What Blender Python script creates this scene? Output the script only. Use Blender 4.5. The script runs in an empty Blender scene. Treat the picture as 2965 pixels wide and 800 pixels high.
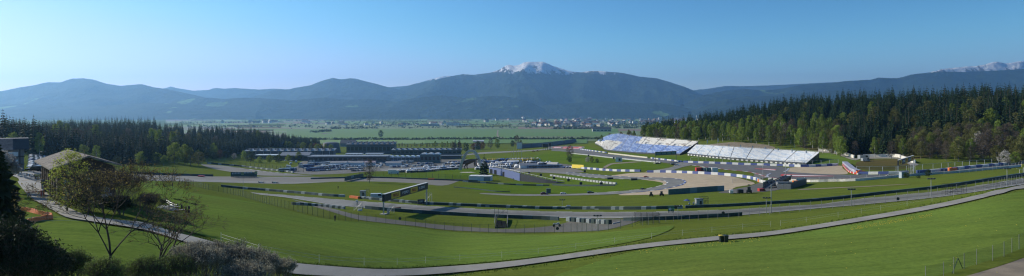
import bpy, math, random
import numpy as np
from mathutils import Vector, Matrix, noise
from mathutils.geometry import delaunay_2d_cdt
S = bpy.context.scene
COL = S.collection
F, CX, HY = 1767.0, 1482.5, 325.0        # focal length, centre column and horizon row of the 2965 x 800 photograph
R = math.radians
random.seed(7)
rnd = random.random
def U(a, b): return a + (b - a) * random.random()

# ------------------------------------------------------------------ materials
def nodes(m):
    m.use_nodes = True
    nt = m.node_tree
    for n in list(nt.nodes): nt.nodes.remove(n)
    out = nt.nodes.new('ShaderNodeOutputMaterial')
    b = nt.nodes.new('ShaderNodeBsdfPrincipled')
    nt.links.new(b.outputs[0], out.inputs[0])
    return nt, b
def N(nt, typ, **kw):
    n = nt.nodes.new(typ)
    for k, v in kw.items(): setattr(n, k, v)
    return n
def ramp(nt, fac, stops):
    r = nt.nodes.new('ShaderNodeValToRGB')
    while len(r.color_ramp.elements) > 1: r.color_ramp.elements.remove(r.color_ramp.elements[-1])
    r.color_ramp.elements[0].position = stops[0][0]; r.color_ramp.elements[0].color = (*stops[0][1], 1)
    for p, c in stops[1:]:
        e = r.color_ramp.elements.new(p); e.color = (*c, 1)
    nt.links.new(fac, r.inputs[0])
    return r.outputs[0]
def noise_tex(nt, vec, scale, detail=3, rough=.6, dist=0):
    n = N(nt, 'ShaderNodeTexNoise'); n.inputs['Scale'].default_value = scale
    n.inputs['Detail'].default_value = detail; n.inputs['Roughness'].default_value = rough
    n.inputs['Distortion'].default_value = dist
    nt.links.new(vec, n.inputs['Vector'])
    return n.outputs['Fac']
def mixc(nt, a, b, fac, mode='MIX'):
    m = N(nt, 'ShaderNodeMix', data_type='RGBA', blend_type=mode)
    for sock, v in ((m.inputs[0], fac), (m.inputs[6], a), (m.inputs[7], b)):
        if isinstance(v, (int, float)): sock.default_value = v
        elif isinstance(v, tuple): sock.default_value = (*v, 1)
        else: nt.links.new(v, sock)
    return m.outputs[2]
def bump(nt, b, h, strength, dist):
    n = N(nt, 'ShaderNodeBump'); n.inputs['Strength'].default_value = strength; n.inputs['Distance'].default_value = dist
    nt.links.new(h, n.inputs['Height']); nt.links.new(n.outputs[0], b.inputs['Normal'])
def pos(nt):
    return N(nt, 'ShaderNodeNewGeometry').outputs['Position']
def stretch(nt, vec, s, rot=(0, 0, 0)):
    m = N(nt, 'ShaderNodeMapping'); m.inputs['Scale'].default_value = s; m.inputs['Rotation'].default_value = rot
    nt.links.new(vec, m.inputs['Vector']); return m.outputs[0]
_mats = {}
def mat(name, col, rough=.7, metal=0., var=.15, scale=1.5, spec=None, objvar=0., bmp=0.):
    """plain painted / metal / cloth surface, with a little noise so that it is never perfectly even"""
    if name in _mats: return _mats[name]
    m = bpy.data.materials.new(name); nt, b = nodes(m)
    tc = N(nt, 'ShaderNodeTexCoord').outputs['Object']
    f = noise_tex(nt, tc, scale, 4)
    c = ramp(nt, f, [(.3, tuple(x * (1 - var) for x in col)), (.7, tuple(min(1, x * (1 + var)) for x in col))])
    if objvar:
        oi = N(nt, 'ShaderNodeObjectInfo').outputs['Random']
        hs = N(nt, 'ShaderNodeHueSaturation')
        mr = N(nt, 'ShaderNodeMapRange'); mr.inputs[3].default_value = 1 - objvar; mr.inputs[4].default_value = 1 + objvar
        nt.links.new(oi, mr.inputs[0]); nt.links.new(mr.outputs[0], hs.inputs['Value'])
        mr2 = N(nt, 'ShaderNodeMapRange'); mr2.inputs[3].default_value = .5 - objvar * .06; mr2.inputs[4].default_value = .5 + objvar * .06
        w = N(nt, 'ShaderNodeMath', operation='FRACT'); w2 = N(nt, 'ShaderNodeMath', operation='MULTIPLY'); w2.inputs[1].default_value = 17.3
        nt.links.new(oi, w2.inputs[0]); nt.links.new(w2.outputs[0], w.inputs[0]); nt.links.new(w.outputs[0], mr2.inputs[0])
        nt.links.new(mr2.outputs[0], hs.inputs['Hue']); nt.links.new(c, hs.inputs['Color']); c = hs.outputs[0]
    nt.links.new(c, b.inputs['Base Color'])
    b.inputs['Roughness'].default_value = rough; b.inputs['Metallic'].default_value = metal
    if spec is not None: b.inputs['Specular IOR Level'].default_value = spec
    if bmp: bump(nt, b, f, bmp, .05)
    _mats[name] = m
    return m
def leafmat(name, c1, c2, objvar=.2, trans=.35):
    m = bpy.data.materials.new(name); nt, b = nodes(m)
    g = N(nt, 'ShaderNodeNewGeometry')
    c = ramp(nt, g.outputs['Random Per Island'], [(0, c1), (1, c2)])
    f = noise_tex(nt, N(nt, 'ShaderNodeTexCoord').outputs['Object'], .35, 2)
    c = mixc(nt, c, ramp(nt, f, [(.3, (.6, .6, .6)), (.7, (1.25, 1.25, 1.25))]), 1., 'MULTIPLY')
    oi = N(nt, 'ShaderNodeObjectInfo').outputs['Random']
    hs = N(nt, 'ShaderNodeHueSaturation')
    mr = N(nt, 'ShaderNodeMapRange'); mr.inputs[3].default_value = 1 - objvar; mr.inputs[4].default_value = 1 + objvar
    nt.links.new(oi, mr.inputs[0]); nt.links.new(mr.outputs[0], hs.inputs['Value']); nt.links.new(c, hs.inputs['Color'])
    nt.links.new(hs.outputs[0], b.inputs['Base Color'])
    b.inputs['Roughness'].default_value = .75; b.inputs['Specular IOR Level'].default_value = .2
    if trans:
        t = N(nt, 'ShaderNodeBsdfTranslucent'); nt.links.new(hs.outputs[0], t.inputs[0])
        mx = N(nt, 'ShaderNodeMixShader'); mx.inputs[0].default_value = trans
        out = [n for n in nt.nodes if n.type == 'OUTPUT_MATERIAL'][0]
        nt.links.new(b.outputs[0], mx.inputs[1]); nt.links.new(t.outputs[0], mx.inputs[2]); nt.links.new(mx.outputs[0], out.inputs[0])
    _mats[name] = m
    return m
def grass_mat(name, c1, c2, c3, scl=1.):
    m = bpy.data.materials.new(name); nt, b = nodes(m); p = pos(nt)
    big = noise_tex(nt, p, .018 * scl, 4, .6, .5)
    mid = noise_tex(nt, stretch(nt, p, (.35, 2.4, 1), (0, 0, .12)), .16, 6, .7)
    fine = noise_tex(nt, p, 1.6, 5, .75)
    c = ramp(nt, big, [(.3, c1), (.5, c2), (.72, c3)])
    c = mixc(nt, c, ramp(nt, mid, [(.28, (.70, .73, .7)), (.5, (1, 1, 1)), (.72, (1.22, 1.17, 1.08))]), 1., 'MULTIPLY')
    c = mixc(nt, c, ramp(nt, fine, [(.25, (.6, .62, .6)), (.5, (1, 1, 1)), (.8, (1.35, 1.3, 1.1))]), 1., 'MULTIPLY')
    nt.links.new(c, b.inputs['Base Color']); b.inputs['Roughness'].default_value = .9
    b.inputs['Specular IOR Level'].default_value = 0.
    bump(nt, b, fine, .5, .09)
    return m
def road_mat(name, c, streak=(1, .15, 1), var=.18, rough=.8):
    m = bpy.data.materials.new(name); nt, b = nodes(m); p = pos(nt)
    a = noise_tex(nt, stretch(nt, p, streak), .35, 4, .6); f = noise_tex(nt, p, 4, 3)
    k = ramp(nt, a, [(.3, tuple(x * (1 - var) for x in c)), (.7, tuple(x * (1 + var) for x in c))])
    k = mixc(nt, k, ramp(nt, f, [(.3, (.9, .9, .9)), (.7, (1.08, 1.08, 1.08))]), 1., 'MULTIPLY')
    nt.links.new(k, b.inputs['Base Color']); b.inputs['Roughness'].default_value = rough
    return m

# ------------------------------------------------------------------ mesh builder and tagging
class MB:
    def __init__(s): s.v, s.f, s.m = [], [], []
    def add(s, vs, fs, mi=0):
        n = len(s.v); s.v.extend([tuple(v) for v in vs])
        for f in fs: s.f.append(tuple(i + n for i in f)); s.m.append(mi)
        return s
    def poly(s, vs, mi=0): return s.add(vs, [tuple(range(len(vs)))], mi)
    def box(s, c, sz, rz=0., mi=0, taper=1.):
        a, b_, h = sz[0] / 2, sz[1] / 2, sz[2] / 2
        co, si = math.cos(rz), math.sin(rz); vs = []
        for z, t in ((-h, 1.), (h, taper)):
            for x, y in ((-a, -b_), (a, -b_), (a, b_), (-a, b_)):
                x2, y2 = x * t, y * t
                vs.append((c[0] + x2 * co - y2 * si, c[1] + x2 * si + y2 * co, c[2] + z))
        return s.add(vs, [(0, 3, 2, 1), (4, 5, 6, 7), (0, 1, 5, 4), (1, 2, 6, 5), (2, 3, 7, 6), (3, 0, 4, 7)], mi)
    def tube(s, p0, p1, r0, r1=None, n=6, mi=0, cap=True):
        p0, p1 = Vector(p0), Vector(p1); r1 = r0 if r1 is None else r1
        d = (p1 - p0); d = d.normalized() if d.length > 1e-6 else Vector((0, 0, 1))
        u = d.cross(Vector((0, 0, 1)) if abs(d.z) < .9 else Vector((1, 0, 0))).normalized(); w = d.cross(u)
        vs = []
        for p, r in ((p0, r0), (p1, r1)):
            for i in range(n):
                a = 2 * math.pi * i / n
                vs.append(p + u * (r * math.cos(a)) + w * (r * math.sin(a)))
        fs = [(i, (i + 1) % n, n + (i + 1) % n, n + i) for i in range(n)]
        if cap: fs += [tuple(range(n - 1, -1, -1)), tuple(range(n, 2 * n))]
        return s.add(vs, fs, mi)
    def prism(s, prof, y0, y1, mi=0, axis='y'):
        """profile of (x, z) points pushed along y from y0 to y1"""
        n = len(prof)
        vs = [(x, y0, z) for x, z in prof] + [(x, y1, z) for x, z in prof]
        if axis == 'x': vs = [(y, x, z) for x, y, z in vs]
        fs = [tuple(range(n)), tuple(range(2 * n - 1, n - 1, -1))] + [(i, i + n, (i + 1) % n + n, (i + 1) % n) for i in range(n)]
        return s.add(vs, fs, mi)
    def cyl(s, c, r, h, n=10, mi=0, axis='z', r2=None):
        c = Vector(c); d = {'z': Vector((0, 0, 1)), 'y': Vector((0, 1, 0)), 'x': Vector((1, 0, 0))}[axis]
        return s.tube(c - d * h / 2, c + d * h / 2, r, r if r2 is None else r2, n, mi)
    def mesh(s, name, mats, smooth=False):
        me = bpy.data.meshes.new(name); me.from_pydata(s.v, [], s.f)
        for m in (mats if isinstance(mats, (list, tuple)) else [mats]): me.materials.append(m)
        if len(me.materials) > 1: me.polygons.foreach_set('material_index', s.m)
        if smooth: me.polygons.foreach_set('use_smooth', [True] * len(me.polygons))
        me.update(); return me
    def build(s, name, mats, parent=None, loc=None, rz=0., smooth=False):
        return link(name, s.mesh(name, mats, smooth), parent, loc, rz)
def link(name, me, parent=None, loc=None, rz=0.):
    o = bpy.data.objects.new(name, me); COL.objects.link(o)
    if parent is not None: o.parent = parent
    if loc is not None: o.location = loc
    if rz: o.rotation_euler = (0, 0, rz)
    return o
def tag(o, label=None, cat=None, group=None, kind=None):
    for k, v in (('label', label), ('category', cat), ('group', group), ('kind', kind)):
        if v: o[k] = v
    return o
def empty(name, loc, rz=0., label=None, cat=None, group=None, scale=1.):
    o = bpy.data.objects.new(name, None); COL.objects.link(o)
    o.location = loc; o.rotation_euler = (0, 0, rz); o.scale = (scale,) * 3; o.empty_display_size = .5
    return tag(o, label, cat, group)
def copy_tree(o, parent=None):
    c = o.copy(); COL.objects.link(c)
    if parent is not None: c.parent = parent
    for ch in list(KIDS.get(o.name, ())): copy_tree(ch, c)
    return c
KIDS = {}
def remember(root):
    """children of root, noted once so that copies are quick"""
    for o in root.children_recursive: KIDS.setdefault(o.parent.name, []).append(o)
    return root

# ------------------------------------------------------------------ terrain
far_tail = [(1500, -78), (2500, -86), (4000, -92), (8000, -100), (14000, -104), (45000, -112)]
_w = lambda rows, tail, d0=1500: [(8, -9.0), (22, -10.5)] + [(d, -(py - HY) * d / F) for py, d in rows] + tail + [t for t in far_tail if t[0] >= d0]
left = _w([(800, 38), (700, 52), (620, 76), (530, 110), (495, 150), (470, 230), (428, 420)], [(600, -28), (800, -30), (1100, -50)])
c300 = _w([(800, 38), (700, 55), (620, 80), (590, 92), (545, 125)], [(180, -22), (330, -33.6), (420, -36.8), (600, -34), (800, -31), (980, -31), (1180, -52)])
c450 = _w([(800, 42), (720, 58), (660, 78), (620, 100), (565, 160), (527, 235), (522, 260), (505, 330), (480, 420)], [(600, -36), (800, -33), (1000, -33), (1200, -54)])
c700 = _w([(800, 55), (740, 68), (680, 88), (620, 125), (590, 165), (567, 250), (556, 280), (545, 300), (530, 345), (508, 390), (495, 480), (470, 640), (452, 780)], [(880, -46), (1000, -42), (1200, -56)])
c930 = _w([(800, 66), (740, 82), (680, 110), (640, 150), (610, 200), (592, 225), (575, 250), (560, 280), (540, 330), (527, 365), (510, 420), (495, 490), (480, 580), (465, 700), (450, 850), (440, 1000)], [(1200, -71)])
c1300 = _w([(800, 88), (760, 100), (720, 125), (675, 176), (657, 186), (638, 192), (618, 205), (601, 220), (594, 229), (580, 248), (560, 288), (540, 340), (520, 390), (505, 450), (492, 560), (480, 650), (465, 760), (450, 900), (440, 1050)], [])
c1600 = _w([(800, 84), (760, 97), (700, 125), (674, 165), (652, 178), (636, 188), (613, 208), (603, 221), (580, 255), (565, 290), (550, 330), (530, 380), (510, 430), (490, 500), (470, 580), (450, 700), (430, 850)], [(1100, -63)])
c1850 = _w([(800, 78), (760, 90), (690, 115), (652, 145), (633, 168), (612, 188), (603, 201), (575, 235), (560, 262), (545, 290), (525, 330), (500, 395), (485, 450), (470, 500), (455, 560), (440, 620)], [(700, -34), (850, -35), (1000, -50)])
c2050 = _w([(800, 72), (740, 90), (700, 107), (660, 130), (629, 165), (609, 182), (598, 195), (562, 235), (548, 262), (525, 310), (500, 365), (485, 420), (470, 460), (455, 500), (447, 520)], [(600, -31), (700, -26), (850, -24), (1000, -35)])
c2300 = _w([(800, 70), (740, 85), (690, 103), (655, 125), (612, 160), (596, 178), (585, 192), (555, 230), (540, 262), (528, 295), (515, 330), (490, 380), (480, 410), (470, 440)], [(520, -31), (600, -20), (700, -8), (850, 1), (1000, -2)])
c2550 = _w([(800, 68), (700, 90), (630, 120), (595, 155), (572, 180), (562, 195), (530, 245), (515, 290), (508, 320), (495, 355), (480, 390), (462, 430)], [(500, -24), (600, -8), (700, 2), (850, 8), (1000, 5)])
c2900 = _w([(800, 62), (750, 70), (690, 82), (640, 95), (600, 108), (557, 135), (544, 158), (528, 183), (514, 200), (495, 285), (485, 330), (474, 370)], [(450, -18), (550, -4), (700, 8), (850, 14), (1000, 12)])
COLS = [(-2500, left), (0, left), (300, c300), (450, c450), (700, c700), (930, c930), (1300, c1300), (1600, c1600), (1850, c1850), (2050, c2050), (2300, c2300), (2550, c2550), (2900, c2900), (5500, c2900)]
NU, ND, U0, U1, D0, D1 = 500, 640, -2500., 5500., 8., 45000.
ds = np.exp(np.linspace(math.log(D0), math.log(D1), ND))
us = np.linspace(U0, U1, NU)
def pchip(x, y, xi):
    x, y = np.array(x, float), np.array(y, float); h = np.diff(x); dl = np.diff(y) / h
    d = np.zeros_like(y)
    for i in range(1, len(x) - 1):
        if dl[i - 1] * dl[i] > 0:
            w1, w2 = 2 * h[i] + h[i - 1], h[i] + 2 * h[i - 1]
            d[i] = (w1 + w2) / (w1 / dl[i - 1] + w2 / dl[i])
    d[0], d[-1] = dl[0], dl[-1]
    k = np.clip(np.searchsorted(x, xi) - 1, 0, len(h) - 1); t = (xi - x[k]) / h[k]
    return ((1 + 2 * t) * (1 - t) ** 2) * y[k] + t * (1 - t) ** 2 * h[k] * d[k] + t * t * (3 - 2 * t) * y[k + 1] + t * t * (t - 1) * h[k] * d[k + 1]
prof = []
for px, c in COLS:
    x = np.log([p[0] for p in c])
    prof.append(pchip(x, [p[1] for p in c], np.log(ds)))
prof = np.array(prof)
G = np.zeros((NU, ND))
cpx = [c[0] for c in COLS]
for j in range(ND): G[:, j] = pchip(cpx, prof[:, j], us) if False else np.interp(us, cpx, prof[:, j])
def smooth(a, ax, n):
    for _ in range(n):
        p = np.pad(a, [(1, 1) if k == ax else (0, 0) for k in range(2)], mode='edge')
        a = .25 * np.take(p, range(0, a.shape[ax]), ax) + .5 * np.take(p, range(1, a.shape[ax] + 1), ax) + .25 * np.take(p, range(2, a.shape[ax] + 2), ax)
    return a
G = smooth(G, 0, 14); G = smooth(G, 1, 2)
# gentle swells of the meadows, as real height
XX = (us[:, None] - CX) / F * ds[None, :]; YY = np.broadcast_to(ds[None, :], XX.shape)
for i in range(NU):
    for j in range(ND):
        y = YY[i, j]
        if 45 < y < 1500 and -200 < us[i] < 3200:
            x = XX[i, j]
            a = .18 if y < 160 else .10
            if y > 160 or True:
                G[i, j] += a * noise.noise(Vector((x * .06, y * .06, 0))) + a * .12 * noise.noise(Vector((x * .2, y * .2, 5)))
LD0, LDS = math.log(D0), (math.log(D1) - math.log(D0)) / (ND - 1)
USTEP = (U1 - U0) / (NU - 1)
def zf(x, y):
    y = max(y, D0)
    u = (CX + F * x / y - U0) / USTEP; v = (math.log(y) - LD0) / LDS
    u = min(max(u, 0), NU - 1.001); v = min(max(v, 0), ND - 1.001)
    i, j = int(u), int(v); fu = u - i; y0, y1 = ds[j], ds[j + 1]; fv = (y - y0) / (y1 - y0)
    a, b, c, d = G[i, j], G[i + 1, j], G[i, j + 1], G[i + 1, j + 1]
    return (a + (b - a) * fu) * (1 - fv) + (c + (d - c) * fu) * fv
def at(px, py, off=0., dmin=30.):
    """the ground point that this spot of the photograph looks at"""
    u, s = (px - CX) / F, (py - HY) / F
    prev = dmin; d = dmin
    g = lambda d: zf(u * d, d) + s * d
    while d < 42000:
        if g(d) >= 0 and d > dmin:
            lo, hi = prev, d
            for _ in range(30):
                m = (lo + hi) / 2
                if g(m) >= 0: hi = m
                else: lo = m
            d = hi; break
        prev = d; d *= 1.008
    return Vector((u * d, d, zf(u * d, d) + off))
def Wp(px, py, d): return Vector(((px - CX) / F * d, d, -(py - HY) / F * d))
def ground(x, y, off=0.): return Vector((x, y, zf(x, y) + off))
def gd(px, d, off=0.):
    x = (px - CX) / F * d
    return Vector((x, d, zf(x, d) + off))
# ------------------------------------------------------------------ camera, light, sky
cam = bpy.data.cameras.new('camera'); camo = bpy.data.objects.new('camera', cam); COL.objects.link(camo)
camo.location = (0, 0, 0); camo.rotation_euler = (R(90), 0, 0)
cam.sensor_width = 36; cam.lens = 36 * F / 2965; cam.shift_y = -75 / 2965; cam.clip_start = .5; cam.clip_end = 120000
S.camera = camo
SUN_AZ, SUN_EL = R(-66), R(27)          # azimuth measured from straight ahead, clockwise: the sun stands ahead and far to the left
sun = bpy.data.lights.new('sun', 'SUN'); sun.energy = 5.0; sun.angle = R(.53); sun.color = (1, .91, .74)
suno = bpy.data.objects.new('sun', sun); COL.objects.link(suno)
sd = Vector((math.sin(SUN_AZ) * math.cos(SUN_EL), math.cos(SUN_AZ) * math.cos(SUN_EL), math.sin(SUN_EL)))
suno.rotation_euler = (-sd).to_track_quat('-Z', 'Y').to_euler()
SKY_G, SKY_K = 1.75, .9
w = bpy.data.worlds.new('World'); S.world = w; w.use_nodes = True
nt = w.node_tree
for n in list(nt.nodes): nt.nodes.remove(n)
sky = N(nt, 'ShaderNodeTexSky', sky_type='NISHITA', sun_disc=False, sun_elevation=SUN_EL, sun_rotation=SUN_AZ)
sky.altitude = 800; sky.air_density = 1.0; sky.dust_density = .5; sky.ozone_density = 3
gam = N(nt, 'ShaderNodeGamma'); gam.inputs[1].default_value = SKY_G
bg = N(nt, 'ShaderNodeBackground'); bg.inputs[1].default_value = .15
mulc = mixc(nt, gam.outputs[0], tuple(.15 ** SKY_G * SKY_K * x for x in (.93, .95, 1.03)), 1., 'MULTIPLY')
crv = N(nt, 'ShaderNodeRGBCurve'); crv.mapping.use_clip = False; crv.mapping.extend = 'EXTRAPOLATED'
def cpts(ch, pts):
    c_ = crv.mapping.curves[ch]
    c_.points[0].location = pts[0]; c_.points[1].location = pts[-1]
    for q in pts[1:-1]: c_.points.new(*q)
cpts(0, [(0, 0), (.3, .26), (.6, .50), (1, .72)]); cpts(1, [(0, 0), (.33, .375), (.55, .54), (1, .69)]); cpts(2, [(0, 0), (.4, .42), (.7, .66), (1, .80)])
tcw = N(nt, 'ShaderNodeTexCoord').outputs['Generated']; sx = N(nt, 'ShaderNodeSeparateXYZ'); nt.links.new(tcw, sx.inputs[0])
mrw = N(nt, 'ShaderNodeMapRange', interpolation_type='SMOOTHSTEP'); mrw.inputs[1].default_value = .02; mrw.inputs[2].default_value = .17; mrw.inputs[3].default_value = 1.45; mrw.inputs[4].default_value = 1.
nt.links.new(sx.outputs[2], mrw.inputs[0]); cmb = N(nt, 'ShaderNodeCombineXYZ')
for k_ in range(3): nt.links.new(mrw.outputs[0], cmb.inputs[k_])
mulc = mixc(nt, mulc, cmb.outputs[0], 1., 'MULTIPLY')
crv.mapping.update(); nt.links.new(mulc, crv.inputs['Color'])
mulc = mixc(nt, crv.outputs[0], (1 / .15, 1 / .15, 1 / .15), 1., 'MULTIPLY')
wo = N(nt, 'ShaderNodeOutputWorld'); nt.links.new(sky.outputs[0], gam.inputs[0]); nt.links.new(mulc, bg.inputs[0]); nt.links.new(bg.outputs[0], wo.inputs[0])
vs = S.view_settings; vs.view_transform = 'Standard'; vs.look = 'None'; vs.gamma = 1; vs.exposure = .25; vs.use_curve_mapping = False
S.cycles.use_denoising = True
try: S.cycles.denoiser = 'OPENIMAGEDENOISE'; S.cycles.denoising_prefilter = 'ACCURATE'
except Exception: pass
S.cycles.volume_bounces = 1; S.cycles.max_bounces = 6; S.cycles.diffuse_bounces = 2; S.cycles.glossy_bounces = 2; S.cycles.transparent_max_bounces = 24
S.cycles.caustics_reflective = False; S.cycles.caustics_refractive = False; S.cycles.sample_clamp_indirect = 4
S.cycles.filter_width = 1.2

# ------------------------------------------------------------------ ground sheet
vs_, fs_ = [], []
me = bpy.data.meshes.new('ground')
V = np.zeros((NU, ND + 1, 3)); V[:, 1:, 0] = XX; V[:, 1:, 1] = YY; V[:, 1:, 2] = G
V[:, 0, 0] = np.linspace(-400, 400, NU); V[:, 0, 1] = -300; V[:, 0, 2] = -9
nv = NU * (ND + 1); idx = np.arange(nv).reshape(NU, ND + 1)
q = np.stack([idx[:-1, :-1], idx[1:, :-1], idx[1:, 1:], idx[:-1, 1:]], -1).reshape(-1, 4)
me.vertices.add(nv); me.vertices.foreach_set('co', V.reshape(-1))
me.loops.add(q.size); me.loops.foreach_set('vertex_index', q.reshape(-1).astype(np.int32))
me.polygons.add(len(q)); me.polygons.foreach_set('loop_start', np.arange(0, q.size, 4, dtype=np.int32)); me.polygons.foreach_set('loop_total', np.full(len(q), 4, np.int32))
me.update(calc_edges=True)
me.polygons.foreach_set('use_smooth', [True] * len(q))
GR_OLIVE = grass_mat('grass_olive', (.098, .130, .027), (.108, .140, .029), (.102, .152, .029))
GR_GREEN = grass_mat('grass_green', (.112, .156, .036), (.116, .176, .038), (.120, .194, .040))
GR_INF = grass_mat('grass_infield', (.078, .136, .020), (.092, .150, .022), (.104, .152, .024))
GR_ROUGH = grass_mat('grass_rough', (.055, .070, .020), (.095, .085, .035), (.12, .10, .045))
me.materials.append(GR_OLIVE)
tag(link('ground', me), kind='structure')

# ------------------------------------------------------------------ sheets laid on the ground
def spline(pts, n=6):
    out = []
    P_ = [Vector((p[0], p[1], 0)) for p in pts]
    for i in range(len(P_) - 1):
        a, b, c, d = P_[max(i - 1, 0)], P_[i], P_[i + 1], P_[min(i + 2, len(P_) - 1)]
        for k in range(n):
            t = k / n
            q = .5 * ((2 * b) + (c - a) * t + (2 * a - 5 * b + 4 * c - d) * t * t + (3 * b - a - 3 * c + d) * t ** 3)
            out.append((q.x, q.y))
    out.append((P_[-1].x, P_[-1].y))
    return out
def area(name, outline, m, off=.04, step=6., n=4, closed_smooth=True):
    """a flat-lying sheet with this outline (photo pixels, looked up on the ground), meshed finely enough to follow it"""
    o = spline(outline + [outline[0]], n)[:-1] if closed_smooth else outline
    w_ = [at(x, y) for x, y in o]
    P2 = []
    for p in w_:
        if not P2 or (P2[-1] - p.to_2d()).length > .05: P2.append(p.to_2d())
    # extra points along long edges
    Q = []
    for i, p in enumerate(P2):
        r = P2[(i + 1) % len(P2)]; k = max(1, int((r - p).length / step))
        Q += [p.lerp(r, t / k) for t in range(k)]
    xs = [p.x for p in Q]; ys = [p.y for p in Q]; nb = len(Q)
    extra = []
    x = min(xs)
    def inside(x, y):
        c = False
        for i in range(nb):
            a, b = Q[i], Q[i - 1]
            if (a.y > y) != (b.y > y) and x < (b.x - a.x) * (y - a.y) / (b.y - a.y) + a.x: c = not c
        return c
    nx, ny = int((max(xs) - min(xs)) / step) + 1, int((max(ys) - min(ys)) / step) + 1
    for i in range(nx):
        for j in range(ny):
            X, Y = min(xs) + (i + .5) * step, min(ys) + (j + .5) * step
            if inside(X, Y): extra.append(Vector((X, Y)))
    r = delaunay_2d_cdt(Q + extra, [], [list(range(nb))], 1, 1e-4)
    mb = MB(); mb.v = [tuple(ground(p.x, p.y, off)) for p in r[0]]
    mb.f = [tuple(f) if (r[0][f[1]] - r[0][f[0]]).cross(r[0][f[2]] - r[0][f[0]]) > 0 else tuple(reversed(f)) for f in r[2]]; mb.m = [0] * len(mb.f)
    return tag(mb.build(name, m, smooth=True), kind='structure')
def resample(pts, step):
    out = [pts[0]]; acc = 0
    for a, b in zip(pts, pts[1:]):
        L = (b - a).length
        if L < 1e-6: continue
        t = step - acc
        while t <= L: out.append(a.lerp(b, t / L)); t += step
        acc = (acc + L) % step if t > L else 0
        acc = L - (t - step)
    return out
def wline(pts, step=3., n=5, sm=True):
    """world polyline on the ground along photo points"""
    o = spline(pts, n) if sm else pts
    w_ = [at(x, y) for x, y in o]
    r = resample([Vector((p.x, p.y, 0)) for p in w_], step)
    return [ground(p.x, p.y) for p in r]
def side(line, i):
    a, b = line[max(i - 1, 0)], line[min(i + 1, len(line) - 1)]
    t = (b - a); t.z = 0; t.normalize()
    return Vector((-t.y, t.x, 0))
def ribbon(name, line, w0, m, off=.08, mats2=None, dash=None, shift=0., kind='structure'):
    mb = MB()
    for i in range(len(line) - 1):
        if dash and not dash(i): continue
        a, b = line[i], line[i + 1]; sa, sb = side(line, i), side(line, i + 1)
        q = [a + sa * (shift - w0 / 2), b + sb * (shift - w0 / 2), b + sb * (shift + w0 / 2), a + sa * (shift + w0 / 2)]
        mb.poly([(p.x, p.y, zf(p.x, p.y) + off) for p in q], 0 if mats2 is None else mats2(i))
    o = mb.build(name, m)
    return tag(o, kind=kind)
ASPH = road_mat('asphalt', (.178, .176, .160)); ASPH_D = road_mat('asphalt_dark', (.115, .115, .115))
ASPH_B = road_mat('runoff_tarmac', (.150, .140, .118), (.3, 1, 1)); PATHM = road_mat('path_asphalt', (.235, .225, .20)); ROADM = road_mat('service_tarmac', (.105, .098, .082))
GRAVEL = road_mat('gravel', (.41, .33, .22), (1, .4, 1), .14, .95); DIRT = road_mat('dirt', (.20, .165, .12), (1, 1, 1), .25, .95)
WHITE = mat('white_paint', (.72, .72, .70), .6, var=.1); REDP = mat('red_paint', (.50, .06, .05), .6, var=.1); BLUEP = mat('blue_paint', (.06, .09, .26), .6, var=.1)

# meadow sheets
area('meadow', [(560, 560), (750, 590), (935, 634), (1110, 648), (1300, 672), (1500, 680), (1655, 679), (1800, 670), (1950, 655), (1880, 690), (1700, 724), (1500, 752), (1268, 772), (1118, 779), (980, 772), (845, 760), (700, 722), (560, 676), (470, 655), (480, 600), (440, 560), (400, 530), (450, 526)], GR_GREEN, .10, 3.)
area('meadow', [(1600, 802), (1845, 727), (2075, 703), (2248, 686), (2503, 646), (2733, 605), (2965, 552), (3200, 500), (3300, 700), (2965, 860), (2400, 860)], GR_GREEN, .10, 3.)
area('meadow', [(0, 560), (57, 534), (86, 576), (132, 604), (190, 635), (300, 654), (410, 671), (520, 703), (576, 722), (560, 760), (540, 850), (0, 850), (-200, 800)], GR_GREEN, .10, 3.)
area('infield', [(560, 530), (700, 534), (820, 537), (960, 530), (1200, 534), (1281, 542), (1400, 556), (1500, 568), (1650, 569), (1800, 565), (1933, 566), (2050, 560), (2200, 558), (2150, 575), (1900, 590), (1500, 590), (1200, 578), (960, 562), (800, 552), (650, 536)], GR_OLIVE, .03)
area('infield', [(1500, 524), (1640, 506), (1718, 516), (1795, 520), (1873, 522), (1914, 525), (1930, 530), (1899, 541), (1863, 547), (1779, 555), (1650, 561), (1500, 561), (1400, 556), (1330, 540), (1440, 532)], GR_INF, .03)
area('infield', [(1560, 450), (1600, 437), (1650, 442), (1718, 452), (1795, 461), (1894, 470), (1940, 480), (1888, 492), (1780, 494), (1700, 486), (1640, 484), (1560, 475), (1530, 462)], GR_INF, .03)
area('verge', [(1745, 440), (1830, 448), (1900, 451), (1968, 453), (1990, 452), (2120, 465), (2220, 472), (2220, 477), (2081, 472), (1960, 465), (1878, 457), (1756, 444), (1690, 434), (1700, 424)], GR_INF, .03)
area('verge', [(2372, 450), (2400, 442), (2440, 450), (2470, 462), (2452, 470), (2400, 476), (2330, 481), (2345, 465)], GR_GREEN, .03)
area('pond_hollow', [(2480, 470), (2510, 464), (2590, 461), (2640, 468), (2650, 480), (2600, 491), (2510, 492), (2478, 484)], GR_ROUGH, .03)
area('verge', [(2300, 420), (2440, 432), (2640, 440), (2700, 452), (2640, 462), (2590, 455), (2500, 456), (2440, 448), (2370, 440)], GR_ROUGH, .03)
area('mound', [(1020, 506), (1180, 502), (1300, 491), (1350, 489), (1400, 494), (1412, 508), (1370, 513), (1320, 518), (1200, 515), (1060, 511)], GR_INF, .03)

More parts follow.
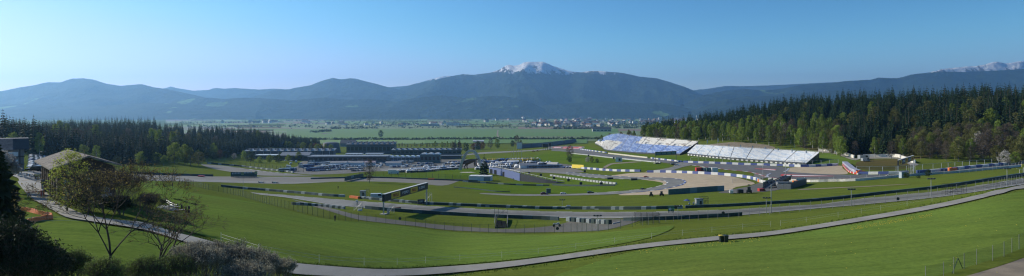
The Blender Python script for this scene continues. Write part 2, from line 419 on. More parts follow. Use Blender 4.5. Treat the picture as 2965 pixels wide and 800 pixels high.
# roads
pt_top = [(60, 528), (130, 531), (147, 573), (190, 601), (245, 625), (300, 636), (350, 642), (410, 647), (460, 662), (520, 680), (576, 694), (640, 711), (700, 727), (760, 745), (845, 765), (980, 777), (1118, 784), (1268, 777), (1500, 757.5), (1845, 711), (2075, 687), (2248, 670.6), (2503, 630), (2733, 589), (2963, 537), (3200, 485)]
pt_bot = [(3200, 495), (2963, 548), (2733, 601), (2503, 642), (2248, 682), (2075, 699), (1845, 723.5), (1500, 773), (1268, 797), (1118, 804), (980, 805), (845, 797), (760, 775), (700, 757), (640, 738), (576, 718), (520, 700), (460, 681), (410, 668), (350, 658), (300, 651), (250, 643), (190, 632), (132, 601), (86, 573), (52, 531)]
area('path', pt_top + pt_bot, PATHM, .20, 3.)
area('yard', [(60, 526), (75, 523), (130, 514), (160, 520), (165, 560), (150, 575), (130, 560), (110, 535)], DIRT, .16, 3)
area('lane', [(40, 500), (88, 499), (100, 506), (85, 520), (95, 528), (60, 530), (52, 518), (30, 508)], PATHM, .16, 3)
tr_top = [(722, 556), (750, 560), (830, 566), (923, 574), (1063, 585), (1167, 592.5), (1280, 600), (1429, 608), (1562, 612.8), (1700, 615), (1851, 615), (1967, 612.7), (2050, 610.6), (2124, 607.8), (2268, 599), (2380, 592), (2503, 576), (2733, 552.6), (2963, 518), (3200, 480)]
tr_bot = [(3200, 497), (2963, 535), (2733, 570), (2503, 593), (2380, 603.5), (2268, 613.5), (2124, 625.9), (2050, 628.5), (1967, 631.3), (1851, 633), (1700, 633.5), (1562, 630.5), (1441, 627.5), (1280, 618), (1214, 614.5), (1110, 607.5), (1025, 600), (960, 594), (923, 588), (830, 573), (750, 564)]
area('racetrack', tr_top + tr_bot, ASPH, .10, 5.)
area('service_road', [(842, 577), (900, 590), (960, 604), (1030, 622), (1090, 630), (1141, 637), (1280, 652), (1431, 663), (1521, 662), (1602, 654), (1655, 641), (1680, 636), (1840, 636.5), (1850, 640), (1800, 656), (1740, 668), (1650, 672), (1521, 674), (1431, 673), (1300, 667), (1200, 655), (1100, 645), (1030, 635), (960, 614), (900, 596), (860, 583)], ROADM, .06, 4.)
area('runoff', [(300, 501), (401, 505), (600, 511), (880, 512.5), (1060, 514), (1200, 518), (1321, 522), (1325, 526), (1281, 538), (1200, 531), (1077, 526), (960, 527), (880, 528), (819, 527), (700, 524), (600, 521), (450, 518), (378, 516), (300, 512)], ASPH_B, .06, 6.)
area('racetrack', [(300, 512), (378, 516), (450, 518), (600, 521), (700, 524), (819, 527), (880, 528), (960, 527), (880, 531.5), (819, 533), (700, 530.5), (600, 527.5), (450, 524), (378, 522), (300, 520)], ASPH, .08, 6.)
area('racetrack', [(582, 476), (640, 480), (720, 490), (800, 500), (880, 507), (900, 509), (760, 509), (680, 500), (620, 490), (588, 480)], ASPH_B, .08, 8.)
area('runoff', [(1440, 484), (1560, 485), (1640, 486), (1690, 497), (1650, 500), (1560, 494), (1450, 490), (1430, 488)], ASPH_B, .06, 6.)
area('gravel_trap', [(1760, 511), (1785, 507), (1842, 501), (1960, 500), (2029, 503), (2107, 510), (2160, 522), (2185, 533), (2133, 542), (2111, 551), (2050, 555), (1933, 563), (1860, 565), (1790, 565), (1850, 552), (1920, 530)], GRAVEL, .06, 5.)
area('apron', [(2111, 551), (2165, 541), (2200, 530), (2240, 524), (2275, 530), (2262, 548), (2200, 557), (2115, 560), (2080, 558)], ROADM, .07, 5.)
area('racetrack', [(1430, 488), (1500, 490), (1560, 493), (1640, 499.5), (1705, 504.6), (1780, 511), (1873, 515), (1926, 516), (1960, 519), (1978, 522.7), (1984, 528), (1973, 536), (1944, 543.5), (1910, 550), (1851, 557), (1780, 563), (1650, 567), (1500, 568), (1400, 563),
                  (1400, 560), (1500, 563), (1650, 562.5), (1779, 556), (1863, 548.6), (1899, 542), (1925, 536), (1932, 529), (1914, 523), (1873, 520.7), (1795, 519), (1718, 515), (1640, 505), (1560, 500), (1450, 496)], ASPH, .11, 4.)
area('gravel_trap', [(2275, 488), (2289, 486), (2328, 483.5), (2429, 480), (2440, 488), (2455, 503), (2419, 505.6), (2350, 503), (2284, 498)], GRAVEL, .06, 5.)
area('racetrack', [(1600, 432), (1640, 435), (1679, 433), (1756, 446), (1878, 459), (1960, 467), (2081, 475), (2220, 480.5), (2284, 488), (2280, 497), (2350, 503), (2419, 506), (2480, 507), (2560, 506.5), (2660, 503), (2790, 490), (2919, 477), (2965, 472), (3200, 445),
                  (3200, 456), (2965, 482), (2867, 490), (2763, 500), (2660, 508), (2560, 515), (2480, 518), (2300, 520), (2225, 515), (2195, 506), (2160, 498), (2100, 492), (2070, 488), (2003, 479), (1945, 474.5), (1894, 468), (1795, 459), (1718, 450), (1640, 440), (1598, 437)], ASPH_D, .10, 5.)
area('racetrack', [(1980, 471), (2003, 478), (1975, 485), (1940, 495), (1890, 499.5), (1870, 497), (1925, 489), (1952, 481), (1940, 474.5)], ASPH, .12, 4.)
area('runoff', [(2181, 511), (2191, 501), (2215, 502), (2222, 514), (2205, 518)], ASPH_B, .13, 4.)
area('service_road', [(2370, 437), (2400, 438), (2440, 446), (2476, 459), (2500, 455), (2590, 454.5), (2615, 460), (2645, 470), (2660, 478), (2640, 480), (2620, 470), (2590, 460), (2500, 461), (2470, 464), (2420, 447), (2372, 441)], PATHM, .09, 4.)
area('service_road', [(1400, 441), (1500, 437), (1560, 433), (1590, 430), (1592, 433), (1520, 439), (1400, 446), (1340, 451), (1340, 448)], ASPH, .1, 10.)
area('paddock', [(820, 498), (860, 482), (880, 466), (960, 460), (1300, 462), (1480, 462), (1640, 476), (1645, 486), (1440, 486), (1340, 488), (1180, 496), (1080, 497), (1000, 503), (900, 506)], ROADM, .06, 10.)
area('round_pad', [(1100, 491), (1140, 487), (1200, 486.5), (1250, 488), (1262, 491), (1230, 493), (1180, 494), (1150, 497), (1110, 496)], ASPH, .1, 8.)
area('car_park', [(80, 505), (82, 470), (85, 440), (95, 424), (170, 426), (200, 440), (200, 505), (120, 506)], ROADM, .06, 6.)
area('runoff', [(1584, 427), (1600, 424), (1640, 423), (1690, 425), (1684, 432), (1640, 434), (1600, 432)], ASPH_B, .15, 6.)
for k_, (x0, x1, y0, y1) in enumerate([(1600, 1622, 429, 426), (1628, 1640, 431, 426), (1643, 1650, 433, 424.5), (1656, 1676, 431.5, 426.5), (1672, 1682, 429, 425.5)]):
    area('painted_stripe', [(x0, y0), (x1, y0 + .5), (x1 + 4, y1), (x0 + 4, y1)], REDP, .25, 6., closed_smooth=False)
    area('painted_stripe', [(x0 + 3, y0 - .6), (x1 + 2, y0 - .8), (x1 + 3, y0 - 1.8), (x0 + 4, y0 - 1.8)], WHITE, .3, 6., closed_smooth=False)
area('path', [(1745, 485), (1768, 474), (1800, 471), (1850, 468), (1852, 470), (1800, 474), (1772, 477), (1755, 486)], DIRT, .08, 5.)
area('path', [(2320, 548), (2480, 541), (2620, 534), (2621, 535), (2480, 543), (2320, 550.5)], DIRT, .08, 5.)
area('dirt_track', [(2640, 850), (2850, 790), (2965, 752), (3100, 700), (3400, 590), (3800, 450), (3900, 480), (3500, 640), (3150, 800), (2965, 900), (2640, 1000)], DIRT, .2, 4.)
area('verge', [(2640, 826), (2850, 762), (2965, 722), (3100, 668), (3100, 700), (2965, 750), (2850, 788), (2680, 838)], GR_OLIVE, .16, 4.)
area('bare_ground', [(2060, 418), (2130, 412), (2220, 420), (2240, 432), (2130, 428), (2040, 424)], DIRT, .06, 8.)

# painted lines and kerbs
L = wline(tr_top[1:], 3.); ribbon('edge_line', L, .35, WHITE, .16, dash=lambda i: i % 4 < 2, shift=-.35)
L = wline(list(reversed(tr_bot)), 3.); ribbon('edge_line', L, .3, WHITE, .16, shift=.3)
hair_out = [(1640, 499.5), (1705, 504.6), (1780, 511), (1873, 515), (1926, 516), (1960, 519), (1978, 522.7), (1984, 528), (1973, 536), (1944, 543.5), (1910, 550), (1851, 557), (1780, 563)]
hair_in = [(1640, 505), (1718, 515), (1795, 519), (1873, 520.7), (1914, 523), (1932, 529), (1925, 536), (1899, 542), (1863, 548.6), (1779, 556), (1700, 560)]
L = wline(hair_out, 2.5); ribbon('kerb', L, 1.0, [BLUEP, WHITE], .17, mats2=lambda i: 0 if i % 4 else 1)
L = wline(hair_in, 2.5); ribbon('kerb', L, .8, [WHITE, ASPH_D], .17, mats2=lambda i: (i // 2) % 2)
L = wline([(2003, 479), (2100, 491.5), (2160, 497.5), (2195, 505), (2225, 514), (2300, 519.3), (2480, 517.5), (2560, 514.5), (2660, 508)], 3); ribbon('kerb', L, 1.1, [WHITE, REDP], .17, mats2=lambda i: (i // 2) % 2)
L = wline([(1960, 467), (2081, 475), (2220, 480.5)], 3); ribbon('kerb', L, .7, [WHITE, ASPH_D], .17, mats2=lambda i: (i // 3) % 2)
area('painted_stripe', [(2186, 489), (2243, 491), (2240, 495), (2190, 490.3)], REDP, .18, 3)
area('painted_stripe', [(2205, 491), (2243, 493), (2241, 495), (2215, 492.6)], WHITE, .22, 3)
area('painted_stripe', [(2264, 505), (2330, 508), (2419, 511), (2350, 512), (2266, 511)], REDP, .18, 3)
area('painted_stripe', [(2272, 507.5), (2330, 509), (2400, 511), (2340, 511), (2274, 510)], WHITE, .22, 3)
ribbon('kerb', wline([(2284, 488), (2279, 494), (2270, 499)], 2), 1, [BLUEP, WHITE], .19, mats2=lambda i: i % 2)
ribbon('kerb', wline([(2232, 503), (2222, 508), (2224, 514)], 2), 1, [BLUEP, WHITE], .19, mats2=lambda i: i % 2)
ribbon('kerb', wline([(640, 481), (720, 491), (800, 501), (850, 505)], 4), 1.2, [WHITE, ASPH], .2, mats2=lambda i: (i // 2) % 2)

RUBB = road_mat('rubbered_line', (.125, .124, .115), (.3, .3, 1), .25)
mids = [((a[0] + b2[0]) / 2, (a[1] * .5 + b2[1] * .5)) for a, b2 in zip(tr_top[4:], [(x, float(np.interp(x, [q[0] for q in reversed(tr_bot)], [q[1] for q in reversed(tr_bot)]))) for x, _ in tr_top[4:]])]
ribbon('rubbered_line', wline(mids, 4.), 2.4, RUBB, .15); ribbon('rubbered_line', wline(mids, 4.), .5, RUBB, .155, shift=3.1)
# valley fields
def field(px0, px1, d0, d1, m, name='field', skew=0):
    mb = MB(); n, k = 14, 6
    for i in range(n + 1):
        for j in range(k + 1):
            d = d0 + (d1 - d0) * j / k
            p = gd(px0 + (px1 - px0) * i / n + skew * j / k, d, .9 + d * .00012); mb.v.append(tuple(p))
    for i in range(n):
        for j in range(k): a = i * (k + 1) + j; mb.f.append((a, a + k + 1, a + k + 2, a + 1)); mb.m.append(0)
    return tag(mb.build(name, m), kind='structure')
def fmat(name, c):
    return road_mat(name, c, (.02, .2, 1), .12, .95)
FG1, FG2, FG3 = fmat('field_green', (.07, .165, .018)), fmat('field_bright', (.10, .19, .03)), fmat('field_pale', (.13, .18, .07))
FB1, FB2 = fmat('field_brown', (.17, .12, .08)), fmat('field_dark', (.09, .07, .055))
def dd(py, z=-84.): return -z * F / (py - HY)
for a in [(830, 1490, 407, 396, FG1), (830, 1790, 396, 375, FG1), (830, 1230, 425, 411, FG2), (1230, 1700, 423, 411, FG1), (1490, 1640, 388, 377, FB1), (930, 1060, 389, 383, FB2), (1070, 1180, 381, 375, FB2),
          (830, 960, 381, 377, FB1), (980, 1480, 373, 369, FG3), (1500, 1720, 372, 368, FB1), (1720, 1900, 372, 366, FG3), (1790, 1960, 378, 373, FB1), (1380, 1490, 377, 373, FB2), (900, 1300, 366, 362, FG3),
          (1480, 2000, 363, 360, FG3), (1000, 1600, 357, 354, FG2), (1650, 2100, 356, 353, FG3), (1300, 1560, 350, 348, FG2), (1800, 2050, 349, 346, FG2), (900, 1060, 352, 349, FG2), (2050, 2250, 352, 348, FG3), (1600, 1780, 345, 343, FG2)]:
    field(a[0], a[1], dd(a[2]), dd(a[3], -90), a[4])
rg = random.Random(31)
def parcel(px0, px1, d0, d1, m):
    mb = MB(); n, k = 4, 2
    for i in range(n + 1):
        for j in range(k + 1): mb.v.append(tuple(gd(px0 + (px1 - px0) * i / n, d0 + (d1 - d0) * j / k, .45 + d0 * .00007)))
    for i in range(n):
        for j in range(k): a = i * (k + 1) + j; mb.f.append((a, a + k + 1, a + k + 2, a + 1)); mb.m.append(0)
    tag(mb.build('field', m), kind='structure')
py = 412.
while py > 344:
    py2 = py - max(1.6, (py - 330) * rg.uniform(.06, .12)); px = 480
    while px < 2260:
        px2 = px + rg.uniform(40, 190) * (1 if py > 360 else .7)
        parcel(px, px2 - 3, dd(py, -84), dd(py2 + .12, -88), rg.choice([FG1, FG2, FG2, FG3, FG3, GR_ROUGH, FB1, FB2, GR_OLIVE, GR_GREEN])); px = px2
    py = py2
ribbon('farm_track', wline([(1442, 378), (1440, 392), (1443, 398), (1465, 402)], 12, sm=False), 6, DIRT, 1.6)

# ------------------------------------------------------------------ mountains
def mtn_mat(name, forest, meadow, rock, snow_z=None, mthr=.62, zm=(100, 900), mscale=.0011):
    m = bpy.data.materials.new(name); nt, b = nodes(m); p = pos(nt)
    sep = N(nt, 'ShaderNodeSeparateXYZ'); nt.links.new(p, sep.inputs[0]); z = sep.outputs[2]
    f = noise_tex(nt, p, .004, 6, .65); c = ramp(nt, f, [(.34, tuple(x * .6 for x in forest)), (.66, tuple(x * 1.5 for x in forest))])
    sp = noise_tex(nt, stretch(nt, p, (1, .6, 1.6)), mscale, 5, .55)
    # meadows lie low on the slopes
    mr = N(nt, 'ShaderNodeMapRange'); mr.inputs[1].default_value = zm[0]; mr.inputs[2].default_value = zm[1]; mr.inputs[3].default_value = .03; mr.inputs[4].default_value = -.16
    nt.links.new(z, mr.inputs[0])
    ad = N(nt, 'ShaderNodeMath', operation='ADD'); nt.links.new(sp, ad.inputs[0]); nt.links.new(mr.outputs[0], ad.inputs[1])
    mk = ramp(nt, ad.outputs[0], [(mthr - .012, (0, 0, 0)), (mthr + .012, (1, 1, 1))])
    c = mixc(nt, c, ramp(nt, noise_tex(nt, p, .002, 2), [(.4, meadow), (.6, tuple(x * 1.4 for x in meadow))]), mk)
    if snow_z:
        n2 = noise_tex(nt, stretch(nt, p, (1, .35, .35), (0, 0, .5)), .0045, 8, .72)
        mr2 = N(nt, 'ShaderNodeMapRange'); mr2.inputs[1].default_value = snow_z[0]; mr2.inputs[2].default_value = snow_z[1]; mr2.inputs[3].default_value = 0; mr2.inputs[4].default_value = 1
        nt.links.new(z, mr2.inputs[0])
        c = mixc(nt, c, ramp(nt, n2, [(.4, rock), (.6, tuple(x * .6 for x in rock))]), ramp(nt, mr2.outputs[0], [(.15, (0, 0, 0)), (.45, (1, 1, 1))]))
        a2 = N(nt, 'ShaderNodeMath', operation='MULTIPLY'); nt.links.new(mr2.outputs[0], a2.inputs[0]); a2.inputs[1].default_value = .30
        a3 = N(nt, 'ShaderNodeMath', operation='ADD'); nt.links.new(n2, a3.inputs[0]); nt.links.new(a2.outputs[0], a3.inputs[1])
        sk = ramp(nt, a3.outputs[0], [(.60, (0, 0, 0)), (.62, (1, 1, 1))])
        gate = ramp(nt, mr2.outputs[0], [(.05, (0, 0, 0)), (.16, (1, 1, 1))])
        sk = mixc(nt, sk, gate, 1., 'MULTIPLY')
        c = mixc(nt, c, (.85, .86, .88), sk)
    nt.links.new(c, b.inputs['Base Color']); b.inputs['Roughness'].default_value = .95; b.inputs['Specular IOR Level'].default_value = .05
    bump(nt, b, f, .9, 220)
    return m
def mountain(name, sky_pts, dr, db, m, base=-108., amp=140., seed=0., pw=1.25, nt_=46, step=5, back=.35, spur=.00075):
    """a range: crest along the given skyline at distance dr, foot at distance db, spurs and gullies between"""
    dr, db = [9000 + (q - 9000) * .45 if q > 9000 else q for q in (dr, db)]; amp *= 1.35
    x0, x1 = sky_pts[0][0], sky_pts[-1][0]; nx = int((x1 - x0) / step) + 1
    xs = [p[0] for p in sky_pts]; ys = [p[1] for p in sky_pts]
    mb = MB()
    rows = nt_ + 8
    for i in range(nx + 1):
        px = x0 + (x1 - x0) * i / nx; py = float(np.interp(px, xs, ys)) + .55 * noise.noise(Vector((px * .06, seed, 3))) + .4 * noise.noise(Vector((px * .25, seed, 1)))
        for j in range(rows):
            if j <= nt_:
                t = j / nt_; d = db + (dr - db) * t
                zr = -(py - HY) / F * dr
                x = (px - CX) / F * d
                n = noise.fractal(Vector((x * spur + seed, d * spur * .55, seed)), 1., 2.1, 5)
                rid = 1 - abs(noise.noise(Vector((x * spur * .8 + seed * 3, d * spur * .3, 9)))) * 2
                env = math.sin(math.pi * min(1, t * 1.0)) ** .8
                z = base + (zr - base) * (t ** pw) + env * amp * (n * .9 + rid * .5 - .35) * min(1., (zr - base) / 500)
                if j > 0: z = min(z, -(py - HY) / F * d + (base + (zr - base)) * 0 if t > .9 else z)
                z = max(z, base)
                # nothing in front may stand above the crest as seen from the valley
                z = min(z, (zr) * d / dr * 1.0 if t < 1 and zr > 0 else z)
            else:
                k = (j - nt_) / 8; d = dr + (dr - db) * back * k; zr = -(py - HY) / F * dr
                z = zr - (zr - base) * k * k
                x = (px - CX) / F * dr
            mb.v.append((x, d, z))
    for i in range(nx):
        for j in range(rows - 1):
            a = i * rows + j; mb.f.append((a, a + rows, a + rows + 1, a + 1)); mb.m.append(0)
    return tag(mb.build(name, m, smooth=True), kind='structure')
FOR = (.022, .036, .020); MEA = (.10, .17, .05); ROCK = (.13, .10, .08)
M_low = mtn_mat('forest_hills', FOR, MEA, ROCK, None, .635, (-50, 600))
M_mid = mtn_mat('forest_range', FOR, MEA, ROCK, None, .635, (-50, 600))
M_snow = mtn_mat('snow_massif', FOR, MEA, ROCK, (770, 1110), .64, (-50, 500))
M_snow2 = mtn_mat('snow_peaks', FOR, MEA, (.20, .15, .12), (800, 1060), .64, (-50, 500))
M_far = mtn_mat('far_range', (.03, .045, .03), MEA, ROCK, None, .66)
# far ridges
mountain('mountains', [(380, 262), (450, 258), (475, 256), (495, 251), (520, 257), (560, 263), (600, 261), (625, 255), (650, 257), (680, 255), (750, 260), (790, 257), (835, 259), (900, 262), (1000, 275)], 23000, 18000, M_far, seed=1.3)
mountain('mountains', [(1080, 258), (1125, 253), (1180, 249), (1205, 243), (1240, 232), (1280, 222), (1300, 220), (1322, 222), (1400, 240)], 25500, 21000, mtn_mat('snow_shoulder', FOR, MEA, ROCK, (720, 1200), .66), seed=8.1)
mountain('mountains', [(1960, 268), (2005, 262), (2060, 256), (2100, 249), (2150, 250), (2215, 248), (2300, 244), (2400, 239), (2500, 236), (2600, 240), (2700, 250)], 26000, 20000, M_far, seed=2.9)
mountain('mountains', [(2600, 232), (2690, 212), (2700, 208), (2730, 200), (2760, 197), (2800, 193), (2825, 192), (2850, 188), (2865, 183), (2880, 179), (2895, 180), (2910, 184), (2930, 182), (2950, 178), (2965, 178), (3010, 184), (3080, 196), (3300, 220)], 18500, 15000, M_snow2, seed=4.2, amp=260)
# middle range left of centre
mountain('mountains', [(700, 290), (750, 275), (790, 262), (835, 259), (870, 252), (900, 247), (930, 235), (965, 225.5), (985, 230), (1000, 229), (1015, 226.5), (1030, 228), (1060, 236), (1100, 246), (1125, 253), (1200, 268), (1280, 285)], 18500, 12500, M_mid, seed=5.5, amp=160)
# big massif
mountain('mountains', [(1060, 285), (1100, 270), (1145, 261), (1200, 243), (1230, 238), (1260, 232), (1300, 222), (1340, 215), (1375, 217), (1400, 213), (1420, 211), (1450, 200), (1462, 192), (1475, 187), (1490, 191), (1505, 188), (1517, 181), (1530, 179), (1550, 180), (1570, 179), (1585, 184), (1600, 191), (1640, 203), (1660, 208), (1680, 210), (1715, 205), (1740, 206), (1760, 208), (1790, 210), (1810, 213), (1850, 222), (1900, 227), (1940, 238), (1980, 251), (2005, 261), (2035, 275), (2060, 292), (2090, 310)], 19000, 11500, M_snow, seed=6.6, amp=260, pw=1.15)
# right range
mountain('mountains', [(1980, 300), (2040, 275), (2100, 262), (2160, 258), (2215, 262), (2260, 258), (2320, 246), (2400, 241), (2450, 235), (2520, 231), (2545, 225), (2560, 226), (2600, 227), (2640, 216), (2690, 210), (2750, 208), (2800, 209), (2850, 206), (2900, 204), (2965, 200), (3100, 196), (3400, 190)], 14500, 9500, M_mid, seed=7.7, amp=180)
# left range
mountain('mountains', [(-500, 250), (-200, 262), (0, 265), (60, 253), (100, 247), (140, 238), (175, 239), (190, 233), (210, 228), (240, 227), (270, 231), (300, 241), (335, 247), (350, 249), (380, 246), (410, 244), (440, 252), (475, 257), (520, 266), (560, 275), (600, 284), (680, 292), (760, 312)], 13500, 9000, M_mid, seed=9.4, amp=150)
# foothills
mountain('foothills', [(480, 300), (540, 287), (600, 283), (650, 287), (700, 283), (750, 284), (800, 287), (850, 290), (900, 286), (940, 282), (1000, 289), (1060, 287), (1120, 291), (1180, 303), (1230, 318)], 11500, 9000, M_low, seed=11.2, amp=90, pw=.9)
mountain('foothills', [(880, 330), (930, 318), (960, 313), (1000, 311), (1060, 310), (1100, 309), (1150, 312), (1180, 322), (1210, 332)], 9300, 8000, mtn_mat('dark_knoll', FOR, MEA, ROCK, None, .9), seed=12.2, amp=30, pw=.8)
mountain('foothills', [(1080, 318), (1130, 298), (1200, 284), (1280, 276), (1350, 285), (1420, 278), (1470, 280), (1520, 290), (1570, 312), (1600, 325)], 11000, 9000, M_low, seed=13.7, amp=80, pw=.9)
mountain('foothills', [(1520, 322), (1580, 305), (1640, 300), (1700, 296), (1760, 294), (1810, 296), (1860, 300), (1900, 298), (1960, 306), (2010, 318)], 11800, 9300, M_low, seed=14.9, amp=80, pw=.9)
mountain('foothills', [(2000, 322), (2050, 305), (2100, 288), (2160, 280), (2240, 278), (2330, 270), (2400, 262), (2480, 262), (2600, 262), (2800, 266), (3200, 262)], 10000, 8000, M_low, seed=15.1, amp=90, pw=.9)
mountain('foothills', [(-500, 300), (-100, 303), (60, 302), (150, 306), (260, 309), (340, 304), (420, 298), (500, 300), (580, 306), (660, 312), (740, 322)], 9800, 8000, M_low, seed=16.4, amp=60, pw=.9)

# the air itself
hz = MB(); hz.box((0, 11500, 620), (60000, 24400, 1560))
hm = bpy.data.materials.new('haze_air'); hm.use_nodes = True; t = hm.node_tree
for n in list(t.nodes): t.nodes.remove(n)
pv = N(t, 'ShaderNodeVolumePrincipled'); pv.inputs['Color'].default_value = (.30, .59, 1, 1); pv.inputs['Density'].default_value = 5.6e-5; pv.inputs['Anisotropy'].default_value = .55
ho = N(t, 'ShaderNodeOutputMaterial'); t.links.new(pv.outputs[0], ho.inputs['Volume'])
HAZE = hz.build('haze', hm); tag(HAZE, kind='stuff')
# ------------------------------------------------------------------ trees
BARK = mat('bark', (.10, .075, .055), .9, var=.3, scale=6); BARK_G = mat('bark_grey', (.16, .145, .13), .9, var=.3, scale=6); BIRCHB = mat('bark_birch', (.42, .40, .37), .85, var=.35, scale=4)
L_SPR = leafmat('spruce_needles', (.014, .032, .013), (.030, .058, .020), .3, .12)
L_SPR2 = leafmat('spruce_needles_pale', (.022, .045, .018), (.040, .070, .026), .25, .12)
L_BIR = leafmat('birch_leaves', (.125, .18, .026), (.22, .29, .05), .25, .4)
L_LIM = leafmat('lime_leaves', (.17, .24, .035), (.26, .33, .06), .2, .4)
L_OLI = leafmat('olive_leaves', (.10, .115, .03), (.18, .175, .055), .25, .35)
L_TWIG = leafmat('bare_twigs', (.085, .070, .050), (.130, .105, .075), .25, .2)
L_RED = leafmat('copper_leaves', (.11, .050, .028), (.17, .085, .045), .2, .3)
L_WHT = leafmat('blossom', (.34, .32, .29), (.50, .48, .45), .12, .3)
L_GRN = leafmat('dark_leaves', (.035, .065, .018), (.060, .100, .028), .25, .3)
def spruce_mesh(h, Rr, seed, layers=15, nb=8, m=None, low=.1, trunk=True):
    rg = random.Random(seed); t, c = MB(), MB()
    t.tube((0, 0, -.8), (0, 0, h * .96), h * .013, .03, 5)
    for L_ in range(layers):
        f = L_ / (layers - 1); z = h * (low + (1 - low) * f ** .92) ; r = Rr * (1 - f) ** .85 * rg.uniform(.85, 1.12) + .12
        k = max(4, int(nb * (1 - f * .5))); a0 = rg.random() * 6.3
        for b in range(k):
            a = a0 + 6.283 * b / k + rg.uniform(-.25, .25); rr = r * rg.uniform(.72, 1.15); dz = -rr * rg.uniform(.18, .42)
            ca, sa = math.cos(a), math.sin(a); w_ = rr * rg.uniform(.28, .42)
            P = lambda q, s, zz: (ca * q - sa * s, sa * q + ca * s, zz)
            zt = z + rr * .12
            c.add([P(.03, 0, zt), P(rr * .5, w_ * .5, z + dz * .3), P(rr, 0, z + dz), P(rr * .5, -w_ * .5, z + dz * .3)], [(0, 1, 2, 3)])
            c.add([P(rr * .25, w_ * .28, z + .05), P(rr * .95, w_ * .1, z + dz), P(rr * .62, w_ * .2, z + dz - rr * .30)], [(0, 1, 2)])
            c.add([P(rr * .2, -w_ * .28, z + .05), P(rr * .85, -w_ * .25, z + dz * .8), P(rr * .5, -w_ * .4, z + dz - rr * .28)], [(0, 1, 2)])
    c.add([(-.12, 0, h * .93), (.12, 0, h * .93), (0, 0, h)], [(0, 1, 2)]); c.add([(0, -.12, h * .93), (0, .12, h * .93), (0, 0, h)], [(0, 1, 2)])
    return t, c
def leaf_faces(c, p, rg, n, r, s, flat=1.):
    for _ in range(n):
        while True:
            v = Vector((rg.uniform(-1, 1), rg.uniform(-1, 1), rg.uniform(-1, 1)))
            if v.length <= 1: break
        q = p + Vector((v.x * r, v.y * r, v.z * r * flat))
        a = Vector((rg.uniform(-1, 1), rg.uniform(-1, 1), rg.uniform(-1, 1))).normalized(); b = a.cross(Vector((rg.uniform(-1, 1), rg.uniform(-1, 1), rg.uniform(-1, 1)))).normalized()
        k = s * rg.uniform(.6, 1.3)
        c.add([q - a * k * .6, q + b * k * .45, q + a * k * .6], [(0, 1, 2)])
def broad_mesh(h, Rr, seed, clumps=26, per=34, leaf=.55, trunk_h=.28, cr=.30, shape=1.0, lean=0., twigs=True):
    """trunk with limbs, crown of many leaf clumps scattered on the limb ends"""
    rg = random.Random(seed); t, c = MB(), MB()
    tr = h * .016
    top = Vector((rg.uniform(-.04, .04) * h + lean * h, rg.uniform(-.04, .04) * h, h * .82))
    mid = Vector((top.x * .3, top.y * .3, h * trunk_h))
    t.tube((0, 0, -.8), mid, tr, tr * .8, 6); t.tube(mid, top, tr * .8, tr * .2, 5)
    for i in range(clumps):
        f = (i + .5) / clumps; z = h * (trunk_h + (1 - trunk_h) * f)
        prof = math.sin(math.pi * min(1, .12 + .86 * f ** shape)) ** .6
        a = i * 2.4 + rg.uniform(-.5, .5); q = Rr * prof * rg.uniform(.35, .95)
        p = Vector((top.x * f + math.cos(a) * q, top.y * f + math.sin(a) * q, z * rg.uniform(.95, 1.03)))
        if i % 2 == 0 and twigs:
            s = mid.lerp(top, max(0., f * .85 - .05)); t.tube(s, p, tr * .38 * (1 - f * .5), tr * .08, 4, cap=False)
        r = Rr * cr * rg.uniform(.75, 1.35)
        leaf_faces(c, p, rg, per, r, leaf, rg.uniform(.7, 1.1))
    return t, c
def protos(name, gen, bark, leaf, n):
    out = []
    for i in range(n):
        t, c = gen(i); out.append((t.mesh(name + '_trunk', bark), c.mesh(name + '_crown', leaf), c))
    return out
spr = protos('spruce', lambda i: spruce_mesh(24, 4.3 + .3 * i, 10 + i), BARK, L_SPR, 5)
sprp = protos('spruce', lambda i: spruce_mesh(22, 3.8, 30 + i), BARK, L_SPR2, 2)
bir = protos('birch', lambda i: broad_mesh(19, 4.1, 50 + i, 34, 56, .85, .22, .30, .8), BIRCHB, L_BIR, 4)
lim = protos('lime', lambda i: broad_mesh(16, 5.2, 60 + i, 32, 60, .9, .16, .32), BARK_G, L_LIM, 3)
oli = protos('olive', lambda i: broad_mesh(17, 4.8, 70 + i, 32, 54, .85, .16, .32), BARK_G, L_OLI, 4)
twg = protos('bare', lambda i: broad_mesh(17, 4.6, 80 + i, 38, 46, .62, .16, .32), BARK_G, L_TWIG, 3)
grn = protos('green', lambda i: broad_mesh(14, 5.4, 90 + i, 28, 60, .95, .12, .34), BARK, L_GRN, 3)
redt = protos('copper', lambda i: broad_mesh(13, 5.4, 96 + i, 28, 60, .85, .15, .34), BARK, L_RED, 2)
wht = protos('blossoming', lambda i: broad_mesh(13, 4.6, 99 + i, 28, 56, .75, .15, .33), BARK, L_WHT, 2)
FORESTS = {}
def tree(kind, pr, p, s, label, group, i=None, wide=1., name=None, cat='tree'):
    me = pr[(i if i is not None else random.randrange(len(pr))) % len(pr)]
    o = empty(name or kind, p, U(0, 6.28), label, cat, group); o.scale = (s * wide, s * wide, s)
    link('trunk', me[0], o); link('crown', me[1], o)
    return o
def scatter(px0, px1, dfun0, dfun1, n, step_min):
    """tree spots in a wedge of ground, not too close together"""
    pts = []; tries = 0
    while len(pts) < n and tries < n * 30:
        tries += 1
        px = U(px0, px1); d0, d1 = dfun0(px), dfun1(px)
        if d1 <= d0: continue
        d = d0 + (d1 - d0) * rnd(); p = gd(px, d)
        if all((p.x - q.x) ** 2 + (p.y - q.y) ** 2 > step_min ** 2 for q in pts[-220:]): pts.append(p)
    return pts
ipt = lambda xs, ys: (lambda x: float(np.interp(x, xs, ys)))
SPRUCE = []      # every spruce spot: (point, size, where)
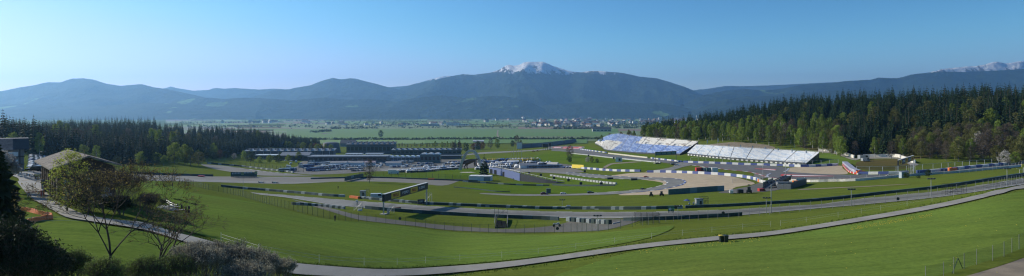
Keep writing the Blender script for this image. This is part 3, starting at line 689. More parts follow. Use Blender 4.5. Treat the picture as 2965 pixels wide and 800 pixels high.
# right-hand hill: dark spruces above, paler trees along the lower edge
edge_r = ipt([1840, 1900, 2000, 2100, 2200, 2350, 2450, 2550, 2650, 2750, 2900, 3100], [740, 705, 655, 610, 560, 505, 452, 436, 418, 392, 374, 366])
for p in scatter(1870, 3080, lambda x: edge_r(x) + (50 if x < 2440 else 10 if x < 2640 else 70), lambda x: edge_r(x) + 330, 950, 4.6):
    SPRUCE.append((p, U(.62, 1.15), 'right'))
# crest line, so that the outline is made of separate tips
for k in range(150):
    px = 1880 + k * 8.2 + U(-4, 4); SPRUCE.append((gd(px, edge_r(px) + U(180, 330)), U(.9, 1.25), 'right'))
edge_l = ipt([-60, 60, 150, 240, 330, 400, 450, 560, 620, 700, 800, 870, 930], [430, 432, 436, 445, 440, 425, 445, 560, 640, 800, 900, 980, 1050])
far_l = ipt([-60, 150, 250, 450, 600, 700, 800, 900, 940], [620, 800, 960, 1000, 1010, 1040, 1100, 1180, 1120])
for p in scatter(-60, 925, edge_l, lambda x: edge_l(x) + 45, 330, 4.6) + scatter(-60, 925, edge_l, far_l, 950, 5.0):
    SPRUCE.append((p, U(.62, .95), 'left'))
for k in range(26):
    px = -10 + k * 9.5; SPRUCE.append((gd(px, edge_l(px) - U(0, 8)), U(.85, 1.05), 'left'))
for k in range(34):
    px = 130 + k * 9.6 + U(-3, 3); SPRUCE.append((gd(px, U(930, 1000)), U(1.0, 1.18), 'left'))
for px, d, s in [(8, 395, 1.15), (70, 400, 1.02), (97, 396, 1.22), (132, 405, 1.02), (20, 410, .95), (190, 420, .85), (60, 405, .85)]:
    SPRUCE.append((gd(px, d), s, 'left'))
SPRUCE.sort(key=lambda t: -t[1] / t[0].y)
NTHING = 290
lab = {'right': 'dark green spruce among the spruces covering the hillside on the right', 'left': 'dark shaded spruce in the wood between the hotel and the paddock'}
grp = {'right': 'spruces of the hillside wood on the right', 'left': 'spruces of the wood on the left'}
stuff = MB()
for i, (p, s, wh) in enumerate(SPRUCE):
    if i < NTHING:
        tree('spruce_tree', spr if rnd() < .82 else sprp, p, s, lab[wh], grp[wh])
    else:
        c = spr[i % 5][2]; a = U(0, 6.28); ca, sa = math.cos(a) * s, math.sin(a) * s
        stuff.add([(x * ca - y * sa + p.x, x * sa + y * ca + p.y, z * s + p.z) for x, y, z in c.v], c.f)
tag(stuff.build('spruce_wood', L_SPR), kind='stuff')
# paler broadleaved belt along the right-hand wood
kinds = [('birch_tree', bir, 'young pale green birch at the edge of the hillside wood', 'birches along the edge of the hillside wood'),
         ('olive_leaved_tree', oli, 'olive tinged tree just coming into leaf at the foot of the hillside wood', 'olive trees along the foot of the hillside wood'),
         ('bare_tree', twg, 'greyish brown tree still without leaves at the foot of the hillside wood', 'leafless trees along the foot of the hillside wood'),
         ('lime_green_tree', lim, 'bright lime green tree standing among darker trees of the hillside wood', 'lime green trees in the hillside wood')]
def belt(pts, wts, smin=.6, smax=1.):
    for p in pts:
        k = random.choices(kinds, wts)[0]; tree(k[0], k[1], p, U(smin, smax), k[2], k[3])
belt(scatter(1860, 2440, lambda x: edge_r(x) - 12, lambda x: edge_r(x) + (58 if x < 2100 else 85), 165, 5.), (7, 2.2, 1.8, .8), .68, 1.0)
belt(scatter(2400, 2640, lambda x: edge_r(x) - 8, lambda x: edge_r(x) + 25, 16, 6.), (2, 4, 3, .1), .5, .8)
belt(scatter(2640, 3060, lambda x: edge_r(x) - 6, lambda x: edge_r(x) + 75, 130, 4.5), (1.0, 4.4, 5, .1), .55, .9)
belt(scatter(2240, 3060, lambda x: edge_r(x) + 80, lambda x: edge_r(x) + 190, 30, 14.), (3, 4, 1.0, .6), .9, 1.2)
belt(scatter(1740, 1900, lambda x: 735, lambda x: 800, 16, 7.), (3, 5, 2, .2), .5, .75)
tree('blossoming_tree', wht, gd(2832, 410), 1.05, 'tall white blossoming tree deep in the brown trees of the hillside wood', 'white blossoming trees', 0)
tree('blossoming_bush', wht, gd(2912, 362), .62, 'round whitish blossoming bush right behind the blue and white barrier', None, 1, 1.3, cat='bush')
tree('round_green_bush', lim, gd(2938, 358), .46, 'round fresh green bush beside the whitish bush behind the barrier', None, 0, 1.3, cat='bush')
# left-hand broadleaved trees in front of the dark wood
for px, d, s, pr, w_, nm, lb in [(505, 455, .95, lim, 1.2, 'lime_green_tree', 'tallest lime green tree in front of the dark wood on the left'), (535, 462, .92, lim, 1., 'lime_green_tree', 'lime green tree second tallest, right beside the tallest in front of the dark wood'), (552, 462, .68, oli, 1.4, 'olive_leaved_tree', 'dull green round tree sloping below the two lime green trees'),
                          (575, 470, .62, oli, 1.5, 'olive_leaved_tree', 'dull green tree at the lower end of the sloping row on the left'), (474, 432, .42, lim, 1.2, 'lime_green_bush', 'single small lime green bush above the left end of the grey runoff'), (617, 640, .85, lim, .9, 'yellowish_tree', 'slim yellowish green tree in the middle of the shaded wood edge'),
                          (602, 640, .75, oli, 1.2, 'olive_leaved_tree', 'dull green tree left of the slim yellowish one'), (636, 620, .72, redt, .8, 'reddish_tree', 'slim tree with reddish young leaves right of the yellowish one'), (678, 660, .5, wht, 1.1, 'blossoming_bush', 'small pale blossoming bush at the foot of the left wood'),
                          (655, 655, .55, grn, 1.4, 'green_tree', 'dark round tree beside the small pale blossoming bush'), (706, 660, .62, lim, 1., 'lime_green_tree', 'lime green tree just left of the long low stand roof'), (725, 640, .75, grn, 1.5, 'green_tree', 'big dark green tree hiding the left end of the long stand'),
                          (752, 610, .42, lim, 1.7, 'round_green_bush', 'leftmost round green bush beside the curving track'), (780, 630, .5, lim, 1.6, 'round_green_bush', 'second round green bush beside the curving track'), (805, 640, .52, grn, 1.6, 'green_tree', 'dark green bush behind the round green bushes'),
                          (835, 650, .48, lim, 1.5, 'round_green_bush', 'rightmost round green bush left of the parked coaches'), (865, 690, .6, lim, 1.3, 'lime_green_tree', 'lime green tree standing among the parked coaches'), (815, 700, .6, grn, 1.4, 'green_tree', 'dark green tree in front of the low white roofed halls'),
                          (622, 600, .5, grn, 1.7, 'green_bush', 'dark bush where the curving track disappears'), (600, 590, .6, grn, 1.5, 'green_tree', 'dark tree left of the bend of the curving track'),
                          (40, 405, .75, lim, 1., 'lime_green_tree', 'pale green tree between the spruces behind the hotel'), (115, 395, .8, bir, .9, 'birch_tree', 'pale birch right of the tallest spruce behind the hotel'), (243, 415, .72, lim, 1.0, 'lime_green_tree', 'lime green tree behind the barn roof, the left one of two'), (280, 418, .66, bir, 1.1, 'birch_tree', 'yellow green birch behind the barn roof, the right one of two'),
                          (20, 380, .55, lim, 1.3, 'yellowish_bush', 'yellowish bush above the hotel roof')]:
    tree(nm, pr, gd(px, d), s, lb, None, wide=w_, cat='bush' if 'bush' in nm else 'tree')
for p in scatter(300, 640, lambda x: edge_l(x) - 14, lambda x: edge_l(x) + 22, 26, 7.):
    k = random.choice([(lim, 'lime_green_tree'), (oli, 'olive_leaved_tree'), (grn, 'green_tree')]); tree(k[1], k[0], p, U(.35, .65), 'leafy tree mixed into the front edge of the shaded wood on the left', 'leafy trees along the shaded left wood', wide=1.25)
for p in scatter(120, 900, lambda x: edge_l(x) + 60, lambda x: edge_l(x) + 240, 22, 14.):
    tree('olive_leaved_tree', random.choice([oli, twg, bir]), p, U(.95, 1.15), 'pale leafy crown rising among the spruces of the left wood', 'pale crowns among the left spruces')
for k in range(16):
    px = 760 + k * 13 + U(-4, 4)
    tree('lime_green_tree', [lim, grn, bir][k % 3], gd(px, U(900, 940)), U(.55, .8), 'green tree in the row behind the long low grandstand', 'trees in the row behind the long grandstand', wide=1.3)
for px, d, s in [(912, 930, 1.0), (925, 930, .95), (900, 930, .7)]:
    tree('copper_tree', redt, gd(px, d), s, 'copper coloured tree at the right end of the row behind the long grandstand', 'copper trees behind the grandstand', wide=1.1)
# trees between paddock and fields
for k, (px, d, s, pr, lb) in enumerate([(1370, 1060, .9, redt, 'first copper coloured tree from the left behind the paddock'), (1384, 1080, 1.1, grn, 'dark round tree beside the left copper tree behind the paddock'), (1398, 1100, 1., redt, 'second copper coloured tree behind the paddock'), (1420, 1120, 1.15, twg, 'tall brownish leafless tree right of the copper trees'),
        (1440, 1110, 1.1, lim, 'bright green tree at the right end of the tree group behind the paddock'), (1350, 1000, 1., grn, 'dark tree close behind the stone arch'), (1330, 900, 1.05, twg, 'brown leafless tree left of the stone arch'), (1312, 900, 1.1, twg, 'brown leafless tree furthest left of the stone arch'),
        (1318, 1150, 1.0, spr, 'left of two dark conifers behind the paddock roofs'), (1330, 1150, 1.05, spr, 'right of two dark conifers behind the paddock roofs'), (1496, 1250, 1.4, twg, 'tall bare tree in front of the green fields'), (1484, 1260, .9, grn, 'dark tree left of the tall bare tree'), (1508, 1240, .8, oli, 'olive tree right of the tall bare tree'),
        (1260, 1200, .8, bir, 'small pale tree behind the pit building, first of three'), (1280, 1210, .8, lim, 'small pale tree behind the pit building, second of three'), (1295, 1200, .75, bir, 'small pale tree behind the pit building, third of three'), (1103, 2000, 1.6, grn, 'single dark tree in the middle of the hedge line')]):
    tree('field_tree' if pr is not spr else 'conifer', pr, gd(px, d), s, lb, None, cat='tree')
for k in range(30):
    px = 1070 + k * 8.6 + U(-3, 3)
    tree('small_tree', [bir, oli, twg][k % 3], gd(px, U(1230, 1330)), U(.35, .6), 'small tree in the loose rows between pit building and fields', 'small trees between pit building and fields')
for px, py, d, s, pr, lb in [(1651, 470, 620, .75, twg, 'small round bare tree on the green slope below the scoreboard'), (1649, 480, 560, .4, grn, 'low dark bush beneath the bare tree on the slope'), (1702, 480, 540, .38, wht, 'low greyish bush right of the yellow banner'), (1714, 482, 535, .3, oli, 'low olive bush beside the greyish bush'), (1729, 484, 530, .25, grn, 'smallest dark bush right of the yellow banner')]:
    tree('bush' if s < .5 else 'bare_tree', pr, gd(px, d), s, lb, None, wide=1.3, cat='bush' if s < .5 else 'tree')
# solitary trees on the infield
tree('conifer', spr, at(1402, 508), .66, 'solitary dark conifer standing between stone arch and blue wall', None, 2, 1.35)
tree('budding_tree', twg, at(1070, 530), .80, 'solitary budding tree at the edge of the infield by the green banner', None, 1, .95)
# hedges and tree lines far out in the valley
hm_ = MB(); rg = random.Random(5)
def hedge(px0, px1, py0, py1, h, n, wdt=14, leaf=5.):
    for i in range(n):
        f = rg.random(); py = py0 + (py1 - py0) * f; d = dd(py, -86) + rg.uniform(-wdt, wdt); px = px0 + (px1 - px0) * f
        p = gd(px, d); hh = h * rg.uniform(.5, 1.15)
        leaf_faces(hm_, p + Vector((0, 0, hh * .45)), rg, 7, hh * .6, leaf * rg.uniform(.6, 1.1), .8)
hedge(790, 1230, 411, 411, 8, 420, 10, 5); hedge(1230, 1760, 410, 408, 9, 460, 12, 5)
hedge(960, 1100, 372, 371, 14, 60, 60, 9); hedge(900, 960, 385, 380, 12, 60, 60, 8); hedge(1600, 1760, 373, 372, 14, 160, 40, 9); hedge(1780, 1960, 370, 370, 12, 120, 60, 9)
hedge(1860, 2140, 358, 352, 18, 170, 90, 16)
for a in [(840, 1500, 368, 367, 11, 150), (1000, 1700, 361, 360, 14, 170), (860, 1300, 357, 356, 15, 120), (900, 2000, 352, 351, 20, 240), (1500, 2150, 357, 355, 15, 260), (1300, 2200, 346, 344, 26, 260), (700, 1200, 349, 347, 24, 180), (1520, 1980, 366, 363, 12, 260), (540, 900, 366, 364, 12, 120), (520, 820, 354, 352, 18, 160), (1560, 1900, 361, 359, 14, 180)]:
    hedge(*a, wdt=300, leaf=9)
tag(hm_.build('hedgerow', leafmat('hedge_leaves', (.030, .048, .022), (.055, .075, .030), 0, .1)), kind='stuff')
# ------------------------------------------------------------------ shared materials for built things
GALV = mat('galvanised_steel', (.42, .44, .46), .45, .6); DARKM = mat('dark_metal', (.05, .055, .06), .5, .3); GREENP = mat('green_post', (.035, .07, .045), .6)
WHT_P = mat('white_panel', (.62, .62, .60), .5, var=.1); BLACKP = mat('black_panel', (.022, .024, .030), .5); YEL = mat('yellow_panel', (.62, .42, .03), .5, var=.08)
ORANGE = mat('orange_plastic', (.68, .16, .03), .6); TEAL = mat('teal_panel', (.055, .12, .12), .55); SPG = mat('sponsor_green', (.012, .06, .05), .5)
BLUEW = mat('blue_hoarding', (.085, .12, .27), .6, var=.12); RUB = mat('rubber', (.02, .02, .022), .8); GLASS = mat('dark_glass', (.03, .04, .05), .12, 0, .05, spec=.8)
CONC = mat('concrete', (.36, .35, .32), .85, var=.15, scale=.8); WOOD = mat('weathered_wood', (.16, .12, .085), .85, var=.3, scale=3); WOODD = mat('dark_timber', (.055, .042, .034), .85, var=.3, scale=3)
TARP = mat('white_canvas', (.66, .67, .68), .6, var=.12, scale=.6, objvar=.12); ROOFG = mat('roof_grey', (.22, .235, .25), .5, .2, objvar=.1); ROOFD = mat('roof_dark', (.09, .095, .10), .55)
WALLG = mat('wall_grey', (.17, .18, .19), .7); WALLD = mat('wall_dark', (.10, .105, .11), .6); RED = mat('signal_red', (.48, .04, .03), .45); SEATB = mat('seat_blue', (.12, .20, .43), .5, var=.2); SEATL = mat('seat_light_blue', (.27, .36, .56), .5, var=.2); SEATW = mat('seat_white', (.60, .59, .56), .45, var=.12)
SEATG = mat('seat_grey', (.14, .15, .18), .6); CORT = mat('rusty_steel', (.11, .055, .035), .85, var=.35, scale=2); STONE = mat('arch_metal', (.46, .41, .36), .6, 0, var=.25, scale=1); GRNP = mat('green_panel', (.02, .12, .05), .5)
FGREY = mat('fence_grey', (.22, .23, .24), .6)
MESHM = bpy.data.materials.new('wire_mesh'); nt, b = nodes(MESHM); b.inputs['Base Color'].default_value = (.05, .075, .055, 1); b.inputs['Alpha'].default_value = .17; b.inputs['Roughness'].default_value = .7
NETM = bpy.data.materials.new('orange_netting'); nt, b = nodes(NETM); b.inputs['Roughness'].default_value = .6
vn = N(nt, 'ShaderNodeTexCoord').outputs['Object']; wv = noise_tex(nt, vn, 9, 2); nt.links.new(ramp(nt, wv, [(.35, (.72, .14, .03)), (.65, (.9, .30, .10))]), b.inputs['Base Color'])

def face_quat(L_, R_):
    """heading of a board that runs from L_ to R_ (left and right as seen by its readers)"""
    d = (R_ - L_); return math.atan2(d.y, d.x)
def text_mesh(s, size, depth=.02, shear=0., bold=0., space=1.):
    cu = bpy.data.curves.new('lettering', 'FONT'); cu.body = s; cu.size = size; cu.extrude = depth; cu.shear = shear; cu.offset = bold; cu.space_character = space
    cu.align_x = 'CENTER'; cu.align_y = 'CENTER'
    o = bpy.data.objects.new('lettering', cu); COL.objects.link(o); bpy.context.view_layer.update()
    dg = bpy.context.evaluated_depsgraph_get(); me = bpy.data.meshes.new_from_object(o.evaluated_get(dg)); bpy.data.objects.remove(o); bpy.data.curves.remove(cu)
    return me
def lettering(s, size, m, parent, loc, sx=1., **k):
    """upright letters facing local -y of the parent"""
    me = text_mesh(s, size, **k); me.materials.clear(); me.materials.append(m)
    o = link('lettering', me, parent, loc); o.rotation_euler = (R(90), 0, 0); o.scale = (sx, 1, 1)
    return o
def barrier(name, pts, h, w_, m, label, cat, block=3., mi=lambda i: 0, group=None, n=5, rows=1, off=0., lean=0., gap=.0, sm=True):
    L_ = wline(pts, block, n, sm); mb = MB()
    if gap: root = empty(name, L_[len(L_) // 2], 0, label, cat, group)
    c = L_[len(L_) // 2].copy()
    for i in range(len(L_) - 1):
        if gap: mb = MB()
        a, b_ = L_[i], L_[i + 1]; sa, sb = side(L_, i), side(L_, i + 1); t = (b_ - a) * gap
        for r in range(rows):
            z0, z1 = h * r / rows, h * (r + 1) / rows - (.03 if rows > 1 else 0)
            vs = []
            for p, s_ in ((a + t, sa), (b_ - t, sb)):
                for q, z in ((-w_ / 2, z0), (w_ / 2, z0), (w_ / 2 - lean, z1), (-w_ / 2 + lean, z1)):
                    g = p + s_ * q; vs.append((g.x - c.x, g.y - c.y, zf(p.x, p.y) + z + off - c.z - (.1 if z == 0 else 0)))
            mb.add(vs, [(0, 1, 2, 3), (7, 6, 5, 4), (0, 4, 5, 1), (1, 5, 6, 2), (2, 6, 7, 3), (3, 7, 4, 0)], mi(i + r * 7))
        if gap and i < 100: mb.build('tyre_stack' if 'tyre' in name else 'block', m, root)
    if gap: return root
    return tag(mb.build(name, m, loc=c), label, cat, group)
def fence(name, pts, h, spacing, label, m_post=GREENP, r=.05, wires=True, group=None, brace=(), n=5, top=False, arm=0.):
    L_ = wline(pts, spacing, n); c = L_[len(L_) // 2]
    root = empty(name, c, 0, label, 'fence', group)
    pm = MB(); pm.tube((0, 0, -.3), (0, 0, h), r, r, 5)
    if arm: pm.tube((0, 0, h), (0, -arm, h + arm), r * .8, r * .8, 4)
    pme = pm.mesh('post', m_post)
    for p in L_[:100]: link('post', pme, root, (p.x - c.x, p.y - c.y, zf(p.x, p.y) - c.z))
    if wires:
        mb = MB()
        for a, b_ in zip(L_, L_[1:]):
            mb.poly([(a.x - c.x, a.y - c.y, zf(a.x, a.y) - c.z + .05), (b_.x - c.x, b_.y - c.y, zf(b_.x, b_.y) - c.z + .05), (b_.x - c.x, b_.y - c.y, zf(b_.x, b_.y) - c.z + h - .05), (a.x - c.x, a.y - c.y, zf(a.x, a.y) - c.z + h - .05)])
        mb.build('wire_netting', MESHM, root)
    if top:
        mb = MB()
        for a, b_ in zip(L_, L_[1:]): mb.tube((a.x - c.x, a.y - c.y, zf(a.x, a.y) - c.z + h), (b_.x - c.x, b_.y - c.y, zf(b_.x, b_.y) - c.z + h), r * .7, r * .7, 4)
        mb.build('top_rail', m_post, root)
    return root

# ------------------------------------------------------------------ fences
fence('mesh_fence', [(370, 522), (450, 524), (520, 531), (560, 539), (600, 549), (650, 559), (700, 570), (750, 585), (850, 610), (935, 630), (975, 638), (1030, 641), (1110, 646), (1200, 657), (1300, 669), (1430, 675), (1520, 677), (1600, 675.5), (1655, 674), (1740, 670), (1850, 655)], 2.5, 2.9, 'long dark wire mesh fence curving along the green meadow below the service road')
fence('mesh_fence', [(1860, 654), (1930, 644), (2050, 636), (2150, 629), (2250, 620), (2350, 610), (2450, 601), (2550, 591), (2650, 579), (2750, 565), (2850, 550), (2965, 529), (3040, 515)], 2.5, 2.7, 'tall grey post wire fence in front of the racetrack on the right', m_post=FGREY, r=.04)
fence('chain_link_fence', [(2680, 826), (2730, 813), (2774, 791), (2820, 773), (2864, 762), (2905, 748), (2945, 727), (2985, 706), (3030, 690)], 1.9, 3.1, 'green chain link fence with tapered posts in the bottom right corner', m_post=mat('pale_post', (.17, .19, .15), .6), r=.035)
b_ = MB(); c = at(2774, 791); q1 = at(2755, 797); q2 = at(2789, 781)
for q in (q1, q2): b_.tube((0, 0, 1.6), (q.x - c.x, q.y - c.y, q.z - c.z), .04, .04, 5)
tag(b_.build('fence_brace', GREENP, loc=c), 'pair of slanting struts bracing one post of the chain link fence', 'brace')
fence('catch_fence', [(600, 474), (680, 479), (760, 488), (840, 496), (880, 499)], 3.5, 8, 'tall catch fence behind the far edge of the curving track on the left', m_post=DARKM, r=.12)
fence('catch_fence', [(1040, 512), (1130, 512), (1220, 515), (1300, 519), (1360, 522)], 3.2, 5.5, 'wire fence standing in front of the arch mound', m_post=DARKM, r=.09)
fence('catch_fence', [(2000, 469), (2100, 472), (2220, 477), (2290, 479.5), (2350, 479), (2440, 474.5)], 3.2, 6.5, 'pale post fence behind the barrier below the silver grandstand', m_post=GALV, r=.1, top=True)
fence('catch_fence', [(2480, 498), (2530, 499), (2600, 498), (2660, 493), (2720, 489), (2800, 482), (2900, 474), (2990, 463)], 3.2, 6.5, 'pale post fence behind the barrier at the foot of the right wood', m_post=GALV, r=.1, top=True)
fence('wire_fence', [(2120, 531), (2250, 528), (2350, 527.5), (2450, 525.5), (2545, 519), (2620, 512), (2720, 505), (2800, 500), (2900, 489), (2990, 478)], 2.4, 7, 'thin post fence on the concrete wall along the near side of the far track', m_post=GALV, r=.06)
# low electric fence stakes beside the path
sm_ = MB(); sm_.tube((0, 0, -.1), (0, 0, 1.15), .022, .02, 4); sme = sm_.mesh('stake', WHT_P)
def stake_line(pts, label, name='stake_fence'):
    o = spline(pts, 5); w_ = [at(x, y) for x, y in o]; L_ = resample([Vector((p.x, p.y, 0)) for p in w_], 7.5); L_ = [ground(p.x, p.y) for p in L_]; c = L_[0]
    root = empty(name, c, 0, label, 'fence')
    for p in L_[:100]: link('post', sme, root, p - c)
    mb = MB()
    for a, b_ in zip(L_, L_[1:]):
        for z in (.55, .95): mb.tube(a - c + Vector((0, 0, z)), b_ - c + Vector((0, 0, z)), .012, .012, 3, cap=False)
    mb.build('tape', WHT_P, root)
stake_line([(640, 700), (760, 738), (860, 757), (990, 768), (1118, 771), (1268, 762), (1400, 752), (1500, 744), (1660, 723), (1845, 697), (2075, 672), (2248, 655)], 'low white tape fence on thin stakes along the far edge of the path, left stretch')
stake_line([(2260, 654), (2400, 634), (2503, 617), (2640, 594), (2733, 577), (2850, 555), (2990, 522)], 'low white tape fence on thin stakes along the far edge of the path, right stretch')
stake_line([(60, 656), (120, 651), (200, 650), (310, 652)], 'white and green marking tape across the grass below the orange netting')

# ------------------------------------------------------------------ barriers
GW = [mat('tyre_green', (.018, .045, .045), .7), mat('tyre_white', (.25, .29, .30), .7), mat('tyre_teal', (.05, .085, .10), .7)]
gp = lambda i: [0, 0, 2, 0, 1][i % 5]
barrier('tyre_barrier', [(640, 541), (700, 547), (750, 551), (880, 562), (960, 569), (1012, 571)], 1.0, 1.0, GW, 'dark green tyre barrier left of the orange blocks beyond the near track', 'barrier', 2.6, gp)
barrier('tyre_barrier', [(1042, 575), (1107, 581), (1208, 590), (1300, 595), (1473, 602), (1582, 606), (1700, 606.5), (1851, 607), (1981, 604)], 1.0, 1.0, GW, 'green and white striped tyre barrier beyond the near track, from gantry to umbrella', 'barrier', 1.6, lambda i: [0, 1, 1, 0, 0, 2, 0, 0, 1, 0, 0][(i * 3 + i // 9) % 11], rows=3)
barrier('tyre_barrier', [(1984, 603), (2095, 599), (2210, 592.5), (2380, 581.5), (2555, 562.5), (2720, 545), (2963, 508.5), (3060, 494)], .9, .9, GW, 'long dark striped tyre barrier running uphill beyond the near track to the right edge', 'barrier', 1.9, lambda i: [0, 0, 0, 2, 0][(i * 2) % 5], rows=3)
barrier('tyre_barrier', [(845, 593), (900, 596), (960, 602), (1006, 607)], .9, .9, GW, 'short low striped tyre row left of the camera tower', 'barrier', 1.4, lambda i: i % 2)
barrier('guard_rail', [(1058, 605), (1110, 610), (1180, 615.5), (1280, 622), (1441, 631), (1562, 635.5), (1640, 640)], 1.1, .5, [GW[0], GW[2]], 'dark guard rail on the near side of the track between gantry and tunnel', 'barrier', 3.2, lambda i: i % 3 == 0)
barrier('tyre_stacks', [(1640, 640), (1680, 644), (1730, 648), (1772, 650)], 1.25, 1., [GW[1], GW[0]], 'row of white and black tyre stacks beside the service road junction', 'barrier', 2.4, lambda i: (i + i // 7) % 2, gap=.16, rows=4)
barrier('guard_rail', [(1806, 641), (1850, 640), (1930, 637), (1990, 634), (2110, 628), (2160, 624)], 1.0, .4, [GW[0], GW[2]], 'dark guard rail behind the lattice fence right of the service road', 'barrier', 3, lambda i: i % 3 == 0, rows=2)
barrier('white_rail', [(1774, 650), (1803, 643)], .35, .2, [WHT_P], 'single slanting white rail beside the tyre stacks', 'rail', 3)
tag(barrier('orange_block', [(1014, 573), (1040, 576)], .95, 1., [ORANGE], 'low orange barrier block beside the marshal shelter and van', 'barrier block', 2.2, gap=.03))
BW = [BLUEP, WHT_P]
barrier('block_barrier', [(1980, 471.3), (2081, 475), (2160, 478.3), (2220, 480), (2289, 482.5), (2341, 484), (2440, 478.6)], 1.5, 1.3, BW, 'blue and white block barrier in front of the silver grandstand', 'barrier', 4.6, lambda i: i % 2)
barrier('block_barrier', [(1640, 486), (1700, 490), (1777, 496), (1868, 497.6)], 1.4, 1.2, BW, 'blue and white block barrier right of the yellow banner on the infield', 'barrier', 5, lambda i: i % 2)
barrier('block_barrier', [(1875, 500.3), (1920, 500.2), (1960, 501.5), (2003, 503), (2081, 507.3), (2130, 512), (2159, 515.8), (2192, 523), (2200, 528)], 1.5, 1.3, BW, 'blue and white block barrier along the far edge of the large gravel trap', 'barrier', 4.6, lambda i: i % 2)
barrier('block_barrier', [(2487, 505.3), (2540, 505.4), (2607, 504), (2646, 501)], 1.5, 1.3, BW, 'short blue and white barrier behind the bend of the far track', 'barrier', 4.8, lambda i: i % 2)
barrier('block_barrier', [(2655, 501.5), (2720, 497.3), (2802, 488.3), (2890, 480), (2965, 471.5), (3060, 460)], 1.5, 1.3, BW, 'blue and white barrier climbing to the right below the wood', 'barrier', 6.5, lambda i: i % 2)
barrier('tyre_bank', [(2441, 478), (2450, 490), (2462, 500), (2486, 506)], .8, .9, [RED, BLUEP, WHT_P], 'red faced tyre bank on the outside of the bend', 'barrier', 1.6, lambda i: [0, 0, 2, 0][i % 4])
barrier('tyre_bank', [(2446, 475), (2458, 485), (2472, 496), (2488, 502)], 1.7, 3., [BLUEP, WHT_P], 'blue and white striped tyre bank behind the red tyre bank', 'barrier', 1.6, lambda i: i % 2)
barrier('concrete_wall', [(2225, 522), (2336, 527.6), (2400, 526.5), (2480, 524.5), (2545, 519), (2620, 512), (2720, 504.5), (2763, 501.8), (2867, 491.5), (2965, 482), (3050, 471)], 1.15, .5, [mat('pale_concrete', (.62, .60, .54), .8)], 'pale concrete wall along the near side of the far track', 'wall', 4)
barrier('concrete_wall', [(2195, 527), (2212, 531), (2228, 536)], 1.4, .5, [WHT_P, ORANGE], 'short white and orange barrier wall leading to the bridge', 'barrier', 3, lambda i: i == 0)
barrier('white_kerb_blocks', [(1650, 445), (1700, 450), (1769, 458), (1830, 464), (1894, 470.6), (1932, 473)], .9, .7, [WHT_P], 'dashed row of small white blocks along the inner edge of the upper track', 'barrier', 2.1, gap=.2)
barrier('pale_barrier', [(1762, 445.5), (1800, 449.6), (1840, 454.5), (1878, 458.7)], 1.1, 1., [mat('cream_panel', (.55, .52, .42), .7)], 'cream coloured barrier strip on the outer edge of the upper track', 'barrier', 4)
barrier('block_barrier', [(1680, 433), (1700, 436), (1730, 440), (1758, 443.5)], 1.1, 1., BW, 'short blue and white barrier below the left end of the blue grandstand', 'barrier', 4.6, lambda i: i % 2)
barrier('white_barrier', [(1885, 459.5), (1915, 463), (1950, 467), (1975, 470)], 1.1, 1., [WHT_P, BLUEP], 'white barrier pieces under the green gantry', 'barrier', 4, lambda i: i % 3 == 1, gap=.1)
barrier('tyre_row', [(1594, 510), (1640, 516.5), (1700, 525), (1750, 531), (1787, 535)], 1.1, 1., [mat('grey_tyres', (.40, .42, .42), .8), RUB], 'pale grey tyre row slanting across the inner grass', 'barrier', 1.3, lambda i: i % 4 == 3, gap=.08)
barrier('low_wall', [(1600, 537), (1640, 539), (1700, 540), (1790, 538.6)], .9, .6, [GW[0]], 'low dark wall below the slanting tyre row', 'wall', 4)
barrier('low_wall', [(900, 519), (1000, 516.5), (1100, 516), (1200, 519.5), (1320, 524), (1400, 527)], .9, .6, [GW[0], GW[2]], 'low dark guard wall between the grey runoff and the arch mound', 'wall', 5, lambda i: i % 4 == 0)
barrier('low_wall', [(380, 503), (450, 506.5), (540, 509), (640, 511)], 1.1, .8, [GW[0], GW[2]], 'dark block wall at the left far edge of the grey runoff', 'wall', 5, lambda i: i % 2)
barrier('low_wall', [(1314, 543), (1380, 549), (1440, 556), (1500, 558)], .5, .4, [GW[0]], 'thin dark kerb wall crossing the infield left of the hairpin', 'wall', 4)
barrier('low_wall', [(1340, 527), (1420, 532), (1500, 537), (1600, 539)], .8, .5, [GW[0], GW[1]], 'low dark and white rail below the blue wall', 'wall', 4, lambda i: i % 3 == 0)
barrier('tyre_barrier', [(600, 474.5), (680, 481), (760, 490.5), (850, 501)], 1.2, 1., [GW[0], GW[1]], 'dark striped tyre barrier along the far edge of the curving track on the left', 'barrier', 4, lambda i: i % 3 == 0)
barrier('teal_hoarding', [(1935, 564.5), (1990, 560.5), (2050, 556), (2111, 552.6)], 2.2, .3, [TEAL, mat('teal_light', (.16, .24, .25), .5)], 'teal screen wall at the near edge of the large gravel trap', 'screen', 3., lambda i: i % 4 == 3)
barrier('curved_wall', [(2370, 438.5), (2400, 439.5), (2440, 447.5), (2474, 459)], 2.2, .8, [mat('pale_concrete', (0, 0, 0))], 'pale wall of the access road curving behind the silver grandstand', 'wall', 4)
barrier('curved_wall', [(2500, 456), (2590, 455), (2612, 460), (2638, 470), (2650, 474)], 2.2, .8, [mat('pale_concrete', (0, 0, 0))], 'pale curved wall above the round hollow', 'wall', 4)

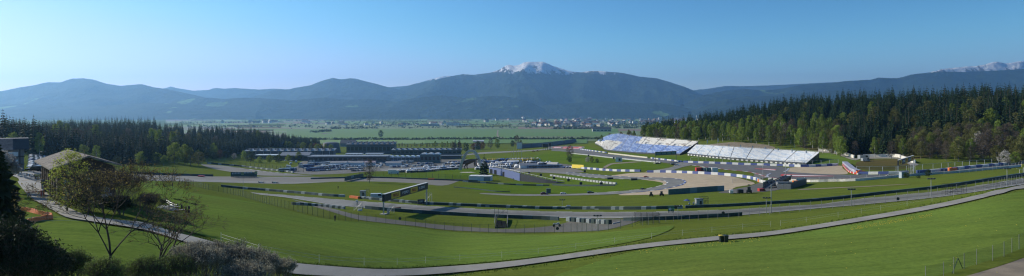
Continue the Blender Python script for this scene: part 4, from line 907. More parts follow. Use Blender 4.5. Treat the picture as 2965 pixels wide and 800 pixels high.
# ------------------------------------------------------------------ grandstands
def stand(name, front, back, label, nr, colour, mats, h0=1.2, ns=None, aisle=7):
    """raked seating: every row a tread with seats; wedge walls below; built between a front line and a higher back line"""
    n = len(front); c = front[0].copy()
    root = empty(name, c, 0, label, 'grandstand')
    dk, fr = MB(), MB(); seats = {k: MB() for k in range(len(mats))}
    def P(s, t):
        f = s * (n - 1); i = min(int(f), n - 2); u = f - i
        a = front[i].lerp(front[i + 1], u); b_ = back[i].lerp(back[i + 1], u)
        return a.lerp(b_, t) - c
    ns = ns or 60
    for r in range(nr):
        t0, t1 = r / nr, (r + 1) / nr
        for k in range(ns):
            s0, s1 = k / ns, (k + 1) / ns
            a, b_, d, e = P(s0, t0), P(s1, t0), P(s1, t1), P(s0, t1)
            za = (a.z + b_.z) / 2
            dk.add([a, b_, Vector((d.x, d.y, b_.z)), Vector((e.x, e.y, a.z)), d, e], [(0, 1, 2, 3), (3, 2, 4, 5)])
            if k % aisle != aisle - 1:
                m = colour(s0, t0, r, k)
                if m is None: continue
                w_ = .55
                q = [a.lerp(e, .12), b_.lerp(d, .12), b_.lerp(d, w_), a.lerp(e, w_)]
                for v, z in zip(q, (a.z, b_.z, b_.z, a.z)): v.z = z + .42
                up = [q[3] + Vector((0, 0, .48)), q[2] + Vector((0, 0, .48))]
                seats[m].add(q + up, [(0, 1, 2, 3), (3, 2, 5, 4) if False else (3, 2, 5, 4)])
    # sides and back
    for s in (0, 1):
        pts = [P(s, t / 8) for t in range(9)]
        for a, b_ in zip(pts, pts[1:]):
            fr.poly([a, b_, (b_.x, b_.y, zf(b_.x + c.x, b_.y + c.y) - c.z - .5), (a.x, a.y, zf(a.x + c.x, a.y + c.y) - c.z - .5)])
    for k in range(30):
        for t in (0, 1):
            a, b_ = P(k / 30, t), P((k + 1) / 30, t)
            fr.poly([a, b_, (b_.x, b_.y, zf(b_.x + c.x, b_.y + c.y) - c.z - .5), (a.x, a.y, zf(a.x + c.x, a.y + c.y) - c.z - .5)])
    dk.build('stepped_deck', GALV if name != 'far_grandstand' else WALLD, root); fr.build('framework', DARKM, root)
    for k, mb in seats.items():
        if mb.f: mb.build('seat_rows', mats[k], root)
    rl = MB()
    for k in range(40):
        a, b_ = P(k / 40, 1) + Vector((0, 0, 1.1)), P((k + 1) / 40, 1) + Vector((0, 0, 1.1)); rl.tube(a, b_, .06, .06, 4)
        rl.tube(a - Vector((0, 0, 1.1)), a, .06, .06, 4)
    rl.build('back_rail', WHT_P, root)
    return root
def sline(pts, ref, ddist, n=24):
    """points on the ground for the front, and raised points behind it for the back"""
    o = spline(pts, 6); out = []
    for k in range(n):
        f = k / (n - 1) * (len(o) - 1); i = min(int(f), len(o) - 2); u = f - i
        out.append((o[i][0] * (1 - u) + o[i + 1][0] * u, o[i][1] * (1 - u) + o[i + 1][1] * u))
    return out
fl = sline([(1722, 417), (1742, 427), (1754, 436), (1800, 441), (1840, 444.5), (1900, 447.5), (1968, 449.5)], 0, 0)
bl = sline([(1738, 404), (1762, 393), (1790, 388), (1830, 394), (1875, 399), (1950, 404.5), (2022, 411.5)], 0, 0)
F1 = []; B1 = []
for (fx, fy), (bx, by) in zip(fl, bl):
    p = at(fx, fy); F1.append(p + Vector((0, 0, 1.0))); B1.append(Wp(bx, by, p.y + 44))
def col1(s, t, r, k):
    if 4 <= (k % 18) <= 8 and .50 < t < .66 and s > .55: return None
    up = t > .5
    w_ = noise.noise(Vector((s * 30 + t * 9, t * 7 - s * 8, 2))) + .5 * noise.noise(Vector((s * 90, t * 30, 7)))
    if s < .16: b_ = t >= .42
    elif up: b_ = s < .62
    else: b_ = s >= .40 + t * .1
    return (2 if w_ > .05 else 0) if b_ else (1 if w_ > -.28 else 3)
stand('grandstand', F1, B1, 'left grandstand with blue and white seat blocks', 26, col1, [SEATB, SEATW, SEATL, mat('seat_grey_brown', (.32, .29, .27), .6)], ns=190, aisle=18)
fl = sline([(1990, 448), (2050, 454.5), (2120, 461), (2220, 469.5), (2335, 477.5)], 0, 0); bl = sline([(2015, 421), (2070, 424), (2130, 428), (2250, 435.5), (2372, 443)], 0, 0)
F2 = []; B2 = []
for (fx, fy), (bx, by) in zip(fl, bl):
    p = at(fx, fy); F2.append(p + Vector((0, 0, 1.0))); B2.append(Wp(bx, by, p.y + 36))
SEATS = mat('seat_silver', (.60, .62, .64), .35, .15, var=.16, scale=.4)
stand('grandstand', F2, B2, 'long silver white grandstand right of the blue and white one', 24, lambda s, t, r, k: 0 if noise.noise(Vector((s * 26 + t * 6, t * 5, 4))) < .1 else 1, [SEATS, mat('seat_pale_blue', (.44, .50, .58), .4, .1)], ns=180, aisle=22)
barrier('kerb_blocks', [(1992, 450), (2120, 463), (2220, 471), (2325, 479)], .9, .5, [WHT_P, DARKM], 'black and white chequered rail along the front of the silver grandstand', 'rail', 2.2, lambda i: i % 2)
F3 = [at(x, y) + Vector((0, 0, 1)) for x, y in ((1506, 431), (1560, 427), (1610, 421), (1670, 413))]; B3 = [Wp(x, y, p.y + 30) for (x, y), p in zip(((1512, 419), (1560, 415), (1610, 410), (1668, 403)), F3)]
stand('far_grandstand', F3, B3, 'dark grey empty grandstand far beyond the scoreboard', 14, lambda s, t, r, k: 0, [SEATG], ns=40, aisle=8)
# flags and poles behind the stands
fm = MB(); fm.tube((0, 0, -.5), (0, 0, 7), .09, .06, 5); fme = fm.mesh('pole', GALV); ff = MB(); ff.box((.45, 0, 5.0), (.8, .05, 3.2)); ffe = ff.mesh('flag', WHT_P)
for i, (px, py) in enumerate([(2047, 424), (2078, 424), (2109, 426), (2143, 428), (2178, 430), (2214, 432), (2252, 434), (2292, 437), (2333, 440)]):
    p = Wp(px, py, at(px, py + 1).y); p = gd(px, B2[0].y + 8 if px < 2100 else B2[8].y - (px - 2100) * .32)
    o = empty('flagpole', p, 0, 'slim pole with a narrow white banner behind the silver grandstand', 'flagpole', 'banner poles behind the silver grandstand'); link('pole', fme, o); link('banner', ffe, o)
for i, (px, d) in enumerate([(1846, 705), (1872, 700), (1926, 690), (1953, 685), (1980, 680), (1900, 700), (2024, 640)]):
    o = empty('lamp_post', gd(px, d), 0, 'thin grey post behind the blue and white grandstand', 'post', 'posts behind the blue and white grandstand'); link('pole', fme, o)
for i, (px, d) in enumerate([(2030, 500), (2072, 480), (2117, 465), (2162, 452), (2209, 440), (2255, 432), (2300, 425), (2330, 422)]):
    o = empty('lamp_post', gd(px, d), 0, 'slender mast standing in front of the silver grandstand', 'mast', 'masts in front of the silver grandstand'); link('pole', fme, o); 

# ------------------------------------------------------------------ banner gantries
def gantry(pL, pR, clear, hb, label, panels, post_m=GALV, thick=.5, board=BLACKP, letters=True, overhang=0., top_m=WHT_P):
    rz = face_quat(pL, pR); L_ = (Vector((pR.x, pR.y, 0)) - Vector((pL.x, pL.y, 0))).length; dz = pR.z - pL.z
    root = empty('banner_gantry', pL, rz, label, 'gantry')
    zt = max(clear, clear + dz)
    b_ = MB(); b_.box((L_ / 2, 0, zt + hb / 2), (L_ + overhang, thick, hb)); bo = b_.build('banner_board', board, root)
    t = MB(); t.box((L_ / 2, 0, zt + hb + .06), (L_ + overhang, thick + .1, .12)); t.build('top_edge', top_m, root)
    for x, z0 in ((.15, 0), (L_ - .15, dz)):
        p = MB(); p.box((x, .0, (zt + z0) / 2 - .2), (.34, .34, zt - z0 + .4)); p.build('post', post_m, root)
    p = MB(); p.box((.15, 0, .05), (2.2, 1.8, .3)); p.build('footing', CONC, root)
    for kind, x0, x1, s in panels:
        xm, w_ = (x0 + x1) / 2 * L_, (x1 - x0) * L_
        if kind == 'y':
            q = MB(); q.box((xm, -thick / 2 - .02, zt + hb / 2), (w_ * .94, .04, hb * .80)); po = q.build('yellow_panel', YEL, bo)
            lettering(s, hb * .62, mat('letter_red', (.30, .04, .02), .5), bo, (xm, -thick / 2 - .07, zt + hb / 2), sx=w_ * .80 / (len(s) * hb * .36), bold=.02)
        elif kind == 'w':
            lettering(s, hb * .50, WHT_P, bo, (xm, -thick / 2 - .04, zt + hb / 2), sx=w_ * .82 / (len(s) * hb * .31), shear=.25, bold=.01)
        elif kind == 'd':
            q = MB(); q.box((xm, -thick / 2 - .02, zt + hb / 2), (.08, .05, hb)); q.build('divider', GALV, bo)
        elif kind == 'e':
            q = MB(); q.box((xm, -thick / 2 - .03, zt + hb / 2), (w_, .04, hb * .5)); q.build('emblem_panel', mat(s, (.06, .16, .15) if s == 'panel_teal' else (.10, .18, .08), .5), bo)
    return root
g1 = at(1110, 621); g2 = gd(1236, g1.y + 33)
zt_top = -(540 - HY) / F * g2.y
gantry(g1, g2, 4.05, 2.35, 'large black banner gantry with yellow panels spanning the near track', [('y', .13, .33, 'PIRELLI'), ('w', .345, .53, 'P ZERO'), ('d', .54, .54, ''), ('y', .555, .735, 'PIRELLI'), ('w', .745, .93, 'P ZERO')], thick=.9)
g3 = at(2600, 512); g4 = gd(2645, g3.y + 32)
gantry(g3, g4, 5.2, 2.6, 'small black banner gantry with yellow panels at the bend below the wood', [('y', .02, .2, 'PIRELLI'), ('w', .21, .4, 'P ZERO'), ('y', .42, .58, 'PIRELLI'), ('w', .6, .78, 'P ZERO'), ('y', .8, .97, 'PIRELLI')])
g5 = at(1897, 474); g6 = gd(1958, g5.y + 12)
gantry(g5, g6, 5.0, 2.8, 'dark green gantry over the upper track below the blue grandstand', [('e', .05, .25, 'panel_teal'), ('e', .3, .5, 'panel_teal'), ('e', .55, .72, 'panel_teal'), ('e', .77, .95, 'panel_teal')], post_m=DARKM, board=SPG)
# free standing hoardings
def hoarding(pts, h, label, board, inlays=(), z0=.3):
    pL, pR = at(*pts[0]), at(*pts[1]); rz = face_quat(pL, pR); L_ = (pR.xy - pL.xy).length; dz = pR.z - pL.z
    root = empty('hoarding', pL, rz, label, 'hoarding'); b_ = MB()
    b_.add([(0, -.1, z0), (L_, -.1, z0 + dz), (L_, -.1, z0 + h + dz), (0, -.1, z0 + h), (0, .1, z0), (L_, .1, z0 + dz), (L_, .1, z0 + h + dz), (0, .1, z0 + h)], [(0, 1, 2, 3), (7, 6, 5, 4), (3, 2, 6, 7), (0, 4, 5, 1), (1, 5, 6, 2), (0, 3, 7, 4)])
    bo = b_.build('board', board, root)
    for k in range(5):
        p = MB(); x = L_ * (k + .5) / 5; p.box((x, .2, dz * (k + .5) / 5 + h / 2), (.15, .15, h + z0)); p.build('post', DARKM, root)
    for s, x, size, m in inlays:
        lettering(s, size, m, bo, (x * L_, -.14, z0 + h / 2 + dz * x), bold=.02)
    return root
PALE = mat('pale_lettering', (.38, .45, .45), .6); OLV = mat('olive_emblem', (.20, .26, .10), .6)
h1 = hoarding([(668, 513.5), (744, 514)], 2.9, 'long dark green sponsor hoarding beyond the grey runoff on the left', SPG)
for x, w_ in ((.14, 1.), (.52, 1.), ):
    for k in range(6):
        q = MB(); L_ = 18.; q.box((x * 18 + k * .85 - 1.5, -.16, 2.2), (.5, .04, .95)); o = q.build('pale_mark', PALE, h1.children[0])
for x in (.38, .82):
    q = MB(); q.box((x * 18, -.16, 1.8), (1.7, .04, 1.8)); q.build('emblem_panel', OLV, h1.children[0])
h2 = hoarding([(998, 526), (1052, 515)], 2.6, 'dark green sponsor hoarding standing obliquely on the edge of the infield', SPG)
for k in range(5):
    q = MB(); q.box((11 + k * 1.1, -.16, 1.6), (.6, .04, 1.3)); q.build('pale_mark', PALE, h2.children[0])
h3 = hoarding([(1656, 487.5), (1690, 489.5)], 2.8, 'yellow banner beside the infield barrier', mat('bright_yellow', (.72, .55, .06), .6))
h4 = hoarding([(1934, 624), (1952, 624)], 1.3, 'small green board on the fence beside the near track', GRNP)
h4.location.z += .9
q = MB(); q.cyl((.62, -.16, .95), .40, .05, 14, axis='y'); q.build('round_emblem', PALE, h4.children[0])
q = MB(); q.box((1.5, -.16, 1.15), (.8, .04, .16)); q.box((1.5, -.16, .85), (.6, .04, .12)); q.build('pale_line', mat('mid_green', (.12, .30, .16), .6), h4.children[0])
# yellow 7-like marker board at the right edge
o = empty('marker_board', at(2963, 502), 0, 'small yellow marker board on a white pole at the right edge', 'sign'); q = MB(); q.tube((0, 0, 0), (0, 0, 3.2), .07, .07, 6); q.build('pole', WHT_P, o); q = MB(); q.box((0, -.05, 3.0), (1.3, .1, 1.2)); q.build('board', mat('bright_yellow', (0, 0, 0)), o)
o = empty('tv_antenna', at(2952, 505), 0, 'thin white frame antenna left of the yellow marker board', 'antenna'); q = MB(); q.tube((0, 0, 0), (0, 0, 1.9), .05, .05, 5); q.tube((-1, 0, 2.1), (1, 0, 1.6), .06, .06, 5); q.build('frame', WHT_P, o)

# ------------------------------------------------------------------ masts
def mast(px, py, h, label, lamps=True, r=.1):
    o = empty('floodlight_mast', at(px, py), 0, label, 'mast'); q = MB(); q.tube((0, 0, -.3), (0, 0, h), r, r * .8, 6); q.build('pole', mat('mast_paint', (.33, .35, .34), .5), o)
    if lamps:
        q = MB(); q.box((0, 0, h + .05), (1.9, .12, .12)); q.build('crossbar', DARKM, o)
        lm = MB(); lm.box((0, 0, 0), (.5, .35, .28)); lme = lm.mesh('lamp', DARKM)
        for x in (-.75, 0, .75): link('lamp', lme, o, (x, -.1, h + .22))
    return o
mast(1730, 670, 3.6, 'short floodlight mast at the service road fence', r=.07); mast(1963, 636, 3.4, 'floodlight mast right beside the small green board', r=.07); mast(2219, 619, 4.0, 'floodlight mast just left of the tall plain pole', r=.08)
mast(2465, 598, 4.3, 'floodlight mast at the right fence, second from the right edge group', r=.08); mast(2696, 571, 4.6, 'floodlight mast right of the middle of the right fence', r=.08); mast(2916, 538, 4.6, 'floodlight mast nearest to the right edge', r=.08)
mast(2233, 618, 7.6, 'tall plain grey pole standing at the near fence', False, .11); mast(704, 567, 7.0, 'tall thin pole at the left fence in front of the parked racing cars', False, .07)
mast(1628, 604, 2.9, 'white marshal pole with a small dark signal box beyond the barrier', True, .06)
mast(1335, 508, 8., 'slender grey mast behind the arch, left of it', False, .12); mast(1376, 492, 22., 'tallest slender mast right of the stone arch', False, .16); mast(2275, 523, 8., 'slim white pole behind the fenced compound', False, .12); mast(2209, 531, 9.5, 'slim grey pole at the foot bridge', False, .12)
mast(1508, 510, 9., 'dark pole standing before the blue wall', False, .16); mast(1453, 497, 8., 'pinkish white flag pole left of two before the tents', False, .2); mast(1486, 500, 8., 'white flag pole right of two before the tents', False, .2)
for k, (px, py) in enumerate([(1480, 462), (1487, 461), (1495, 460), (1502, 460), (1510, 460)]): mast(px, py, 12, 'white flag pole in the row above the tents', False, .18)['group'] = 'row of flag poles above the tents'

# ------------------------------------------------------------------ arch with bull, blue wall, shed
a0, a1 = at(1333, 490.5), at(1407, 494) ; cA = at(1364, 491.5); wA = (at(1396, 492.5) - at(1334, 491)).length
root = empty('archway', cA, R(-12), 'pale parabolic steel arch standing on the grass mound', 'arch'); q = MB(); n = 28; H_ = 17.5; W_ = 20.5; prev = None
for i in range(n + 1):
    t = -1 + 2 * i / n; x = t * W_ / 2; z = H_ * (1 - abs(t) ** 2.3) - .8; w2 = 1.7 + .5 * abs(t)
    tx, tz = 1., -H_ * 2.3 * abs(t) ** 1.3 * (1 if t > 0 else -1) / (W_ / 2); L_ = math.hypot(tx, tz); nx, nz = -tz / L_, tx / L_
    ring = [(x - nx * w2 * .5, -w2 * .7, z - nz * w2 * .5), (x + nx * w2 * .5, -w2 * .7, z + nz * w2 * .5), (x + nx * w2 * .5, w2 * .7, z + nz * w2 * .5), (x - nx * w2 * .5, w2 * .7, z - nz * w2 * .5)]
    k = len(q.v); q.v += ring
    if prev is not None:
        for j in range(4): q.f.append((prev + j, prev + (j + 1) % 4, k + (j + 1) % 4, k + j)); q.m.append(0)
    prev = k
q.build('arch_rib', STONE, root)
# bull: one skinned figure
def skinned(name, verts, edges, radii, m, loc, rz, root_i=0, sub=1):
    me = bpy.data.meshes.new(name); me.from_pydata(verts, edges, []); o = bpy.data.objects.new(name, me); COL.objects.link(o)
    md = o.modifiers.new('skin', 'SKIN'); me.skin_vertices if me.skin_vertices else None
    sv = me.skin_vertices[0].data
    for i, r_ in enumerate(radii): sv[i].radius = (r_, r_) if not isinstance(r_, tuple) else r_; sv[i].use_root = i == root_i
    if sub: s_ = o.modifiers.new('sub', 'SUBSURF'); s_.levels = sub; s_.render_levels = sub
    bpy.context.view_layer.update(); dg = bpy.context.evaluated_depsgraph_get(); nm = bpy.data.meshes.new_from_object(o.evaluated_get(dg)); bpy.data.objects.remove(o)
    nm.materials.clear(); nm.materials.append(m)
    for p in nm.polygons: p.use_smooth = True
    return link(name, nm, None, loc, rz)
bv = [(0, 0, 6.6), (2.6, 0, 7.2), (4.6, 0, 8.0), (-2.2, 0, 6.4), (-3.6, 0, 6.1), (-4.9, 0, 5.2), (-5.9, 0, 4.0),      # body, croup, neck, head, muzzle
      (4.4, .9, 5.2), (5.4, .9, 3.0), (4.6, .9, .2), (4.4, -.9, 5.2), (5.0, -.9, 3.0), (5.9, -.9, .2),                    # hind legs
      (-2.4, 1., 4.4), (-3.0, 1., 2.4), (-2.2, 1., .2), (-2.4, -1., 4.2), (-3.8, -1., 2.6), (-3.4, -1., .2),              # fore legs
      (5.6, 0, 8.8), (6.8, 0, 8.2), (7.6, 0, 9.4), (-4.9, 1.3, 6.0), (-5.9, 1.7, 6.4), (-4.9, -1.3, 6.0), (-5.9, -1.7, 6.4)]
be = [(0, 1), (1, 2), (0, 3), (3, 4), (4, 5), (5, 6), (2, 7), (7, 8), (8, 9), (2, 10), (10, 11), (11, 12), (3, 13), (13, 14), (14, 15), (3, 16), (16, 17), (17, 18), (2, 19), (19, 20), (20, 21), (5, 22), (22, 23), (5, 24), (24, 25)]
br = [1.9, 1.7, 1.45, 2.3, 1.7, 1.15, .7, .9, .55, .4, .9, .55, .4, .8, .5, .4, .8, .5, .4, .25, .18, .2, .3, .12, .3, .12]
tag(skinned('bull_statue', [(x * 1.2, y * 1.1, z * 1.12) for x, y, z in bv], be, br, CORT, cA + Vector((-1.2, 0, -.1)), R(-25)), 'rust brown steel bull standing beneath the pale arch', 'statue')
q = MB(); s0 = at(1352, 501); q.poly([(0, 0, .15), (7, -1, .15), (13, .5, .15), (9, 4, .3), (2, 3, .3)]); tag(q.build('sand_patch', road_mat('sand', (.5, .47, .38)), loc=s0 + Vector((-6, 0, .1))), kind='structure')
# blue wall falling away to the ramp
def wall_poly(name, pts, hs, m, label, thick=.6, cat='wall'):
    P_ = [at(x, y) for x, y in pts]; c = P_[0].copy(); q = MB(); sd_ = [side(P_, i) for i in range(len(P_))]
    for i in range(len(P_) - 1):
        vs = []
        for j in (i, i + 1):
            for s_ in (-1, 1):
                for z in (-.5, hs[j]): g = P_[j] - c + sd_[j] * (s_ * thick / 2); vs.append((g.x, g.y, g.z + z))
        q.add(vs, [(0, 4, 5, 1), (2, 3, 7, 6), (1, 5, 7, 3), (0, 1, 3, 2), (4, 6, 7, 5)])
    root = empty(name, c, 0, label, cat); q.build('panels', m, root)
    r_ = MB()
    for i in range(len(P_) - 1):
        a, b_ = P_[i] - c + Vector((0, 0, hs[i])), P_[i + 1] - c + Vector((0, 0, hs[i + 1])); r_.tube(a + Vector((0, 0, .9)), b_ + Vector((0, 0, .9)), .12, .12, 4)
        k = max(1, int((b_ - a).length / 3))
        for t in range(k): p = a.lerp(b_, t / k); r_.tube(p, p + Vector((0, 0, .9)), .1, .1, 4)
    r_.build('hand_rail', WHT_P, root)
    return root
bw = wall_poly('blue_wall', [(1417, 501), (1440, 506), (1462, 512), (1485, 518), (1506, 525)], [4.2, 4.6, 4.8, 4.8, 5.0], BLUEW, 'bright blue stair wall left of the dark ramp wall')
wall_poly('ramp_wall', [(1507, 525), (1540, 528), (1580, 531), (1612, 532), (1634, 531.5)], [5.0, 3.9, 2.5, 1.3, .5], mat('ramp_dark', (.045, .05, .065), .7), 'dark ramp wall sloping down to the right of the blue wall')
for x, w_ in ((1424, 2.2), (1436, 2.0), (1464, 4.0)):
    p = at(x, 503 + (x - 1424) * .22); q = MB(); q.box((p.x - bw.location.x - .5, p.y - bw.location.y - .75, p.z - bw.location.z + 1.7), (w_, .3, 3.4), R(-38)); q.build('doorway', BLACKP, bw)
c = at(1392, 523); o = empty('white_shed', c, R(-8), 'flat white shed with a ribbed roof beside the solitary conifer', 'shed'); q = MB(); q.box((0, 0, 1.4), (14, 7, 3.0)); q.build('walls', WHT_P, o); q = MB()
for k in range(6): q.box((-5.8 + k * 2.35, 0, 3.05 + .06 * (k % 2)), (2.25, 7.6, .2))
q.build('ribbed_roof', TARP, o); q = MB(); q.box((4.7, -3.55, 1.3), (4.2, .08, 2.6)); q.build('side_panel', ROOFG, o)
# ------------------------------------------------------------------ vehicles
def wheels(q, xs, yw, r, w_=.22, mi=2, n=9):
    for x in xs:
        for y in (-yw, yw): q.cyl((x, y, r), r, w_, n, mi, 'y')
def car_parts(L=4.4, W=1.8, H=1.45, kind='car'):
    """profiles run along x, nose at +x; returns body, glass and one wheel as builders"""
    h = L / 2; b_, g, wv = MB(), MB(), MB()
    if kind == 'van':
        b_.prism([(-h, .3), (h, .3), (h, .95), (h * .86, 1.15), (h * .58, H), (-h, H)], -W / 2, W / 2)
        g.prism([(h * .84, 1.18), (h * .60, H - .1), (h * .2, H - .1), (h * .2, 1.18)], -W / 2 - .01, W / 2 + .01)
        g.poly([(h * .87, -W * .44, 1.17), (h * .87, W * .44, 1.17), (h * .61, W * .42, H - .04), (h * .61, -W * .42, H - .04)])
    elif kind == 'suv':
        b_.prism([(-h, .35), (h, .35), (h, .85), (h * .9, 1.0), (h * .45, 1.08), (-h, 1.08)], -W / 2, W / 2)
        b_.prism([(h * .40, 1.06), (h * .16, H), (-h * .9, H), (-h * .98, 1.06)], -W * .44, W * .44)
        g.prism([(h * .36, 1.12), (h * .16, H - .08), (-h * .86, H - .08), (-h * .93, 1.12)], -W * .445, W * .445)
    else:
        b_.prism([(-h, .3), (h, .3), (h, .62), (h * .55, .88), (-h * .8, .92), (-h, .8)], -W / 2, W / 2)
        b_.prism([(h * .42, .86), (h * .08, H), (-h * .5, H), (-h * .84, .90)], -W * .42, W * .42)
        g.prism([(h * .38, .90), (h * .07, H - .06), (-h * .49, H - .06), (-h * .79, .92)], -W * .43, W * .43)
    r = .33 if kind == 'car' else .37
    wv.cyl((0, 0, 0), r, .22, 10, 0, 'y')
    return b_, g, wv, r, [(-h * .62), (h * .64)], W / 2 - .08
def car_mesh(name, m, **k):
    b_, g, wv, r, xs, yw = car_parts(**k); q = MB(); q.add(b_.v, b_.f, 0); q.add(g.v, g.f, 1); wheels(q, xs, yw, r)
    return q.mesh(name, [m, GLASS, RUB])
def full_car(name, p, rz, m, label, cat='car', scale=1., group=None, **k):
    b_, g, wv, r, xs, yw = car_parts(**k); o = empty(name, p, rz, label, cat, group, scale)
    bo = b_.build('body', m, o); g.build('window', GLASS, bo); wm = wv.mesh('wheel', RUB)
    for x in xs:
        for y in (-yw, yw): link('wheel', wm, o, (x, y, r))
    return o
paint = lambda n, c: mat('car_' + n, c, .3, .2, var=.05)
PAINTS = [paint('silver', (.38, .40, .42)), paint('white', (.62, .62, .62)), paint('black', (.02, .022, .025)), paint('blue', (.05, .09, .22)), paint('grey', (.13, .14, .15)), paint('red', (.32, .03, .03))]
CARM = [car_mesh('parked_car', m) for m in PAINTS]; VANM = [car_mesh('parked_van', m, L=5.6, W=2., H=2.3, kind='van') for m in PAINTS[:2] + [PAINTS[3]]]
def simple(name, me, p, rz, label, cat, group=None, s=1.):
    o = link(name, me, None, p, rz); o.scale = (s,) * 3
    return tag(o, label, cat, group)
# coaches, trucks, motorhomes
def coach_mesh(name, m, L=11., W=2.5, H=3.3):
    q = MB(); q.prism([(-L / 2, .4), (L / 2, .4), (L / 2, 1.6), (L / 2 - .35, H), (-L / 2, H)], -W / 2, W / 2, 0); q.box((-.2, 0, 2.25), (L - 1.2, W + .04, .8), 0, 1)
    q.poly([(L / 2 + .01, -W * .42, 1.5), (L / 2 + .01, W * .42, 1.5), (L / 2 - .30, W * .4, H - .3), (L / 2 - .30, -W * .4, H - .3)], 1); q.box((-1, 0, H + .12), (2.2, 1.4, .25), 0, 0)
    wheels(q, [-L * .3, L * .33], W / 2 - .1, .48); return q.mesh(name, [m, GLASS, RUB])
def truck_mesh(name, m, cab, L=13.5):
    q = MB(); q.box((-1.2, 0, 2.35), (L - 2.6, 2.5, 2.75), 0, 0); q.box((-1.2, 0, .85), (L - 3, 1.2, .3), 0, 2); q.prism([(L / 2 - 2.2, .5), (L / 2, .5), (L / 2, 2.0), (L / 2 - .3, 3.1), (L / 2 - 2.2, 3.3)], -1.2, 1.2, 3)
    q.poly([(L / 2 + .01, -1.05, 1.9), (L / 2 + .01, 1.05, 1.9), (L / 2 - .27, 1.0, 2.95), (L / 2 - .27, -1.0, 2.95)], 1); wheels(q, [-L * .36, -L * .27, -L * .18, L / 2 - 1.1], 1.1, .5); return q.mesh(name, [m, GLASS, RUB, cab])
def tent_mesh(name, W=6., D=6., H=2.6, peak=2., m=TARP, wall=True):
    q = MB(); a, b_ = W / 2, D / 2
    if wall: q.box((0, b_ - .05, H / 2), (W, .08, H)); q.box((-a + .05, 0, H / 2), (.08, D, H)); q.box((a - .05, 0, H / 2), (.08, D, H))
    q.box((0, 0, H), (W + .2, D + .2, .3)); mid = [(-a, -b_, H + .15), (a, -b_, H + .15), (a, b_, H + .15), (-a, b_, H + .15)]
    low = [(x * .45, y * .45, H + .15 + peak * .35) for x, y, z in mid]; q.add(mid + low + [(0, 0, H + peak)], [(0, 1, 5, 4), (1, 2, 6, 5), (2, 3, 7, 6), (3, 0, 4, 7), (4, 5, 8), (5, 6, 8), (6, 7, 8), (7, 4, 8)])
    return q.mesh(name, m)
def marquee_mesh(name, L=16., D=10., H=3., ridge=2.2, m=TARP, eave=.3):
    q = MB(); q.box((0, 0, H / 2), (L, D, H), 0, 1); q.prism([(-D / 2 - eave, H), (D / 2 + eave, H), (0, H + ridge)], -L / 2 - eave, L / 2 + eave, 0, 'x'); return q.mesh(name, [m, TARP])
COACH = [coach_mesh('coach', m) for m in (PAINTS[1], PAINTS[0], PAINTS[3])]; TRUCK = [truck_mesh('truck', a, b_) for a, b_ in ((WHT_P, WHT_P), (mat('trailer_grey', (.30, .32, .34), .4), BLACKP), (mat('trailer_blue', (.08, .13, .30), .4), PAINTS[3]), (mat('trailer_yellow', (.55, .42, .06), .4), WHT_P))]
TENT = [tent_mesh('tent'), tent_mesh('tent', 8, 5, 2.8, 1.4), tent_mesh('tent', 5, 5, 2.5, 2.4)]; MARQ = [marquee_mesh('marquee'), marquee_mesh('marquee', 22, 10, 3.2, 2.4), marquee_mesh('marquee', 11, 7, 2.8, 1.8)]
TENTC = [tent_mesh('tent', 6, 4, 2.4, 1., mat('tent_' + n_, c_, .7)) for n_, c_ in (('grey', (.25, .27, .29)), ('blue', (.10, .17, .30)), ('cream', (.48, .44, .36)))]
AWN = [marquee_mesh('awning', 12, 7, 2.8, .9, mat('awning_grey', (.24, .25, .27), .7)), marquee_mesh('awning', 12, 7, 2.8, .9, mat('awning_mauve', (.30, .25, .29), .7))]
SILV = mat('glossy_silver', (.45, .47, .5), .18, .5)
def row(kind, mes, px0, py0, px1, py1, n, label, cat, group, jit=.6, head=None, s=None):
    s, mul = {'tent': (.62, 1.7), 'parked_car': (.8, 1.25), 'parked_van': (.8, 1.3), 'truck': (.7, 1.4), 'coach': (.8, 1.3)}[kind] if s is None else (s, 1); n = int(n * mul + .5)
    a, b_ = at(px0, py0), at(px1, py1)
    for i in range(n):
        t = (i + .5) / n; x, y = a.x + (b_.x - a.x) * t + U(-jit, jit), a.y + (b_.y - a.y) * t + U(-jit, jit)
        p = ground(x, y, .07); simple(kind, random.choice(mes), p, (U(-.06, .06) + head) if head is not None else U(0, 6.28), label, cat, group, s)
# car park behind the barn, packed with glinting roofs
k = 0
for r_ in range(15):
    d = 215 + r_ * 12.5; x0, x1 = (88 - CX) / F * d, ((172 if r_ > 3 else 140) - CX) / F * d
    nn = int((x1 - x0) / 2.7)
    for i in range(nn):
        if rnd() < .12: continue
        p = ground(x0 + (i + .5) * 2.7 + U(-.15, .15), d + U(-.3, .3), .06)
        simple('parked_car', random.choice(CARM[:1] * 3 + CARM[1:5]), p, R(90) + U(-.05, .05), 'car parked in the crowded glinting car park between hotel and barn', 'car', 'cars in the glinting car park')
